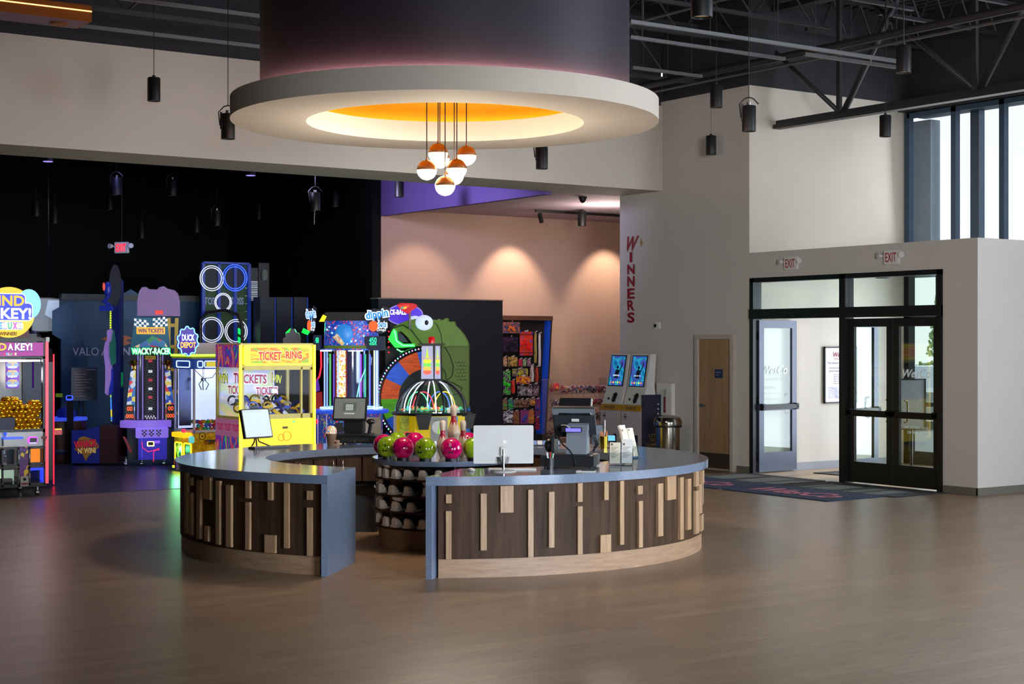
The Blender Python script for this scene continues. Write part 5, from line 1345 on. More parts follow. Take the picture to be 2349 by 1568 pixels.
# golden eggs
m_egg = mat('golden_egg', '#f0ac10', .2, metal=.75, var=.04)
eb = bmesh.new(); bmesh.ops.create_uvsphere(eb, u_segments=14, v_segments=9, radius=1)
for v in eb.verts: v.co = Vector((v.co.x * .033, v.co.y * .033, v.co.z * .040 * (1.0 if v.co.z < 0 else 1.12)))
for f in eb.faces: f.smooth = True
eme = bpy.data.meshes.new('golden_egg'); eb.to_mesh(eme); eb.free(); eme.materials.append(m_egg)
random.seed(11); ne = 0
zf = z(990)
for lay in range(4):
    rowsz = 9
    for r in range(rowsz):
        for k in range(17):
            x = -w + .085 + k * .063 + (.031 if r % 2 else 0) + random.uniform(-.008, .008)
            zz = zf + .04 + r * .057 + random.uniform(-.006, .006); yy = .06 + lay * .06 + random.uniform(-.008, .008)
            topz = zf + .40 + .05 * sin(x * 7 + 1) + .03 * sin(x * 17)
            if x > w - .06 or zz > topz: continue
            if lay > 0 and zz < topz - .09: continue
            if X(-12) < x < X(38) and zz < z(957): continue
            o = bpy.data.objects.new('golden_egg', eme); COL.objects.link(o)
            o.location = (a0 + x, b0 + yy, zz); o.rotation_euler = (random.uniform(-1.4, 1.4), random.uniform(-1.4, 1.4), random.uniform(0, 6))
            tag(o, 'shiny golden egg in the heap behind the glass of the prize machine', 'egg', 'golden eggs in the prize machine'); ne += 1
b = B(); b.box(-w + .06, w - .06, .26, D - .06, zf, zf + .34); b.out('heap_support', mat('gold_dim', '#8a6410', .35, metal=.8), t)
B().box(X(-10), X(36), .03, .05, zf, z(957)).out('dark_chute', mat('plum_chute', '#2a1020', .5), t)

# dark cabinet behind with the red edge
b1 = 22.3; xr1 = on_b(124, b1)[1]
t = thing('arcade_cabinet', 'black arcade cabinet with a thin red light edge right behind the golden egg machine', 'arcade machine', (xr1 - .45, b1, 0))
zz = lambda py: FX(120, py, b1, 0)[1]
b = B(); b.prism([(0, .08), (.85, .08), (.85, zz(790)), (.10, zz(800)), (0, zz(830))], -.45, .45, 'x'); b.out('cabinet_body', m_mblk, t)
B().box(.435, .452, -.012, .0, zz(1110), zz(812)).out('red_edge_light', glow('edge_red', '#e8102c', 1.6), t)
b = B(); b.tube([(.02, .3, zz(790)), (.08, .3, zz(770)), (.2, .25, zz(700)), (.22, .22, zz(690))], [.06, .05, .035, .03], 10).tube([(-.05, .3, zz(785)), (.0, .3, zz(760)), (.06, .28, zz(722))], [.07, .05, .03], 10).box(-.1, .3, .1, .5, zz(790), zz(765), .05).ball((.22, .3, zz(775)), .14, 16, 1, 1, .8)
b.out('raised_arms', m_mblk, t)
B().box(.45, .56, -.02, .08, zz(997), zz(985)).out('side_box', mat('pale_red_box', '#b04848', .5, emit=.3), t)
b = B()
for k in range(5): b.ball((.465 + .02 * k, -.02, zz(984)), .008, 6)
b.out('orange_lights', glow('orange_dots', '#ffa030', 3), t)

# hanging screen, teal wall
m_teal = mat('teal_arena_wall', '#0a3a5a', .55, var=.1, scale=1.5)
TWB = 28.0
xa, xb = on_b(140, TWB)[1], on_b(470, TWB)[1]
ztw = zat(688, 28.7)
struct(B().box(xa, xb, TWB, TWB + .1, 0, ztw).out('wall_arena', m_teal))
struct(B().box(xa, xb, TWB - .03, TWB + .12, ztw, ztw + .11).out('trim_arena', mat('grey_capping', '#4a4a4a', .6)))
hexm = mat('teal_hexagon', '#0b4468', .5, var=.05)
t = thing('arena_wall_graphics', 'teal hexagons, orange diamonds and pale VALO ARENA lettering on the dark blue wall', 'wall lettering', (0, TWB, 0))
for hq, (px, py, R) in enumerate(((165, 740, .42), (232, 766, .38), (240, 845, .38), (238, 925, .4), (205, 720, .36), (190, 980, .36), (300, 700, .3))):
    x, z_ = FX(px, py, TWB, 0); B().prism([(x + R * cos(k * pi / 3 + pi / 6), z_ + R * sin(k * pi / 3 + pi / 6)) for k in range(6)], -.002 - .0008 * hq, 0, 'y').out('hexagon', hexm, t)
m_lil = mat('pale_lilac_letters', '#8f8aa8', .5, emit=.12)
x0_, z_ = FX(166, 806, TWB, 0); x1_ = FX(226, 806, TWB, 0)[0]; text('lettering', 'VALO', m_lil, t, ((x0_ + x1_) / 2, -.008, z_), w=x1_ - x0_, h=.15)
x0_, x1_ = FX(231, 806, TWB, 0)[0], FX(318, 806, TWB, 0)[0]; text('lettering', 'ARENA', m_lil, t, ((x0_ + x1_) / 2, -.008, z_), w=x1_ - x0_, h=.15, off=.03)
m_or = mat('orange_mark', '#a05028', .5, emit=.1)
for px, py in ((248, 777), (287, 775), (285, 786)):
    x, z_ = FX(px, py, TWB, 0); B().prism([(x - .14, z_), (x, z_ - .05), (x + .15, z_), (x, z_ + .05)], -.01, 0, 'y').out('diamond', m_or, t)
p = FX(112, 722, 28.2, 0)
t = thing('hanging_screen', 'large pale screen showing a grey floor-plan picture at the far left', 'screen', (p[0], 28.2, 0))
x1_, z0_ = FX(145, 759, 28.2, p[0]); x0_, z1_ = FX(74, 684, 28.2, p[0])
B().box(x0_ - .02, x1_ + .02, 0, .06, z0_ - .02, z1_ + .02).out('frame', m_blk, t)
B().box(x0_, x1_, -.004, 0, z0_, z1_).out('picture', glow('screen_dull', '#6f7780', .55), t)
mx_ = glow('screen_pale', '#9fb0c8', .6)
b = B(); b.prism([(x1_ - .28, z1_ - .03), (x1_ - .02, z1_ - .03), (x1_ - .02, z0_ + .28), (x1_ - .14, z0_ + .18), (x1_ - .34, z0_ + .30)], -.008, -.005, 'y').prism([(x0_ + .35, z0_ + .1), (x0_ + .48, z0_ + .3), (x0_ + .44, z0_ + .08)], -.008, -.005, 'y').prism([(x0_ + .3, z0_ + .4), (x0_ + .5, z0_ + .3), (x0_ + .7, z0_ + .02), (x0_ + .66, z0_ + .02), (x0_ + .46, z0_ + .28)], -.009, -.005, 'y')
b.out('pale_shapes', mx_, t); B().cyl((0, .03, z1_ + .02), (0, .03, 6.5), .015, n=8).out('hanger', m_blk, t)
# rules board
bb = 26.9
x0_, z1_ = FX(163, 843, bb, 0); x1_, z0_ = FX(223, 918, bb, 0)
t = thing('rules_board', 'grey rules board on a thin stand in front of the teal wall', 'sign board', ((x0_ + x1_) / 2, bb, 0)); w = (x1_ - x0_) / 2
B().box(-w, w, 0, .02, z0_, z1_).out('board', mat('slate_board', '#3f424c', .5), t)
b = B()
for k in range(9):
    zz_ = z1_ - .12 - k * .048; b.box(-w + .07, -w + .07 + [.2, .16, .28, .26, .19, .3, .17, .13, .2][k], -.002, 0, zz_, zz_ + .012)
b.out('printed_lines', mat('dull_orange_print', '#8a6a58', .6, emit=.05), t)
text('lettering', 'HOW TO PLAY', mat('dull_orange_print', '#8a6a58', .6, emit=.05), t, (-w + .17, -.003, z1_ - .07), w=.2); text('lettering', 'VALOARENA', m_lil, t, (w - .12, -.003, z1_ - .035), w=.17)
B().cyl((.0, .03, 0), (0, .03, z0_ + .3), .012, n=8).cyl((-.08, .03, 0), (-.08, .03, z0_ + .3), .012, n=8).box(-.2, .2, -.12, .16, 0, .01).out('stand', m_blk, t)

# barrel game
p = at(143, 26.9)
t = thing('barrel_game', 'dim brown barrel-shaped game with a blue furry head on top', 'arcade game', p, -TH)
B().lathe([(.34, 0), (.38, .2), (.40, .45), (.385, .72), (.0, .72)], n=36).out('barrel', wood('barrel_wood', '#2a1410', '#4a2218', .5), t)
B().lathe([(.385, .16), (.397, .18), (.40, .22), (.395, .24)], n=36).out('hoop', mat('hoop_blue', '#1c2050', .4), t)
B().lathe([(0, .72), (.41, .72), (.42, .745), (.41, .77), (0, .77)], n=40).out('lit_rim', mat('rim_blue', '#2a40b0', .4, emit=.8), t)
b = B(); random.seed(2); b.ball((.07, 0, .83), .15, 24, 1.1, 1, .75)
for v in b.bm.verts: v.co += Vector((random.uniform(-.01, .01), random.uniform(-.01, .01), random.uniform(-.012, .012)))
b.out('furry_head', mat('deep_blue_fur', '#0c1a70', .8, var=.3, scale=30, emit=.12), t)
b = B()
for k in range(14): b.cyl((.36 + .02 * cos(k), -.16 + .015 * k, .72), (.42 + .02 * sin(k * 3), -.2 + .02 * k, .5 + .1 * ((k * 7) % 3)), .004, n=4)
b.out('tinsel', mat('violet_tinsel', '#6a3a90', .2, metal=.8), t)
p = at(160, 26.4, 0); t = thing('small_reader_post', 'small blue-ringed card reader on a dark post by the barrel', 'card reader', p, -TH)
zc = zat(912, 26.4); B().box(-.05, .05, 0, .05, 0, zc).out('post', m_mblk, t); B().prism(rrect(-.06, .06, zc - .045, zc + .045, .03), -.02, 0, 'y').out('ring', glow('ring_blue', '#3048e8', 1.2), t); B().prism(rrect(-.04, .04, zc - .015, zc + .03, .01), -.024, -.02, 'y').out('reader_screen', m_mblk, t)
b = B()
for i in range(4):
    for j in range(3): b.cbox((-.14 - .03 * i, .02, zc + .02 + .022 * j), (.024, .01, .016))
b.out('green_keys', glow('olive_keys', '#5a7018', .6), t)

# hammer strength tower
p = at(268, 26.7)
t = thing('strength_tower_game', 'tall hammer strength game with lilac-edged wavy boards and a blue WHACK WIN base panel', 'arcade game', p, -TH)
L = lambda px, py: ((px - 268) / F * 26.7, zat(py, 26.7))
x0_, z1_ = L(183, 983); x1_, z0_ = L(246, 1057)
b = B(); b.prism([(x0_, z0_), (x1_, z0_), (x1_, z1_ + .08), (x0_ + .2, z1_), (x0_, z1_)], -.5, -.45, 'y'); pn = b.out('front_panel', mat('royal_blue_panel', '#121c78', .5, emit=.12), t)
sign_text(pn, 'WHACK', L(215, 0)[0], L(0, 1013)[1], .38, .12, mat('crimson_letters', '#b0142c', .5, emit=.35), mat('purple_edge', '#3a1460', .5), -.506, rot=(pi / 2, -.12, 0))
sign_text(pn, "N' WIN!", L(218, 0)[0], L(0, 1028)[1], .30, .10, mat('cream_letters', '#c8a860', .5, emit=.3), mat('purple_edge', '#3a1460', .5), -.507, rot=(pi / 2, -.05, 0))
b = B(); b.prism([(L(200, 0)[0], L(0, 1000)[1]), (L(210, 0)[0], L(0, 996)[1]), (L(236, 0)[0], L(0, 1004)[1]), (L(246, 0)[0], L(0, 1020)[1]), (L(222, 0)[0], L(0, 1040)[1]), (L(215, 0)[0], L(0, 1052)[1]), (L(208, 0)[0], L(0, 1036)[1]), (L(190, 0)[0], L(0, 1026)[1])], -.503, -.5, 'y'); b.out('splash_mark', mat('amber_splash', '#8a6020', .5, emit=.15), pn)
x2_, z2_ = L(246, 972); x3_ = L(272, 0)[0] + .1
B().box(x2_, x3_, -.5, .2, z0_, z2_, .01).out('base_cabinet', wood('dark_red_wood', '#30121c', '#4a1e28', .5), t)
B().box(x0_, x2_, -.45, .1, z0_, z0_ + .1).out('strike_platform', m_mblk, t)
xp0, xp1 = L(260, 0)[0], L(279, 0)[0]
B().box(xp0, xp1, -.1, .15, z2_, L(0, 640)[1], .02).out('tower_post', mat('tower_blue', '#0a1a60', .35, emit=.06), t)
led_row('led_column', (L(257, 0)[0], -.1, L(0, 770)[1]), (L(257, 0)[0], -.1, L(0, 705)[1]), glow('led_lime', '#a8d018', 1.4), t, 12, .016)
led_row('led_column', (L(260, 0)[0], -.12, L(0, 965)[1]), (L(258, 0)[0], -.12, L(0, 900)[1]), cells('led_mixed', ['#3070e0', '#40b050', '#c8b030', '#3050c0'], 12, emit=1.2), t, 20, .012)
def wavy(pts, m, y0, y1, nm):
    b = B(); b.prism([L(*q) for q in pts], y0, y1, 'y'); return b.out(nm, m, t)
m_lilac = mat('lilac_board_edge', '#9a78c8', .5, emit=.18)
wavy([(254, 758), (262, 754), (266, 760), (262, 782), (258, 785), (256, 800), (256, 815), (262, 838), (262, 868), (254, 905), (249, 900), (250, 870), (250, 842), (247, 815), (247, 798), (250, 784), (254, 780)], m_lilac, -.25, -.12, 'wavy_board')
wavy([(262, 754), (268, 758), (272, 790), (272, 832), (262, 838), (258, 815), (258, 785), (264, 780)], mat('sea_green_board', '#1a6a5a', .5, emit=.12), -.20, -.16, 'green_face')
wavy([(262, 848), (266, 842), (266, 895), (260, 905), (256, 903)], mat('deep_blue_board', '#1024a0', .5, emit=.15), -.20, -.16, 'blue_face')
wavy([(271, 755), (274, 760), (275, 850), (281, 855), (281, 880), (274, 905), (271, 895)], glow('green_edge_light', '#108a50', .35), -.02, .04, 'rear_board')
x_, z_ = L(269, 655); b = B(); b.prism([(x_ + .10 * cos(a), z_ + .35 * sin(a)) for a in [k * pi / 12 for k in range(24)]], -.16, -.12, 'y'); b.out('oval_paddle', mat('slate_paddle', '#34343c', .5), t)
x_, z_ = L(254, 665); b = B(); b.ball((x_, -.2, z_), .09, 14, .7, .7, 1.5).tube([(x_ + .02, -.2, z_ - .1), (x_ - .06, -.2, z_ - .2), (x_ + .03, -.2, z_ - .26)], .035, 8).box(x_ - .13, x_ + .08, -.26, -.14, z_ - .36, z_ - .27, .01)
b.out('top_figure', mat('figure_blue', '#10207a', .4, emit=.3), t)
b = B(); b.ball((x_ - .05, -.26, z_ + .05), .04, 10, .6, .5, 1.8); b.out('red_stripe', mat('coral_red', '#c84838', .4, emit=.5), t)

# ---------------------------------------------------------------- WACKY RACER
Yr = 26.2; p = at(347, Yr)
t = thing('racing_ticket_game', 'tall purple racing ticket game with checkered flags and green WACKY RACER lettering', 'arcade machine', p, -TH + radians(14))
L = lambda px, py: ((px - 347) / F * Yr, zat(py, Yr))
X = lambda px: L(px, 0)[0]; Z = lambda py: L(0, py)[1]
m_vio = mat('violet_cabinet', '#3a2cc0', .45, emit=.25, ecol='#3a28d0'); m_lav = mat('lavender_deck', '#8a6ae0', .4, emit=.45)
b = B(); b.box(X(318), X(382), -.05, .55, .1, Z(1000), .01); b.out('base_cabinet', m_vio, t)
b = B(); b.box(X(296), X(400), .15, .8, .1, Z(985), .01); b.out('rear_cabinet', mat('dark_teal_cabinet', '#10202c', .45, emit=.05), t)
b = B(); b.prism([(X(283), Z(1000)), (X(290), Z(1003)), (X(305), Z(1035)), (X(300), Z(1040))], .13, .15, 'y'); b.out('red_side_mark', mat('side_red', '#8a1c2c', .5, emit=.15), t)
b = B(); b.prism(circ(.42, 30, X(335), .18, ry=.34), Z(980), Z(965), 'z'); b.out('play_deck', m_lav, t)
B().box(X(312), X(385), -.14, .1, Z(1003), Z(981), .01).out('control_box', m_lav, t)
for cx_ in (X(331), X(347), X(363)):
    b = B()
    for i in range(3):
        for j in range(4):
            if (i + j) % 2: b.box(cx_ - .04 + i * .027, cx_ - .013 + i * .027, -.143, -.14, Z(1000) + .005 + j * .027, Z(1000) + .032 + j * .027)
    b.out('checker_patch', m_mblk, t)
d = B().prism(rrect(X(337), X(354), Z(1023), Z(1011), .02), -.075, -.05, 'y').out('card_reader', glow('reader_cream', '#e8d0a8', 1.0), t); B().prism(rrect(X(340), X(351), Z(1020), Z(1013), .01), -.079, -.075, 'y').out('reader_screen', m_mblk, d)
b = B(); b.tube([(X(326), -.055, Z(1012)), (X(327), -.055, Z(1025)), (X(340), -.06, Z(1035)), (X(360), -.06, Z(1030))], .006, 5).tube([(X(352), -.055, Z(1058)), (X(352), -.055, Z(1035)), (X(365), -.055, Z(1028))], .006, 5).ball((X(362), -.06, Z(1030)), .018, 8)
b.out('red_wire_lights', glow('wire_red', '#e02850', 1.0), t)
b = B().box(X(355), X(366), -.052, -.05, Z(1016), Z(1010)).box(X(326), X(326) + .004, -.052, -.05, .14, Z(1005)); b.out('violet_marks', glow('mark_violet', '#8048e8', .9), t)
# track column between clear tubes
B().box(X(333), X(358), .22, .3, Z(962), Z(815)).out('track_column', mat('track_dark', '#16161c', .5), t)
b = B()
for k in range(22):
    zz_ = Z(955) + (Z(822) - Z(955)) * k / 22
    b.prism([(X(335), zz_), (X(345.5), zz_ + .03), (X(356), zz_), (X(356), zz_ + .018), (X(345.5), zz_ + .048), (X(335), zz_ + .018)], .21, .22, 'y')
b.out('tyre_tread', mat('tread_grey', '#4a4a54', .5, emit=.08), t)
for k, (py, s_) in enumerate(((828, 'START'), (852, '500'), (872, '400'), (892, '300'), (912, '200'), (938, 'BONUS'))):
    B().box(X(341), X(350), .205, .21, Z(py + 3), Z(py - 3)).out('point_plate', glow('plate_white', '#e0e0e8' if k % 2 else '#d83048', .7) if False else mat('plate%d' % (k % 2), '#d0d0d8' if k % 2 else '#b03040', .4, emit=.5), t)
sign_text(t, 'POINTS', X(345), Z(820), .15, .035, mat('brown_on_gold', '#40300c', .5), None, .195); B().box(X(334), X(357), .2, .21, Z(824), Z(816)).out('gold_plate', mat('gold_plate', '#b89020', .4, emit=.3), t)
b = B()
for i in range(8):
    for j in range(2):
        if (i + j) % 2: b.box(X(333) + i * .0228, X(333) + (i + 1) * .0228, .2, .215, Z(962) + j * .03, Z(962) + (j + 1) * .03)
b.out('checker_strip', mat('checker_white', '#d0d0d0', .5, emit=.3), t)
for x_ in (X(323), X(368)):
    B().cyl((x_, .2, Z(963)), (x_, .2, Z(813)), .062, n=24, caps=False).out('clear_tube', m_clear2, t)
    B().cyl((x_ - .04, .25, Z(963)), (x_ - .04, .25, Z(813)), .006, n=6).cyl((x_ + .04, .25, Z(963)), (x_ + .04, .25, Z(813)), .006, n=6).out('tube_light', glow('tube_lilac', '#a088d8', .9), t)
sp = cells('race_side_print', ['#2848b0', '#c8d0e0', '#3878c0', '#d84040', '#e8d060', '#e0e0e8'], 13, emit=.35)
for s_, (a_, b_, c_, d_) in ((-1, (303, 313, 310, 288)), (1, (378, 388, 402, 380))):
    b = B(); b.prism([(X(a_), Z(835)), (X(b_), Z(835)), (X(c_), Z(963)), (X(d_), Z(963))], .12, .16, 'y'); sd = b.out('side_panel', sp, t)
    xc = X((c_ + d_) / 2)
    B().box(xc - .07, xc + .07, .11, .12, Z(963), Z(928)).out('score_window', m_mblk, t)
    m_dig = glow('orange_digits', '#ff5020', 1.8)
    text('digits', '00', m_dig, t, (xc, .105, Z(937)), w=.085, h=.07); text('digits', '000', m_dig, t, (xc, .105, Z(954)), w=.12, h=.065)
    xt = X((a_ + b_) / 2) - s_ * 0
    b = B(); b.lathe([(.0, -.09), (.05, -.09), (.05, -.075), (.015, -.06), (.015, -.02), (.05, .02), (.07, .08), (.06, .08), (.0, .03)], (xt, .08, Z(837)), n=20)
    b.tube([(xt - .055, .08, Z(837) + .06), (xt - .1, .08, Z(837) + .05), (xt - .04, .08, Z(837) - .01)], .008, 6).tube([(xt + .055, .08, Z(837) + .06), (xt + .1, .08, Z(837) + .05), (xt + .04, .08, Z(837) - .01)], .008, 6)
    b.out('trophy_cup', mat('bronze_gold', '#9a6a20', .25, metal=.9), t)
B().box(X(300), X(392), .3, .6, Z(975), Z(812)).out('column_back', mat('column_back', '#181430', .5, emit=.03), t)
# marquee
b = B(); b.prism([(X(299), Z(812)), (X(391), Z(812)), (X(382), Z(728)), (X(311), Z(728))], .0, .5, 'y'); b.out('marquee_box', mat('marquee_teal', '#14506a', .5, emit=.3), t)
for (cx_, sgn) in ((X(325), -1), (X(367), 1)):
    b = B()
    for i in range(6):
        for j in range(4):
            if (i + j) % 2: b.prism([(cx_ - .12 + i * .04, Z(752) + j * .04 + sgn * i * .006), (cx_ - .08 + i * .04, Z(752) + j * .04 + sgn * (i + 1) * .006), (cx_ - .08 + i * .04, Z(752) + (j + 1) * .04 + sgn * (i + 1) * .006), (cx_ - .12 + i * .04, Z(752) + (j + 1) * .04 + sgn * i * .006)], -.006, 0, 'y')
    b.out('checkered_flag', mat('checker_white2', '#d8d8d8', .5, emit=.5), t)
b = B(); b.box(X(314), X(378), -.012, -.006, Z(766), Z(750)); b.out('orange_banner', glow('banner_orange', '#d8a030', .8), t)
sign_text(t, 'WIN TICKETS', X(346), Z(758), .42, .07, mat('banner_purple', '#501878', .5, emit=.2), None, -.016)
b = B(); b.prism([(X(306), Z(796)), (X(384), Z(796)), (X(376), Z(782)), (X(350), Z(770)), (X(330), Z(784))], -.008, -.004, 'y'); b.out('printed_hills', cells('hill_print', ['#2a7a50', '#c8a030', '#b03040', '#3060a0', '#d0b890', '#2a6a9a'], 10, emit=.4), t)
b = B(); b.box(X(302), X(393), -.06, .02, Z(813), Z(797), .005); sg = b.out('name_board', mat('name_board_dark', '#0a1c14', .4), t)
sign_text(sg, 'WACKY-RACER', X(347), Z(805), .62, .10, glow('letters_green_white', '#b8ffd0', 1.6), glow('neon_green', '#10d060', 1.5), -.066, off=.02)
# lilac topper and yellow side frame
bp_ = [(316, 724), (316, 690), (320, 668), (326, 658), (336, 657), (343, 662), (360, 663), (366, 657), (376, 655), (385, 661), (400, 664), (408, 672), (412, 690), (413, 724)]
b = B(); b.prism([L(*q) for q in bp_], .18, .24, 'y'); tp = b.out('topper_board', mat('lilac_topper', '#8c6a9c', .5, emit=.12), t)
b = B()
for k in range(9): b.ball((X(322 + 10.5 * k), .175, Z(689)), .012 if k in (0, 8) else .006, 8)
b.out('bolts', m_msil, tp)
B().box(X(356), X(374), .17, .18, Z(720), Z(711)).out('small_display', glow('display_red', '#c02820', .9), tp)
b = B()
for x0p in (384, 402): b.prism([(X(x0p), Z(728)), (X(x0p + 8), Z(728)), (X(x0p + (2 if x0p > 390 else 6)), Z(965)), (X(x0p - 6), Z(965))], .35, .42, 'y')
for py in (745, 795, 848, 900, 950): b.box(X(384), X(408), .36, .41, Z(py + 4), Z(py - 4))
b.out('yellow_side_frame', mat('mustard_frame', '#b0902c', .45, emit=.15), t)
casters(t, (X(290), X(325), X(375)), (.0, .6))

# ---------------------------------------------------------------- DUCK DEPOT
b0 = 23.05; xl = on_b(444, b0)[1]; W2 = .44; a0 = xl + W2
t = thing('ball_claw_machine', 'clear-sided claw machine with coloured balls and a round neon DUCK DEPOT sign', 'arcade machine', (a0, b0, 0))
G = lambda px, py: FX(px, py, b0, a0); X = lambda p: G(p, 0)[0]; Z = lambda py: G(460, py)[1]
D = .78
m_yc = cells('yellow_gear_print', ['#b8860c', '#c89a14', '#a87408', '#d0a424'], 5, emit=.15, noise=True)
B().box(-W2, W2, 0, D, .1, Z(990), .01).out('yellow_base', m_yc, t)
ps = B()
for sx in (-W2, W2 - .03):
    for yy in (0, D - .03): ps.box(sx, sx + .03, yy, yy + .03, Z(990), Z(818))
ps.box(-W2, W2, 0, D, Z(822), Z(812)).box(-W2, W2, 0, .03, Z(994), Z(986)).box(-W2, -W2 + .03, 0, D, Z(994), Z(986))
ps.out('corner_posts', mat('pale_lilac_posts', '#9a96c0', .3, metal=.3, emit=.1), t)
B().box(-W2 + .03, W2 - .03, .01, .014, Z(986), Z(822)).box(-W2 + .01, -W2 + .014, .03, D - .03, Z(986), Z(822)).out('glass_panes', m_clear, t)
B().box(-W2 + .05, W2, D - .06, D - .04, Z(986), Z(822)).out('back_panel', mat('lit_back_white', '#b8c0d8', .5, emit=.62, ecol='#c8d4ff'), t)
B().box(-W2 + .05, -W2 + .25, D - .1, D - .08, Z(980), Z(838)).out('mirror_strip', mat('mirror_strip', '#4a5070', .2, metal=.7), t)
B().box(-W2 - .06, W2 + .12, -.05, -.035, Z(817), Z(812)).box(-W2 - .06, -W2 - .045, -.05, D, Z(817), Z(812)).out('green_light_line', glow('line_green', '#80f030', 2.6), t)
B().box(-W2 - .04, W2, -.03, D, Z(822), Z(814)).out('top_ledge', mat('amber_ledge', '#8a7020', .4, emit=.2), t)
B().box(-W2, W2, -.02, 0, Z(846), Z(822)).box(-W2 - .02, -W2, 0, D, Z(846), Z(822)).out('header_band', mat('navy_blue_band', '#1c3c88', .4, emit=.35), t)
m_ho = glow('outline_white_blue', '#c0e0ff', 1.3)
def frame_line(par, x0, x1, z0, z1, y, r=.008, m=m_ho, rad=.02):
    return B().tube([(u, y, v) for u, v in rrect(x0, x1, z0, z1, rad, 3)], r, 5, closed=True).out('lit_outline', m, par)
for (p0, p1) in ((452, 464), (468, 512), (516, 530)): frame_line(t, X(p0), X(p1), Z(842), Z(828), -.025)
B().box(X(472), X(500), -.024, -.02, Z(840), Z(830)).out('lit_label', glow('label_yellow', '#c0b030', .8), t)
B().tube([(-W2 - .025, y, v) for y, v in rrect(.1, .62, Z(842), Z(828), .02, 3)], .008, 5, closed=True).out('lit_outline', m_ho, t)
# topper box and neon sign
B().box(X(446), W2, .1, .6, Z(812), Z(786)).out('topper_box', mat('pink_grey_box', '#a88c98', .5, emit=.12), t)
cx, cz = G(425, 782)
gear = []
for k in range(40):
    a = k * 2 * pi / 40; r = 1.0 + .07 * (1 if (k // 2) % 2 else -1); gear.append((cx - .0 + .165 * r * cos(a), cz + .215 * r * sin(a)))
b = B(); b.prism(gear, -.10, -.04, 'y'); sg = b.out('neon_sign_board', mat('sign_dark_violet', '#2a1a5a', .4, emit=.5, ecol='#4020a0'), t)
b = B(); n_ = len(gear); b.tube([(u, -.105, v) for u, v in gear], .009, 5, closed=True); b.out('neon_outline', glow('neon_aqua', '#70d8ff', 1.8), sg)
sign_text(sg, 'DUCK', cx, cz + .055, .21, .10, glow('duck_white', '#f4f0ff', 1.0), glow('duck_blue', '#3048c0', .8), -.115)
sign_text(sg, 'DEPOT', cx, cz - .06, .25, .09, glow('depot_gold', '#f0b020', 1.1), glow('duck_purple', '#6020a0', .8), -.115)
# claw, balls
b = B(); xc, yc, zc = -.1, .4, Z(868); b.cyl((xc, yc, zc), (xc, yc, Z(822)), .012, n=8).cyl((xc, yc, zc), (xc, yc, zc - .05), .04, n=14)
for k in range(3):
    a = k * 2 * pi / 3; b.tube([(xc + .03 * cos(a), yc + .03 * sin(a), zc - .04), (xc + .09 * cos(a), yc + .09 * sin(a), zc - .1), (xc + .04 * cos(a), yc + .04 * sin(a), zc - .19)], .008, 6)
b.out('claw', m_chrome, t)
b = B(); b.tube([(X(450), .05, Z(848)), (X(470), .05, Z(868)), (X(490), .05, Z(866)), (X(505), .05, Z(846))], .006, 6).tube([(X(505), .05, Z(846)), (X(520), .05, Z(858)), (X(535), .05, Z(853))], .006, 6); b.out('sagging_cable', m_dgrey, t)
bc = ['#c82040', '#2060c8', '#20a0a0', '#d8a020', '#8030a0', '#e06030', '#40a040']
sm = {}
for c in bc:
    q = bmesh.new(); bmesh.ops.create_uvsphere(q, u_segments=14, v_segments=8, radius=.034)
    for f in q.faces: f.smooth = True
    me = bpy.data.meshes.new('prize_ball'); q.to_mesh(me); q.free(); me.materials.append(mat('prizeball' + c, c, .15, metal=.3, emit=.06)); sm[c] = me
random.seed(21)
for lay in range(3):
    for r in range(3):
        for k in range(12):
            x = -W2 + .07 + k * .066 + (.033 if r % 2 else 0); yy = .06 + lay * .07 + random.uniform(-.008, .008); zz_ = Z(990) + .036 + r * .058 + random.uniform(-.005, .005)
            if x > W2 - .04 or (lay > 0 and r < 2) or (r == 2 and (k * 5 + lay) % 4 == 0): continue
            c = bc[(k * 3 + r * 2 + lay) % 7]
            o = bpy.data.objects.new('prize_ball', sm[c]); COL.objects.link(o); o.location = (a0 + x, b0 + yy, zz_)
            nmc = {'#c82040': 'crimson', '#2060c8': 'blue', '#20a0a0': 'teal', '#d8a020': 'golden', '#8030a0': 'purple', '#e06030': 'orange', '#40a040': 'green'}[c]
            tag(o, 'shiny %s ball in the heap of the claw machine' % nmc, 'ball', 'shiny %s balls in the claw machine' % nmc)
# left side: controls and doors (facing the hall's left)
B().box(-W2 - .16, -W2, .05, .5, Z(1003), Z(992), .008).out('orange_lit_shelf', mat('orange_shelf', '#e08010', .4, emit=1.3, ecol='#ff9a10'), t)
b = B().ball((-W2 - .1, .15, Z(988)), .035, 12); b.out('red_button', glow('button_red', '#e02850', 1.0), t)
d = B().box(-W2 - .07, -W2, -.05, .05, Z(1015), Z(999), .015).out('card_reader', glow('reader_teal', '#50b0b0', .8), t)
for (y0, y1) in ((.08, .36), (.44, .72)):
    f = B().tube([(-W2 - .008, u, v) for u, v in rrect(y0, y1, Z(1060), Z(1018), .03, 3)], .012, 6, closed=True).out('lit_door_frame', glow('door_yellow', '#e8d020', 1.3), t)
    B().box(-W2 - .004, -W2, y0 + .02, y1 - .02, Z(1058), Z(1020)).out('door_window', cells('prize_door_print', ['#402010', '#1a1a2a', '#a84820', '#c0a030'], 16), f)
B().box(-W2 - .03, -W2, .02, D, Z(1078), Z(1073)).out('bottom_light_line', glow('line_lime', '#d8e820', 2.4), t)
B().box(-W2 - .006, -W2, .02, D - .02, Z(1070), Z(1062)).out('orange_band', glow('band_orange', '#e05010', .8), t)
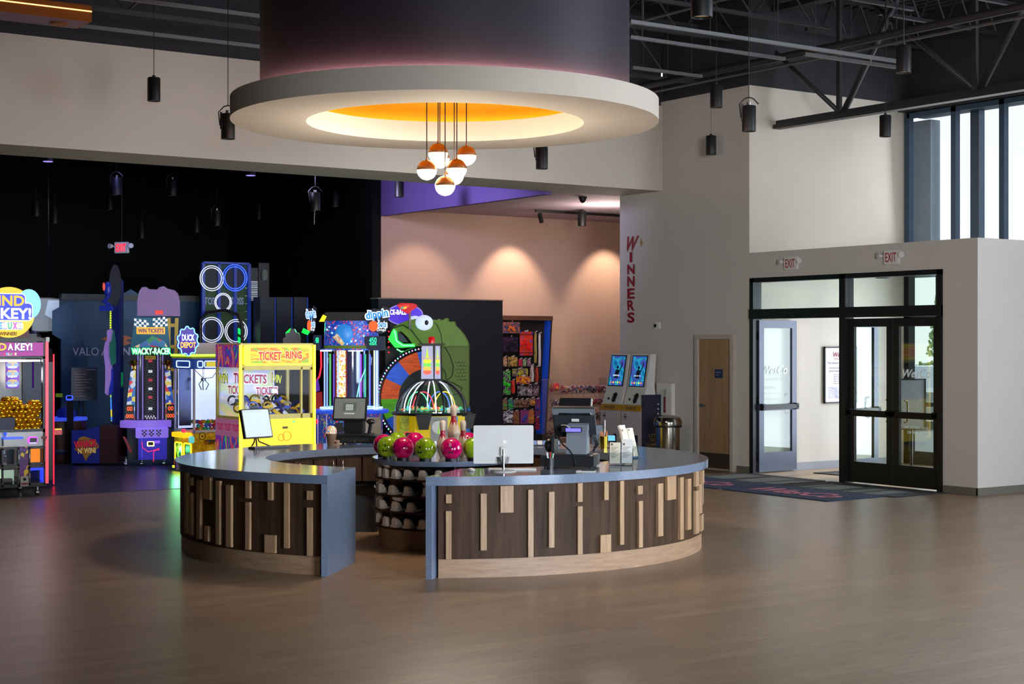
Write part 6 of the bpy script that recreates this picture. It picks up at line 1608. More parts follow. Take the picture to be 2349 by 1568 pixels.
# front: prize door and gear marks
B().prism(rrect(X(468), X(515), .45, Z(1000) - .06, .03), -.006, 0, 'y').out('prize_window', cells('ball_print', ['#802020', '#c06040', '#604080', '#3050a0', '#b09050', '#301818'], 22), t)
b = B(); xg, zg = G(464, 1000); b.tube([(xg + .05 * cos(k * pi / 8) * (1.15 if k % 2 else 1), -.004, zg + .05 * sin(k * pi / 8) * (1.15 if k % 2 else 1)) for k in range(16)], .008, 5, closed=True).cyl((xg, -.006, zg), (xg, 0, zg), .02, n=12); b.out('gear_mark', mat('brown_gear', '#6a4408', .5), t)
casters(t, (-W2 + .08, W2 - .08), (.08, D - .08))

# ---------------------------------------------------------------- TICKET RING
b0 = 21.0; xl, xr = on_b(551, b0)[1], on_b(720, b0)[1]; a0 = (xl + xr) / 2; W2 = (xr - xl) / 2
t = thing('ring_crane_machine', 'bright yellow TICKET RING crane machine with a rainbow printed side', 'arcade machine', (a0, b0, 0))
G = lambda px, py: FX(px, py, b0, a0); X = lambda p: G(p, 0)[0]; Z = lambda py: G(640, py)[1]
D = on_a(495, xl)[1] - b0
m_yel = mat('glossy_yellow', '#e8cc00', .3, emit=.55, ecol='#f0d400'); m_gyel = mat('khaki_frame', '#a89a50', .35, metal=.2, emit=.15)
zb = Z(960)
B().box(-W2, W2, .0, D, .1, zb, .01).out('lower_cabinet', m_yel, t)
B().box(-W2 + .01, W2 - .01, .01, D, Z(842), Z(787)).out('upper_cabinet', m_gyel, t)
B().prism(rrect(X(557), X(714), Z(838), Z(791), .04), -.03, .01, 'y').out('header_bezel', m_yel, t)
B().prism(rrect(X(573), X(706), Z(832), Z(797), .02), -.034, -.03, 'y').out('header_print', cells('header_print', ['#c83818', '#e8a018', '#d8c020', '#e06818', '#70a828', '#e8b020'], 3, emit=.6, noise=True, stretch=(1, 1, 3)), t)
sign_text(t, 'TICKET', (X(589) + X(644)) / 2, Z(816), X(643) - X(590), .125, glow('ticket_red', '#d82018', .8), mat('cream_edge', '#f0d890', .5, emit=.5), -.04)
sign_text(t, 'RING', (X(652) + X(690)) / 2, Z(814), X(690) - X(653), .115, glow('ticket_red', '#d82018', .8), mat('cream_edge', '#f0d890', .5, emit=.5), -.04)
ps = B().box(-W2, -W2 + .06, 0, .05, zb, Z(842)).box(W2 - .06, W2, 0, .05, zb, Z(842)).box(-W2, W2, 0, .05, zb, zb + .07).box(-W2, W2, 0, .05, Z(848), Z(840))
ps.box(-W2, -W2 + .04, D - .04, D, zb, Z(842)).box(W2 - .04, W2, D - .04, D, zb, Z(842)).box(X(690), X(694), 0.0, .04, zb, Z(842))
ps.box(-W2, -W2 + .04, 0, D, zb, zb + .04).box(W2 - .04, W2, 0, D, zb, zb + .04)
ps.out('window_frame', m_gyel, t)
B().box(-W2 + .05, W2 - .05, .02, .025, zb + .06, Z(846)).box(-W2 + .01, -W2 + .014, .05, D - .04, zb, Z(842)).box(W2 - .014, W2 - .01, .05, D - .04, zb, Z(842)).out('glass_panes', m_clear, t)
bp = cells('back_print_pastel', ['#d8d8e8', '#e8c0c8', '#c8d8a0', '#c0c8f0', '#e0d8e8'], 2.2, emit=.26, noise=True)
B().box(-W2 + .04, W2 * .55, D - .08, D - .05, zb, Z(842)).out('back_board', bp, t)
m_tr = mat('ticket_maroon', '#9a1848', .5, emit=.4); m_trw = mat('ticket_white_edge', '#e8e0f0', .5, emit=.5); m_winy = mat('win_yellow', '#c8d020', .5, emit=.5); m_wdk = mat('win_dark', '#202008', .5)
yb = D - .085
xo = (X(560) + (on_b(560, b0 + yb)[1] - on_b(560, b0)[1]))
def BX(px): return on_b(px, b0 + yb)[1] - a0
def BZ(py): return zat(py, on_b(620, b0 + yb)[0])
sign_text(t, 'TICKETS', BX(577), BZ(868), .50, .14, m_tr, m_trw, yb, rot=(pi / 2, .03, 0))
sign_text(t, 'WIN', BX(633), BZ(868), .17, .12, m_winy, m_wdk, yb, rot=(pi / 2, .2, 0))
sign_text(t, 'TICKETS', BX(612), BZ(896), .36, .12, m_tr, m_trw, yb)
# LED strips of dots with a lit channel
m_ledy = glow('led_yellow', '#ffe840', 5.0); m_chan = glow('channel_yellow', '#e8c810', 1.2)
for x_ in (-W2 + .0, W2 - .0):
    B().box(x_ - .022, x_ + .022, -.02, -.004, .14, Z(790)).out('light_channel', m_chan, t)
    led_row('light_dots', (x_, -.026, .16), (x_, -.026, Z(791)), m_ledy, t, 62, .009)
# printed side
sx = -W2 - .004
sidep = cells('rainbow_swirl', ['#e8e040', '#40b850', '#3050c8', '#8030a0', '#c84070', '#e89048', '#9050b0'], 3.2, emit=.28, noise=True, stretch=(1, 2, .8))
B().box(sx, -W2, 0.03, D, Z(842), Z(790)).out('side_print', sidep, t)
B().box(sx, -W2, 0.03, D, .12, Z(1000)).out('side_print', sidep, t)
B().box(sx, -W2, 0.03, D, Z(1000), zb + .0).out('side_band', mat('pink_band', '#b87098', .5, emit=.25), t)
for k in range(3): sign_text(t, 'LOSE' if False else 'TICKET', sx - .003, Z(978), .22, .10, m_tr, None, 0, rot=(pi / 2, 0, -pi / 2)).location = (sx - .004, .14 + .27 * k, Z(979))
m_ghost = mat('side_decal', '#9a2858', .5, emit=.35)
def side_text(s_, y, z_, w_, h_, m1, m2):
    text('letter_outline', s_, m2, t, (sx - .002, y, z_), w=w_ * 1.06, h=h_ * 1.2, off=.05, rot=(pi / 2, 0, -pi / 2)); text('lettering', s_, m1, t, (sx - .004, y, z_), w=w_, h=h_, off=.02, rot=(pi / 2, 0, -pi / 2))
side_text('WIN', D - .28, Z(868), .32, .12, m_winy, m_wdk); side_text('TI', .12, Z(866), .16, .15, m_tr, m_trw); side_text('TICK', .22, Z(893), .36, .12, m_tr, m_trw)
# prize rings in the machine: loops on cards
random.seed(9)
pc = ['#2a2a30', '#b8901c', '#3a48a0', '#8a7020', '#c8c0b0', '#2a3080']
for k in range(26):
    x = -W2 + .10 + (k % 9) * ((2 * W2 - .2) / 8.6) + random.uniform(-.03, .03); yy = .10 + .2 * (k // 9) + random.uniform(-.02, .03); zz_ = zb + .06 + .09 * (k // 9) + random.uniform(0, .03)
    ti = thing('prize_ring', 'looped prize ring pack in the heap behind the glass, %s row' % ('front', 'middle', 'back')[k // 9], 'prize', (a0 + x, b0 + yy, zz_), random.uniform(-.6, .6), 'ring packs in the yellow crane machine')
    c = pc[k % 6]
    R = random.uniform(.06, .085)
    b = B(); b.T = Matrix.Rotation(random.uniform(-.5, .5), 4, 'Y') @ Matrix.Rotation(random.uniform(-.3, .3), 4, 'X'); b.tube([(R * cos(q * pi / 10), 0, R * sin(q * pi / 10)) for q in range(20)], .016, 7, closed=True); b.out('ring_loop', mat('loop' + c, c, .3, metal=.3), ti)
    b = B(); b.T = Matrix.Rotation(random.uniform(-.8, .8), 4, 'Y'); b.box(-.08, .08, -.035, -.028, -.03, .02, .002); cd = b.out('label_band', mat('lab%d' % (k % 4), ['#4058c0', '#d8b020', '#c8c8d8', '#303038'][k % 4], .4, emit=.15), ti)
# crane
b = B(); xc, yc, zc = X(655), .4, Z(900); b.cyl((xc, yc, zc), (xc, yc, Z(845)), .012, n=8).box(xc - .05, xc + .05, yc - .04, yc + .04, zc - .02, zc + .04, .01).tube([(xc, yc, zc), (xc + .08, yc, zc - .12)], .008, 6).tube([(xc, yc, zc), (xc - .08, yc, zc - .12)], .008, 6)
b.out('crane_claw', m_chrome, t)
# lower front details
B().box(-W2 + .04, W2 - .04, -.03, .0, Z(975), Z(965), .004).out('front_ledge', m_yel, t)
b = B().cyl((X(611), -.05, Z(966)), (X(611), -.05, Z(960)), .008, n=8).ball((X(611), -.05, Z(958)), .018, 10).box(X(606), X(617), -.06, -.03, Z(971), Z(969)); b.out('joystick', m_chrome, t)
B().prism(circ(.015, 14, X(672), Z(967)), -.036, -.03, 'y').out('green_button', glow('button_green', '#20e880', 1.6), t)
B().box(X(648), X(660), -.006, 0, Z(983), Z(978)).out('price_plate', mat('brown_plate', '#6a4a10', .5), t)
b = B(); b.tube([(X(645) + .05 * cos(a), -.004, Z(1003) + .05 * sin(a)) for a in [k * pi / 10 for k in range(20)]], .005, 5, closed=True).tube([(X(658) + .068 * cos(a), -.005, Z(1000) + .068 * sin(a)) for a in [k * pi / 10 for k in range(20)]], .005, 5, closed=True)
b.out('ring_marks', mat('orange_ring', '#d88810', .4, emit=.4), t)
B().box(X(690), X(698), .1, .13, zb + .02, zb + .15).out('inner_tag', m_mblk, t)
casters(t, (-W2 + .1, W2 - .1), (.1, D - .1))

# ---------------------------------------------------------------- bead drop game
Yd = 25.0; p = at(806, Yd)
t = thing('bead_drop_game', 'round glass bead-drop game with glowing edges and two dippin dots signs', 'arcade machine', p, -TH)
L = lambda px, py: ((px - 806) / F * Yd, zat(py, Yd)); X = lambda px: L(px, 0)[0]; Z = lambda py: L(0, py)[1]
Rc = .44; m_db = mat('machine_cobalt', '#14309a', .4, emit=.3); 
B().lathe([(.50, .08), (.50, Z(945)), (0, Z(945))], n=48).out('base_drum', cells('dots_print', ['#1c3aa0', '#1c3aa0', '#2040a8', '#c03040', '#1c3aa0', '#2a9ab0', '#1c3aa0', '#b0a030', '#1c3aa0', '#1c3aa0'], 42, emit=.25), t)
B().lathe([(.30, Z(946)), (.585, Z(946)), (.60, Z(942)), (.585, Z(938)), (.30, Z(938))], n=56).out('play_shelf', mat('shelf_blue', '#2848c8', .3, emit=.55), t)
B().lathe([(.45, Z(936)), (.50, Z(936)), (.50, Z(933)), (.45, Z(933))], n=56).out('shelf_light', glow('shelf_glow', '#90b8ff', 1.8), t)
B().lathe([(Rc, Z(938)), (Rc, Z(803))], n=56).out('glass_drum', m_clear2, t)
for k in range(8):
    a = radians(22.5 + k * 45); x_, y_ = Rc * cos(a), Rc * sin(a)
    B().cyl((x_, y_, Z(938)), (x_, y_, Z(803)), .012, n=8).out('glass_post', glow('post_bluewhite', '#90b0f0', .8), t)
for x_, c in ((X(747), '#a0c8ff'), (X(866), '#d8e8ff'), (X(860), '#d0e090')):
    B().cyl((x_, -.12, Z(938)), (x_, -.12, Z(803)), .010, n=8).out('light_tube', glow('tube' + c, c, 1.8), t)
B().box(X(778), X(798), -.34, -.30, Z(918), Z(803)).out('bead_column', cells('bead_column', ['#fff0c8', '#f8d060', '#e86a30', '#ffffff', '#d84820', '#f0e8b0', '#e8a030'], 48, emit=1.1), t)
B().box(X(775), X(778), -.345, -.30, Z(918), Z(803)).box(X(798), X(801), -.345, -.30, Z(918), Z(803)).out('column_edge', mat('column_red_edge', '#8a3020', .4, emit=.3), t)
for k, (px, c) in enumerate(((758, '#58c060'), (765, '#7050c8'), (815, '#d030c0'), (825, '#b040c8'), (838, '#40c890'), (848, '#5060d8'), (770, '#4068d0'), (832, '#304898'))):
    B().box(X(px) - .012, X(px) + .012, -.05 + .08 * (k % 4), .0 + .08 * (k % 4), Z(930), Z(812)).out('inner_strip', mat('strip' + c, c, .4, emit=.45), t)
B().lathe([(0, Z(936)), (.4, Z(936))], n=30).lathe([(.12, Z(936)), (.12, Z(803))], n=20).out('inner_core', mat('core_navy', '#101a48', .4, emit=.12), t)
b = B()
for s_ in (1,):
    b.tube([(X(822), -.3, Z(915)), (X(828), -.3, Z(880)), (X(842), -.3, Z(845))], .008, 6)
b.out('curved_light', glow('curve_mint', '#80e8c0', 1.5), t)
B().lathe([(0, Z(803)), (Rc + .03, Z(803)), (Rc + .03, Z(799)), (Rc, Z(799)), (Rc - .02, Z(736)), (.0, Z(736))], n=48).out('marquee_drum', cells('marquee_dots', ['#1a3ca0', '#1a3ca0', '#2148b0', '#d03848', '#1a3ca0', '#5080e0', '#1a3ca0', '#2450b8', '#1a3ca0'], 48, emit=.4), t)
b = B(); b.box(X(742), X(768), -.42, -.40, Z(805), Z(802)).box(X(805), X(838), -.42, -.40, Z(805), Z(802)); b.out('under_light', glow('under_white', '#d8f0ff', 3.5), t)
b = B(); random.seed(4)
cm_ = ['#60ffb0', '#c0a0ff', '#80ffff', '#e0c0ff', '#ffffff']
for k in range(14):
    b.m(k % 5); a = radians(-145 + k * 8.7); b.ball(((Rc + .0) * cos(a), (Rc) * sin(a), Z(random.uniform(745, 792))), .012, 8)
b.out('twinkle_lights', [glow('tw' + c, c, 4) for c in cm_], t)
# plain rounded blue figure stand-in: a smooth blob with a beige scoop
b = B(); b.lathe([(Rc + .012, Z(800)), (Rc + .012, Z(795)), (Rc + .008, Z(792))], n=30, a0=radians(200), a1=radians(340)); b.out('green_ground', mat('moss_green', '#5a7020', .6, emit=.2), t)
b = B(); b.ball((X(795), -Rc + .02, Z(768)), .16, 20, .9, .35, 1.1); b.out('blue_bulge', mat('bright_blue', '#2a80d0', .35, emit=.35), t)
b = B(); b.tube([(X(795) - .13, -Rc - .04, Z(770)), (X(795), -Rc - .05, Z(790))], [.05, .03], 12); b.out('speckled_scoop', cells('scoop_dots', ['#c8b090', '#d8c8a8', '#b04838', '#d8c8a8', '#e0b040'], 60, emit=.3), t)
B().box(X(840), X(887), -.36, -.25, Z(803), Z(771), .005).out('counter_box', mat('counter_navy', '#0c1a40', .4, emit=.1), t)
B().box(X(722), X(737), -.2, .1, Z(803), Z(768), .005).out('counter_box', mat('counter_navy', '#0c1a40', .4, emit=.1), t)
m_gd = glow('green_digits', '#20f098', 1.8)
text('digits', '450', m_gd, t, (X(860), -.365, Z(780)), w=.115, h=.085); text('digits', 'TICKETS', m_gd, t, (X(860), -.365, Z(789)), w=.115, h=.03)
text('digits', '450', m_gd, t, (X(731), -.205, Z(780)), w=.05, h=.085)
m_swt = glow('sign_white', '#e8f0ff', .9); m_sgn = mat('sign_board_navy', '#081030', .4); m_dlet = glow('letter_sky', '#1c7ac8', .9)
def dsign(cx_, cz_, sc, sw):
    b = B(); q = [(-.19, .06), (-.16, .15), (-.05, .20), (.06, .18), (.10, .24), (.20, .20), (.21, .08), (.16, -.02), (.15, -.16), (.06, -.21), (-.10, -.16), (-.14, -.05)]
    b.prism([(cx_ + u * sw, cz_ + v * sc) for u, v in q], -.33, -.28, 'y'); s_ = b.out('dots_sign', m_sgn, t)
    text('letter_outline', 'dippin', m_swt, s_, (cx_, -.332, cz_ + .09 * sc), w=.40 * sw, h=.21 * sc, off=.08, rot=(pi / 2, -.15, 0)); text('letter_outline', 'dots', m_swt, s_, (cx_ + .08 * sw, -.332, cz_ - .055 * sc), w=.18 * sw, h=.135 * sc, off=.07)
    text('lettering', 'dippin', m_dlet, s_, (cx_ + .0 * sw, -.334, cz_ + .09 * sc), w=.36 * sw, h=.17 * sc, off=.03, rot=(pi / 2, -.15, 0))
    text('lettering', 'dots', m_dlet, s_, (cx_ + .08 * sw, -.334, cz_ - .055 * sc), w=.14 * sw, h=.10 * sc, off=.03)
    text('lettering', 'Drop!', m_swt, s_, (cx_ + .07 * sw, -.334, cz_ - .15 * sc), w=.14 * sw, h=.06 * sc, off=.02)
    B().prism(circ(.075 * sw, 20, cx_ - .06 * sw, cz_ - .085 * sc, ry=.085 * sc), -.337, -.33, 'y').out('orange_bead', glow('bead_orange', '#f05018', 1.0), s_)
dsign(X(869), Z(736), .98, .98); dsign(X(719), Z(735), .98, .42)
b = B().prism([(X(737), Z(738)), (X(746), Z(722)), (X(754), Z(726)), (X(748), Z(738))], -.3, -.27, 'y'); b.out('yellow_flash', glow('flash_yellow', '#e8d020', .9), t)
B().box(X(746), X(857), -.2, .2, Z(736), Z(716), .02).out('top_box', m_mblk, t)
B().prism(rrect(X(843), X(880), Z(1008), Z(953), .02), -.56, -.50, 'y').out('white_door', mat('door_offwhite', '#b8b4bc', .4), t)
B().box(X(737), X(739), -.5, -.49, .1, Z(948)).box(X(757), X(759), -.52, -.51, .1, Z(948)).out('pale_stripes', mat('stripe_lilac', '#9890d0', .4, emit=.3), t)
# red ring seat machine between
Yq = 25.8; p = at(728, Yq); t = thing('red_arc_game', 'red curved light and red seat back between the yellow machine and the bead game', 'arcade machine', p, -TH)
L = lambda px, py: ((px - 728) / F * Yq, zat(py, Yq))
b = B(); b.tube([(L(736, 800)[0], .0, L(0, 800)[1]), (L(737, 840)[0], 0, L(0, 840)[1]), (L(733, 862)[0], 0, L(0, 862)[1]), (L(722, 880)[0], 0, L(0, 880)[1])], .014, 8); b.out('red_arc_light', glow('arc_red', '#e82030', 1.6), t)
b = B(); b.prism([L(*q) for q in ((715, 935), (715, 905), (725, 900), (737, 898), (739, 940))], .0, .12, 'y'); b.out('red_seat_back', mat('seat_red', '#a01020', .4, emit=.25), t)
b = B(); b.box(L(712, 0)[0], L(738, 0)[0], .0, .3, 0, L(0, 940)[1], .02); b.out('base', m_db, t)
b = B(); b.prism([L(*q) for q in ((718, 885), (730, 865), (734, 895), (722, 900))], -.02, .0, 'y'); b.out('violet_panel', mat('violet_panel', '#5a2aa8', .4, emit=.4), t)
b = B(); b.ball((L(726, 966)[0], -.03, L(0, 966)[1]), .04, 12); b.out('red_lamp', glow('lamp_red2', '#ff2030', 1.6), t)

# ---------------------------------------------------------------- gator wheel game
Yg = 26.5; p = at(990, Yg)
t = thing('gator_wheel_game', 'giant green reptile-headed game with a painted plank wheel in its mouth', 'arcade machine', p, -TH)
L = lambda px, py: ((px - 990) / F * Yg, zat(py, Yg)); X = lambda px: L(px, 0)[0]; Z = lambda py: L(0, py)[1]
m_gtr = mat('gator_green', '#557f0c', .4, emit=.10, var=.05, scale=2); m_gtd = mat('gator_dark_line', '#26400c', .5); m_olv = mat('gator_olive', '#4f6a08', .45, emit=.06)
body = [(1075, 1010), (1075, 792), (955, 792), (955, 830), (940, 1010)]
b = B(); b.prism([L(*q) for q in body], .05, .7, 'y'); b.out('body_cabinet', m_olv, t)
head = [(897, 772), (897, 762), (906, 748), (920, 741), (935, 735), (955, 731), (975, 732), (985, 731), (1002, 734), (1008, 731), (1013, 735), (1026, 729), (1028, 738), (1042, 737), (1044, 746), (1052, 753), (1064, 768), (1072, 782), (1075, 792), (1075, 793), (951, 793), (945, 785), (935, 772), (920, 758)]
b = B(); b.prism([L(*q) for q in head], -.10, .7, 'y'); b.out('head_shell', m_gtr, t)
def line(pts, r, m, nm, y=-.105): return B().tube([(X(u), y, Z(v)) for u, v in pts], r, 6).out(nm, m, t)
line([(905, 752), (925, 745), (945, 757), (958, 775), (972, 792)], .012, m_gtd, 'lip_line')
line([(985, 735), (1003, 744), (1012, 765), (1016, 792)], .008, m_gtd, 'cheek_line')
line([(1020, 795), (1032, 815), (1040, 840), (1037, 862), (1024, 873)], .010, m_gtd, 'belly_curve', .045); line([(1010, 838), (1022, 855), (1024, 873), (1040, 878), (1060, 890), (1055, 902), (1040, 905)], .010, m_gtd, 'leg_curve', .045)
b = B()
for r in range(6):
    for k in range(3):
        cx_, cz_ = X(1048 + k * 8 + (4 if r % 2 else 0)), Z(828 + r * 8); b.tube([(cx_ + .03 * cos(a), .045, cz_ + .03 * sin(a)) for a in [pi + q * pi / 6 for q in range(7)]], .003, 4)
b.out('scale_marks', m_gtd, t)
b = B(); b.ball((X(974), -.12, Z(740)), .13, 28, 1.15, .8, 1.0).ball((X(951), .1, Z(733)), .10, 20, 1.1, .8, .7); b.out('eyeballs', mat('eye_white', '#c8d4f8', .3, emit=.55), t)
b = B(); b.ball((X(980), -.215, Z(740)), .035, 14, 1, .5, 1.2); b.out('pupil', m_mblk, t)
# green lit mouth
b = B(); b.prism([L(*q) for q in ((892, 778), (904, 754), (912, 760), (912, 780), (925, 788), (952, 788), (952, 795), (925, 797), (908, 797))], -.18, .1, 'y'); b.out('lit_jaw', glow('jaw_green', '#18c838', 1.3), t)
b = B(); b.tube([(X(u), -.19, Z(v)) for u, v in ((906, 756), (912, 782), (926, 792), (952, 792))], .012, 6).tube([(X(u), -.19, Z(v)) for u, v in ((912, 800), (922, 806), (938, 806))], .012, 6); b.out('mouth_neon', glow('neon_mint', '#60ff80', 2.2), t)
B().prism([L(*q) for q in ((912, 760), (925, 768), (938, 785), (920, 784), (914, 778))], -.12, -.1, 'y').out('mouth_screen', mat('mouth_screen', '#182838', .3, emit=.25), t)
# wheel
cx_, cz_ = L(985, 912); R0, R1 = .50, .79
cols = ['#2a58c0', '#c8501c', '#2a58c0', '#c8501c', '#4f9a18', '#2050b8', '#c8501c', '#4f9a18', '#2a58c0', '#c8501c', '#2a58c0', '#4f9a18', '#2a58c0', '#c8501c']
mw = []
for k in range(7):
    a0_, a1_ = radians(78 + 360 / 14 * k), radians(78 + 360 / 14 * (k + 1))
    pts = [(cx_ + R1 * cos(a0_ + (a1_ - a0_) * q / 5), cz_ + R1 * sin(a0_ + (a1_ - a0_) * q / 5)) for q in range(6)] + [(cx_ + R0 * cos(a1_ - (a1_ - a0_) * q / 5), cz_ + R0 * sin(a1_ - (a1_ - a0_) * q / 5)) for q in range(6)]
    B().prism(pts, -.30, -.22, 'y').out('wheel_plank', wood('plank' + cols[k], [x * .55 for x in hexc(cols[k])], [min(1, x * 1.25) for x in hexc(cols[k])], .5, (2, 2, 14), 2), t)
for mk in set('plank' + c for c in cols):
    q = MATS[mk].node_tree; bsdf = q.nodes['Principled BSDF']; src = bsdf.inputs['Base Color'].links[0].from_socket; q.links.new(src, bsdf.inputs['Emission Color']); bsdf.inputs['Emission Strength'].default_value = .3
B().prism(circ(R0, 24, cx_, cz_, radians(78), radians(262)), -.29, -.18, 'y').out('wheel_hub', mat('hub_dark', '#16201a', .5), t)
n_ = 72; rim = B(); m_rim = mat('rim_black', '#121418', .4)
rim.tube([(cx_ + (R1 + .05) * cos(k * 2 * pi / n_), -.25, cz_ + (R1 + .05) * sin(k * 2 * pi / n_)) for k in range(15, 54)], .05, 8); rim.out('wheel_rim', m_rim, t)
b = B()
for k in range(21, 71):
    a = k * 2 * pi / 96; b.m(k % 4); b.ball((cx_ + (R1 + .05) * cos(a), -.302, cz_ + (R1 + .05) * sin(a)), .014, 6)
b.out('rim_lights', [glow('rl' + c, c, 1.6) for c in ('#80e0ff', '#c080ff', '#80ffb0', '#ff90c0')], t)
B().box(X(1060), X(1076), .04, .9, 0, Z(935), .01).out('blue_rear_foot', mat('foot_blue', '#1868b0', .4, emit=.2), t)
B().box(X(885), X(1060), .0, .7, 0, Z(990), .01).out('blue_base', mat('base_blue2', '#1848a0', .4, emit=.12), t)

# oval purple sign machine behind
Yi = 27.25; p = at(925, Yi); t = thing('ball_alley_game', 'dark alley game behind the green reptile with an oval purple ICE BALL sign', 'arcade machine', p, -TH)
L = lambda px, py: ((px - 925) / F * Yi, zat(py, Yi)); X = lambda px: L(px, 0)[0]; Z = lambda py: L(0, py)[1]
b = B(); b.prism([(X(884), 0), (X(925), 0), (X(925), Z(795)), (X(884), Z(795))], -.0, .3, 'y').box(X(895), X(905), -.0, .05, Z(795), Z(730)); b.out('cabinet', m_mblk, t)
b = B(); b.prism([(X(930) + .31 * cos(k * pi / 18), Z(722) + .175 * sin(k * pi / 18)) for k in range(36)], -.2, -.1, 'y'); sg = b.out('oval_sign', glow('oval_violet', '#4a28c8', .7), t)
b = B(); b.tube([(X(930) + .31 * cos(k * pi / 18), -.2, Z(722) + .175 * sin(k * pi / 18)) for k in range(36)], .012, 6, closed=True); b.out('sign_rim', mat('lilac_rim', '#9080d0', .4, emit=.5), sg)
sign_text(sg, 'ICE-BALL', X(914), Z(716), .30, .09, glow('ice_white', '#e8e8ff', 1.2), mat('ice_navy', '#202080', .4, emit=.3), -.21)
text('lettering', 'KIWI', glow('ice_white', '#e8e8ff', 1.2), t, (X(899), -.11, Z(797)), w=.12, h=.05) if False else None
b = B()
for k in range(5): b.ball((X(893) - .0, -.12, Z(760) - k * .09), .014, 8)
b.out('small_red_lights', glow('dots_red', '#e02030', 1.5), t)
p = at(940, 25.9); t = thing('lip_shaped_sign', 'glossy red lip-shaped sign on a short post above the green reptile snout', 'sign', p, -TH)
L = lambda px, py: ((px - 940) / F * 25.9, zat(py, 25.9)); X = lambda px: L(px, 0)[0]; Z = lambda py: L(0, py)[1]
b = B(); b.prism([L(*q) for q in ((911, 699), (920, 695), (935, 695), (950, 696), (958, 700), (955, 706), (945, 712), (938, 720), (930, 717), (918, 709))], -.08, .02, 'y'); lp = b.out('sign_body', mat('lip_red', '#c01020', .25, emit=.45), t)
b = B(); b.prism([L(*q) for q in ((915, 701), (936, 698), (940, 702), (926, 711), (918, 707))], -.085, -.08, 'y'); b.out('sign_face', cells('lip_print', ['#c83020', '#40a080', '#e8c040', '#c83020'], 22, emit=.6), lp)
text('lettering', 'GATOR WHEEL', mat('teal_small', '#1a8a90', .4, emit=.4), lp, (X(927), -.088, Z(704)), w=.12, h=.035) if False else None
B().cyl((X(940), 0, Z(755)), (X(940), 0, Z(715)), .02, n=10).out('short_post', m_msil, t)

# ---------------------------------------------------------------- domed coin tower game
Yt = 23.9; p = at(990, Yt)
t = thing('dome_tower_game', 'domed ball game with a lit tower and red beacon before the green reptile', 'arcade machine', p, -TH)
L = lambda px, py: ((px - 990) / F * Yt, zat(py, Yt)); X = lambda px: L(px, 0)[0]; Z = lambda py: L(0, py)[1]
Rb = .56
oct_ = lambda r: [(r * cos(radians(22.5 + 45 * k)), r * sin(radians(22.5 + 45 * k))) for k in range(8)]
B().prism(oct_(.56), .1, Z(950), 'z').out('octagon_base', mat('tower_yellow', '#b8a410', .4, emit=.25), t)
m_pl = [cells('green_check', ['#8a9a28', '#a0a830', '#788818'], 30, emit=.15), mat('yellow_panel', '#c8ac10', .4, emit=.3), mat('grey_panel', '#8a8a88', .4, emit=.1), cells('blue_check', ['#2a80b0', '#3a90b8', '#2070a0'], 30, emit=.2)]
for k, (p0, p1, m_) in enumerate(((922, 954, 0), (956, 988, 1), (992, 1030, 2), (1036, 1052, 3), (1054, 1068, 1))):
    B().box(X(p0), X(p1), -.535 + (0 if 930 < p0 < 1030 else .12), -.51 + (0 if 930 < p0 < 1030 else .12), .12, Z(952)).out('front_panel', m_pl[m_], t)
b = B(); b.prism(circ(.10, 24, X(1010), Z(975)), -.545, -.535, 'y'); em = b.out('round_emblem', m_white, t); text('lettering', 'BALLIN', m_mblk, em, (X(1010), -.547, Z(960)), w=.12, h=.025); B().prism([(X(1010) - .015, Z(990)), (X(1010) + .015, Z(990)), (X(1010), Z(965))], -.547, -.545, 'y').out('tower_mark', glow('lime_mark', '#80c820', .6), em)
B().box(X(905), X(912), -.2, .0, .1, Z(950)).out('side_print', mat('side_white', '#a0a0a0', .4, emit=.2), t)
d = B().prism(rrect(X(933), X(952), Z(998), Z(985), .02), -.57, -.535, 'y').out('card_reader', mat('reader_red_rim', '#c04030', .4, emit=.5), t); B().prism(rrect(X(936), X(949), Z(996), Z(987), .01), -.575, -.57, 'y').out('reader_screen', m_mblk, d)
B().lathe([(.0, Z(950)), (.60, Z(950)), (.615, Z(947)), (.60, Z(944)), (.0, Z(944))], n=56).out('table_rim', m_mblk, t)
prof = [(Rb * cos(a), Z(944) + .50 * sin(a)) for a in [k * (pi / 2 * .92) / 14 for k in range(15)]]
B().lathe(prof, n=56).out('glass_dome', m_clear2, t)
b = B()
for k in range(8):
    a = radians(22.5 + 45 * k); b.tube([(r * cos(a), r * sin(a), z_) for r, z_ in prof], .018, 6)
b.out('dome_ribs', m_mblk, t)
b = B()
for k in (0, 3, 5, 6, 7, 4):
    a = radians(-80 + 45 * k); b.tube([((r - .025) * cos(a), (r - .025) * sin(a), z_) for r, z_ in prof], .008, 5)
b.out('dome_neon', glow('neon_cool_white', '#e8f0ff', 2.6), t)
for (cx_, cc_) in ((-.20, '#60e090'), (-.12, '#e04050'), (.12, '#5070e8'), (.20, '#e0c040')):
    B().tube([(cx_ + .16 * cos(a), -.1 + .1 * (cx_ > 0), Z(940) + .28 * sin(a)) for a in [q * pi / 12 for q in range(13)]], .009, 6).out('inner_arch', glow('arch' + cc_, cc_, 1.2), t)
b = B(); random.seed(8); tk = ['#e05050', '#50c878', '#50a8e0', '#e8d060', '#e88048', '#60d0b8']
for k in range(60):
    a = random.uniform(0, 2 * pi); r = random.uniform(.12, .46); b.m(k % 6); b.cbox((r * cos(a), r * sin(a), Z(944) + random.uniform(.02, .07)), (.045, .045, .035), .006)
b.out('token_pile', [mat('tok' + c, c, .35, emit=.4) for c in tk], t)
B().lathe([(.10, Z(938)), (.5, Z(938))], n=40).out('green_tray', glow('tray_green', '#40b060', .5), t)
b = B()
zt0, zt1 = Z(871), Z(790)
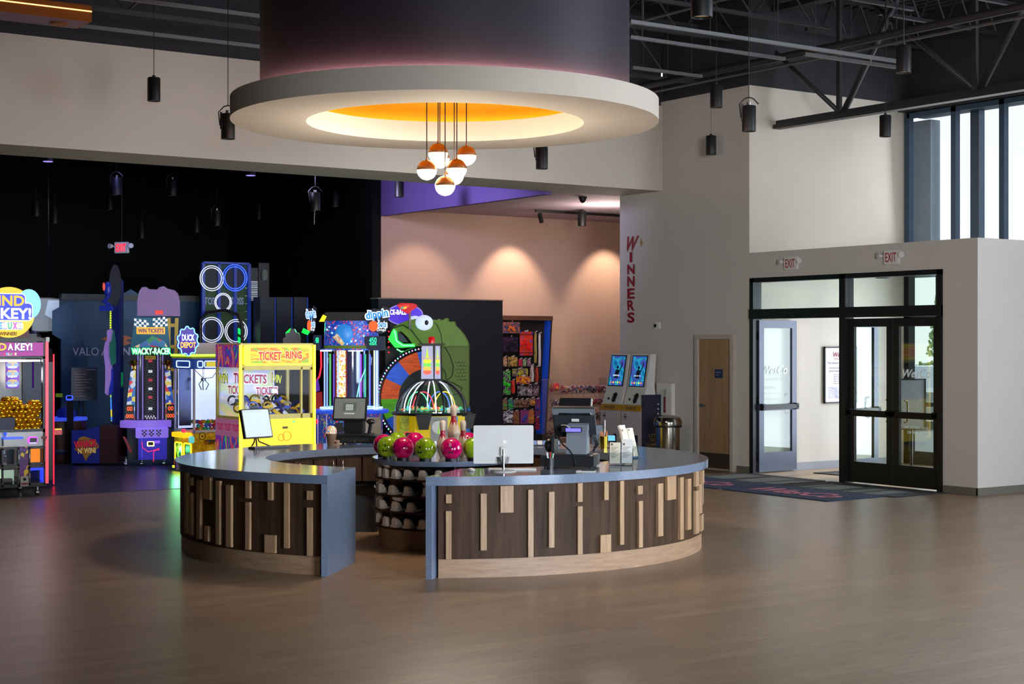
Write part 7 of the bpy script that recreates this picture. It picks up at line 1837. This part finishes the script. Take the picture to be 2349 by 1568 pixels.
b.prism([(-.16, zt0), (.16, zt0), (.145, zt1), (-.145, zt1)], -.14, .14, 'y'); b.out('tower_box', m_mblk, t)
def towerface(x0, x1, y, nm, ang=0):
    f = B(); f.prism([(x0, zt0 + .02), (x1, zt0 + .02), (x1 - .01, zt1 - .02), (x0 + .01, zt1 - .02)], y - .01, y, 'y'); o = f.out(nm, mat('tower_face', '#9a9ab8', .4, emit=.28, ecol='#c8c8e8'), t)
    xc = (x0 + x1) / 2; ww = (x1 - x0)
    for q in range(4): B().prism(circ(ww * .34, 16, xc, zt0 + .12 + q * .055, ry=.035), y - .014, y - .01, 'y').out('lit_bowl', glow('bowl%d' % q, ['#e05040', '#e8a040', '#60b848', '#b8d030'][q], 1.0), o)
    B().prism([(xc - ww * .12, zt0 + .34), (xc + ww * .12, zt0 + .34), (xc, zt1 - .04)], y - .014, y - .01, 'y').out('spire_mark', glow('spire_lime', '#a0e020', 1.0), o)
    text('lettering', 'TOWER', mat('gold_brown', '#c8a030', .4, emit=.5), o, (xc, y - .016, zt0 + .345), w=ww * .8, h=.03); text('lettering', 'TICKETS', mat('gold_brown', '#c8a030', .4, emit=.5), o, (xc, y - .016, zt0 + .31), w=ww * .85, h=.03)
towerface(-.15, .035, -.141, 'lit_face'); towerface(.055, .145, -.141, 'lit_face')
B().box(-.2, .2, -.16, .16, zt1, zt1 + .02).out('tower_cap', m_mblk, t); B().box(-.18, .18, -.16, .16, zt0 - .02, zt0).out('tower_collar', m_mblk, t)
B().lathe([(0, zt1 + .12), (.04, zt1 + .12), (.05, zt1 + .10), (.05, zt1 + .02), (0, zt1 + .02)], n=24).out('red_beacon', mat('beacon_red', '#a80c14', .15, emit=.5), t)
def bucket(px, py, Y, lb):
    o = B(); w0, w1 = .07, .115; H_ = .22
    o.prism([(-w0, 0), (w0, 0), (w1, H_), (-w1, H_)], -.06, .06, 'y'); p = at(px, Y, zat(py, Y))
    return tag(o.out('cup_bucket', m_mblk, None, p, -TH), lb, 'bucket')
bucket(972, 985, 23.2, 'black bucket hung on the front of the domed game, left of the pins'); bucket(1074, 982, 23.7, 'black bucket hung on the right side of the domed game')

# ---------------------------------------------------------------- ring toss tower, lockers, topper
b0 = 27.6; a0 = on_b(520, b0)[1]
t = thing('football_toss_tower', 'tall green football toss wall with five white-lit rings and blue posts', 'arcade game', (a0, b0, 0))
G = lambda px, py: FX(px, py, b0, a0); X = lambda p: G(p, 700)[0]; Z = lambda py: G(520, py)[1]
B().box(X(467), X(571), .02, .08, 0, Z(607)).out('field_panel', mat('field_green', '#24401c', .6, var=.3, scale=14, emit=.10), t)
m_bp = mat('post_deep_blue', '#0a2a88', .35, emit=.25)
b = B()
for px in (466, 502, 539, 571): b.box(X(px) - .03, X(px) + .03, -.03, .03, 0, Z(604))
b.box(X(466), X(571), -.03, .03, Z(606), Z(601)); b.out('blue_posts', m_bp, t)
rp = {'#eef0ff': glow('ring_white', '#e8ecff', .6), '#4060ff': glow('ring_electric', '#3050ff', 2.0)}
for (px, py, r, c) in ((484, 638, .235, '#eef0ff'), (537, 637, .25, '#4060ff'), (510, 693, .17, '#eef0ff'), (484, 756, .235, '#eef0ff'), (540, 760, .23, '#eef0ff')):
    x, z_ = G(px, py)
    B().prism(circ(r, 32, x, z_), .0, .018, 'y').out('target_hole', mat('hole_navy', '#060a1c', .5, emit=.05), t)
    for rr in (r, r * .84): B().tube([(x + rr * cos(k * pi / 16), -.035, z_ + rr * sin(k * pi / 16)) for k in range(32)], .009, 6, closed=True).out('ring_light', rp[c], t)
m_ty = mat('pale_toss_text', '#7080a0', .5, emit=.3)
for px in (484, 545): text('lettering', 'TOSS', m_ty, t, (G(px, 690)[0], .012, G(px, 690)[1]), w=.26, h=.14, off=.03)
b = B()
for k in range(7): b.box(X(563), X(569), .012, .02, Z(660 + k * 18), Z(659 + k * 18))
b.out('yard_lines', mat('yard_white', '#b0b8b0', .5, emit=.3), t)
b = B()
for py in (752, 772): b.prism([(X(544), Z(py + 12)), (X(556), Z(py + 20)), (X(556), Z(py + 8)), (X(544), Z(py))], -.06, -.04, 'y')
b.out('green_chevrons', glow('chevron_green', '#10e050', 1.8), t)
B().tube([(X(440), -.4, .8), (X(440), -.4, Z(735)), (X(455), -.4, Z(718)), (X(495), -.4, Z(712)), (X(525), -.4, Z(722)), (X(535), -.4, Z(745)), (X(535), -.4, .8)], .035, 8).out('black_arch', m_mblk, t)
b = B()
for k in range(11): b.box(X(577), X(591), .0, .02, Z(646 + k * 4.2), Z(644 + k * 4.2) if k % 3 else Z(643.2 + k * 4.2))
b.out('scoreboard_text', glow('text_dim_white', '#9098a8', .6), t)
B().box(X(575), X(593), .02, .06, 0, Z(612)).out('score_post', m_mblk, t)
x_, z_ = G(608, 630); B().box(x_ - .06, x_ + .06, 0, .05, z_ - .1, z_ + .1, .02).out('grey_speaker', mat('sage_grey', '#5a6660', .5, emit=.08), t)
B().box(X(596), X(620), .05, .5, 0, Z(600)).out('dark_tower', m_mblk, t)
b0 = 27.2; a0 = on_b(650, b0)[1]
m_lock = mat('ribbed_navy', '#15182a', .4, emit=.03)
for k, (p0, p1) in enumerate(((597, 632), (635, 670), (674, 706))):
    x0_, x1_ = on_b(p0, b0)[1], on_b(p1, b0)[1]; zt_ = zat(681, on_b(p0, b0)[0])
    t = thing('ribbed_partition', 'dark navy ribbed panel with a blue-lit edge, %s of three behind the yellow machine' % ('left', 'middle', 'right')[k], 'panel', (x0_, b0, 0), 0, 'ribbed panels behind the yellow machine')
    b = B(); b.box(0, x1_ - x0_, 0, .3, 0, zt_)
    for q in range(24): b.box(.02, x1_ - x0_ - .03, -.008, 0, 1.0 + q * .075, 1.04 + q * .075)
    b.out('panel_body', m_lock, t); B().box(x1_ - x0_ - .02, x1_ - x0_, -.02, 0, 0, zt_).out('blue_edge', mat('edge_dim_blue', '#0c3080', .4, emit=.3), t)
p = at(672, 25.6); t = thing('cloud_topper_game', 'dark game behind the yellow machine, its grey cloud-shaped topper and green light showing', 'arcade machine', p, -TH)
L = lambda px, py: ((px - 672) / F * 25.6, zat(py, 25.6))
b = B(); b.prism([L(*q) for q in ((650, 790), (650, 776), (656, 773), (657, 764), (665, 762), (668, 754), (676, 754), (680, 762), (686, 764), (689, 775), (689, 790))], -.05, .05, 'y'); b.out('cloud_topper', mat('cloud_grey', '#6a646c', .5, emit=.06), t)
b = B(); b.prism([L(*q) for q in ((654, 776), (654, 762), (665, 752), (665, 764))], .06, .08, 'y').prism([L(*q) for q in ((690, 752), (706, 760), (700, 768), (686, 762))], .3, .32, 'y'); b.out('green_light', glow('green_glow', '#10d840', 1.2), t)
B().box(-.25, .2, -.1, .5, 0, L(0, 790)[1], .02).out('cabinet', m_mblk, t)
light('green_game_light', 'POINT', at(700, 26.0, 2.3), 6, (.1, 1.0, .3), shadow_soft_size=.1)

# tall dark partition in front of the prize room
b0 = 24.1; xa, xb = on_b(868, b0)[1], on_b(1153, b0)[1]
t = thing('navy_partition', 'tall blue-black partition wall between the arcade games and the toy shelf', 'partition', (xa, b0, 0))
zt_ = zat(690, on_b(1153, b0)[0]); B().box(0, xb - xa, 0, .25, 0, zt_).out('partition_body', mat('blue_black_paint', '#10131f', .6, emit=.0), t)
B().box(-.02, xb - xa + .01, -.01, .26, zt_, zt_ + .02).out('pale_capping', mat('pale_cap', '#8a7870', .5), t)
# coloured light the games throw on the floor
light('glow_green_floor', 'POINT', at(405, 25.0, .35), 5, (.1, 1.0, .4), shadow_soft_size=.05)
0 and light('glow_yellow_front', 'AREA', W(-3.0, 21.3, 1.6), 30, (1.0, .85, .2), aim=W(-3.2, 17, .6), shape='RECTANGLE', size=1.2, size_y=1.2)
light('claw_inside', 'POINT', (on_b(470, 23.4)[1] + .15, 23.45, 1.75), 8, (.75, .8, 1.0), shadow_soft_size=.1)
light('egg_inside', 'POINT', (on_b(95, 21.1)[1], 21.12, 1.62), 6, (1.0, .9, .85), shadow_soft_size=.15)
0 and light('ring_inside', 'POINT', (on_b(640, 21.2)[1], 21.35, 1.6), 5, (1.0, .95, .9), shadow_soft_size=.15)

# ---------------------------------------------------------------- outdoors
t = thing('outdoor_tree', 'narrow green conifer far outside, seen through the glass above the closed doors', 'tree', at(2152, 120), 0); random.seed(4)
B().cyl((0, 0, 0), (0, 0, 3), .15, .1, 8).out('trunk', m_walnut, t); b = B()
for k in range(700):
    h = random.uniform(1.0, 6.2); a = random.uniform(0, 2 * pi); r = (6.4 - h) * .17 * random.uniform(.3, 1); b.ball((r * cos(a), r * sin(a), h), .10, 5)
m_leaf = mat('leaf_green', '#7c9c5c', .8, var=.3); b.out('crown', m_leaf, t)
for px, Y, lb in ((2120, 46, 'low green shrub outside, left one seen through the right glass door'), (2150, 48, 'low green shrub outside, right one seen through the right glass door')):
    t = thing('outdoor_shrub', lb, 'shrub', at(px, Y), 0); b = B()
    for k in range(220):
        a = random.uniform(0, 2 * pi); q = random.uniform(0, 1) ** .5; h = random.uniform(.3, 1.45); r = q * .42 * (1.3 - abs(h - .8)); b.ball((r * cos(a), r * sin(a), h), .05, 5)
    b.out('foliage', m_leaf, t); B().cyl((0, 0, 0), (0, 0, .7), .03, n=6).out('stem', m_walnut, t)
t = thing('parked_car', 'pale parked car outside, seen through the glass doors', 'car', at(2120, 40), .6)
b = B(); b.prism([(-2.2, .3), (2.2, .3), (2.25, .8), (1.5, .95), (.9, 1.45), (-1.0, 1.45), (-1.7, .95), (-2.2, .85)], -.85, .85, 'y'); b.out('car_body', mat('car_silver', '#b8bcc0', .25, metal=.3), t)
b = B(); b.prism([(1.35, .95), (.85, 1.38), (-.95, 1.38), (-1.5, .95)], -.86, .86, 'y'); b.out('side_windows', m_mblk, t)
for x_ in (-1.4, 1.4):
    for y_ in (-.8, .8): B().cyl((x_, y_ - .1, .32), (x_, y_ + .1, .32), .32, n=20).out('wheel', m_mblk, t)
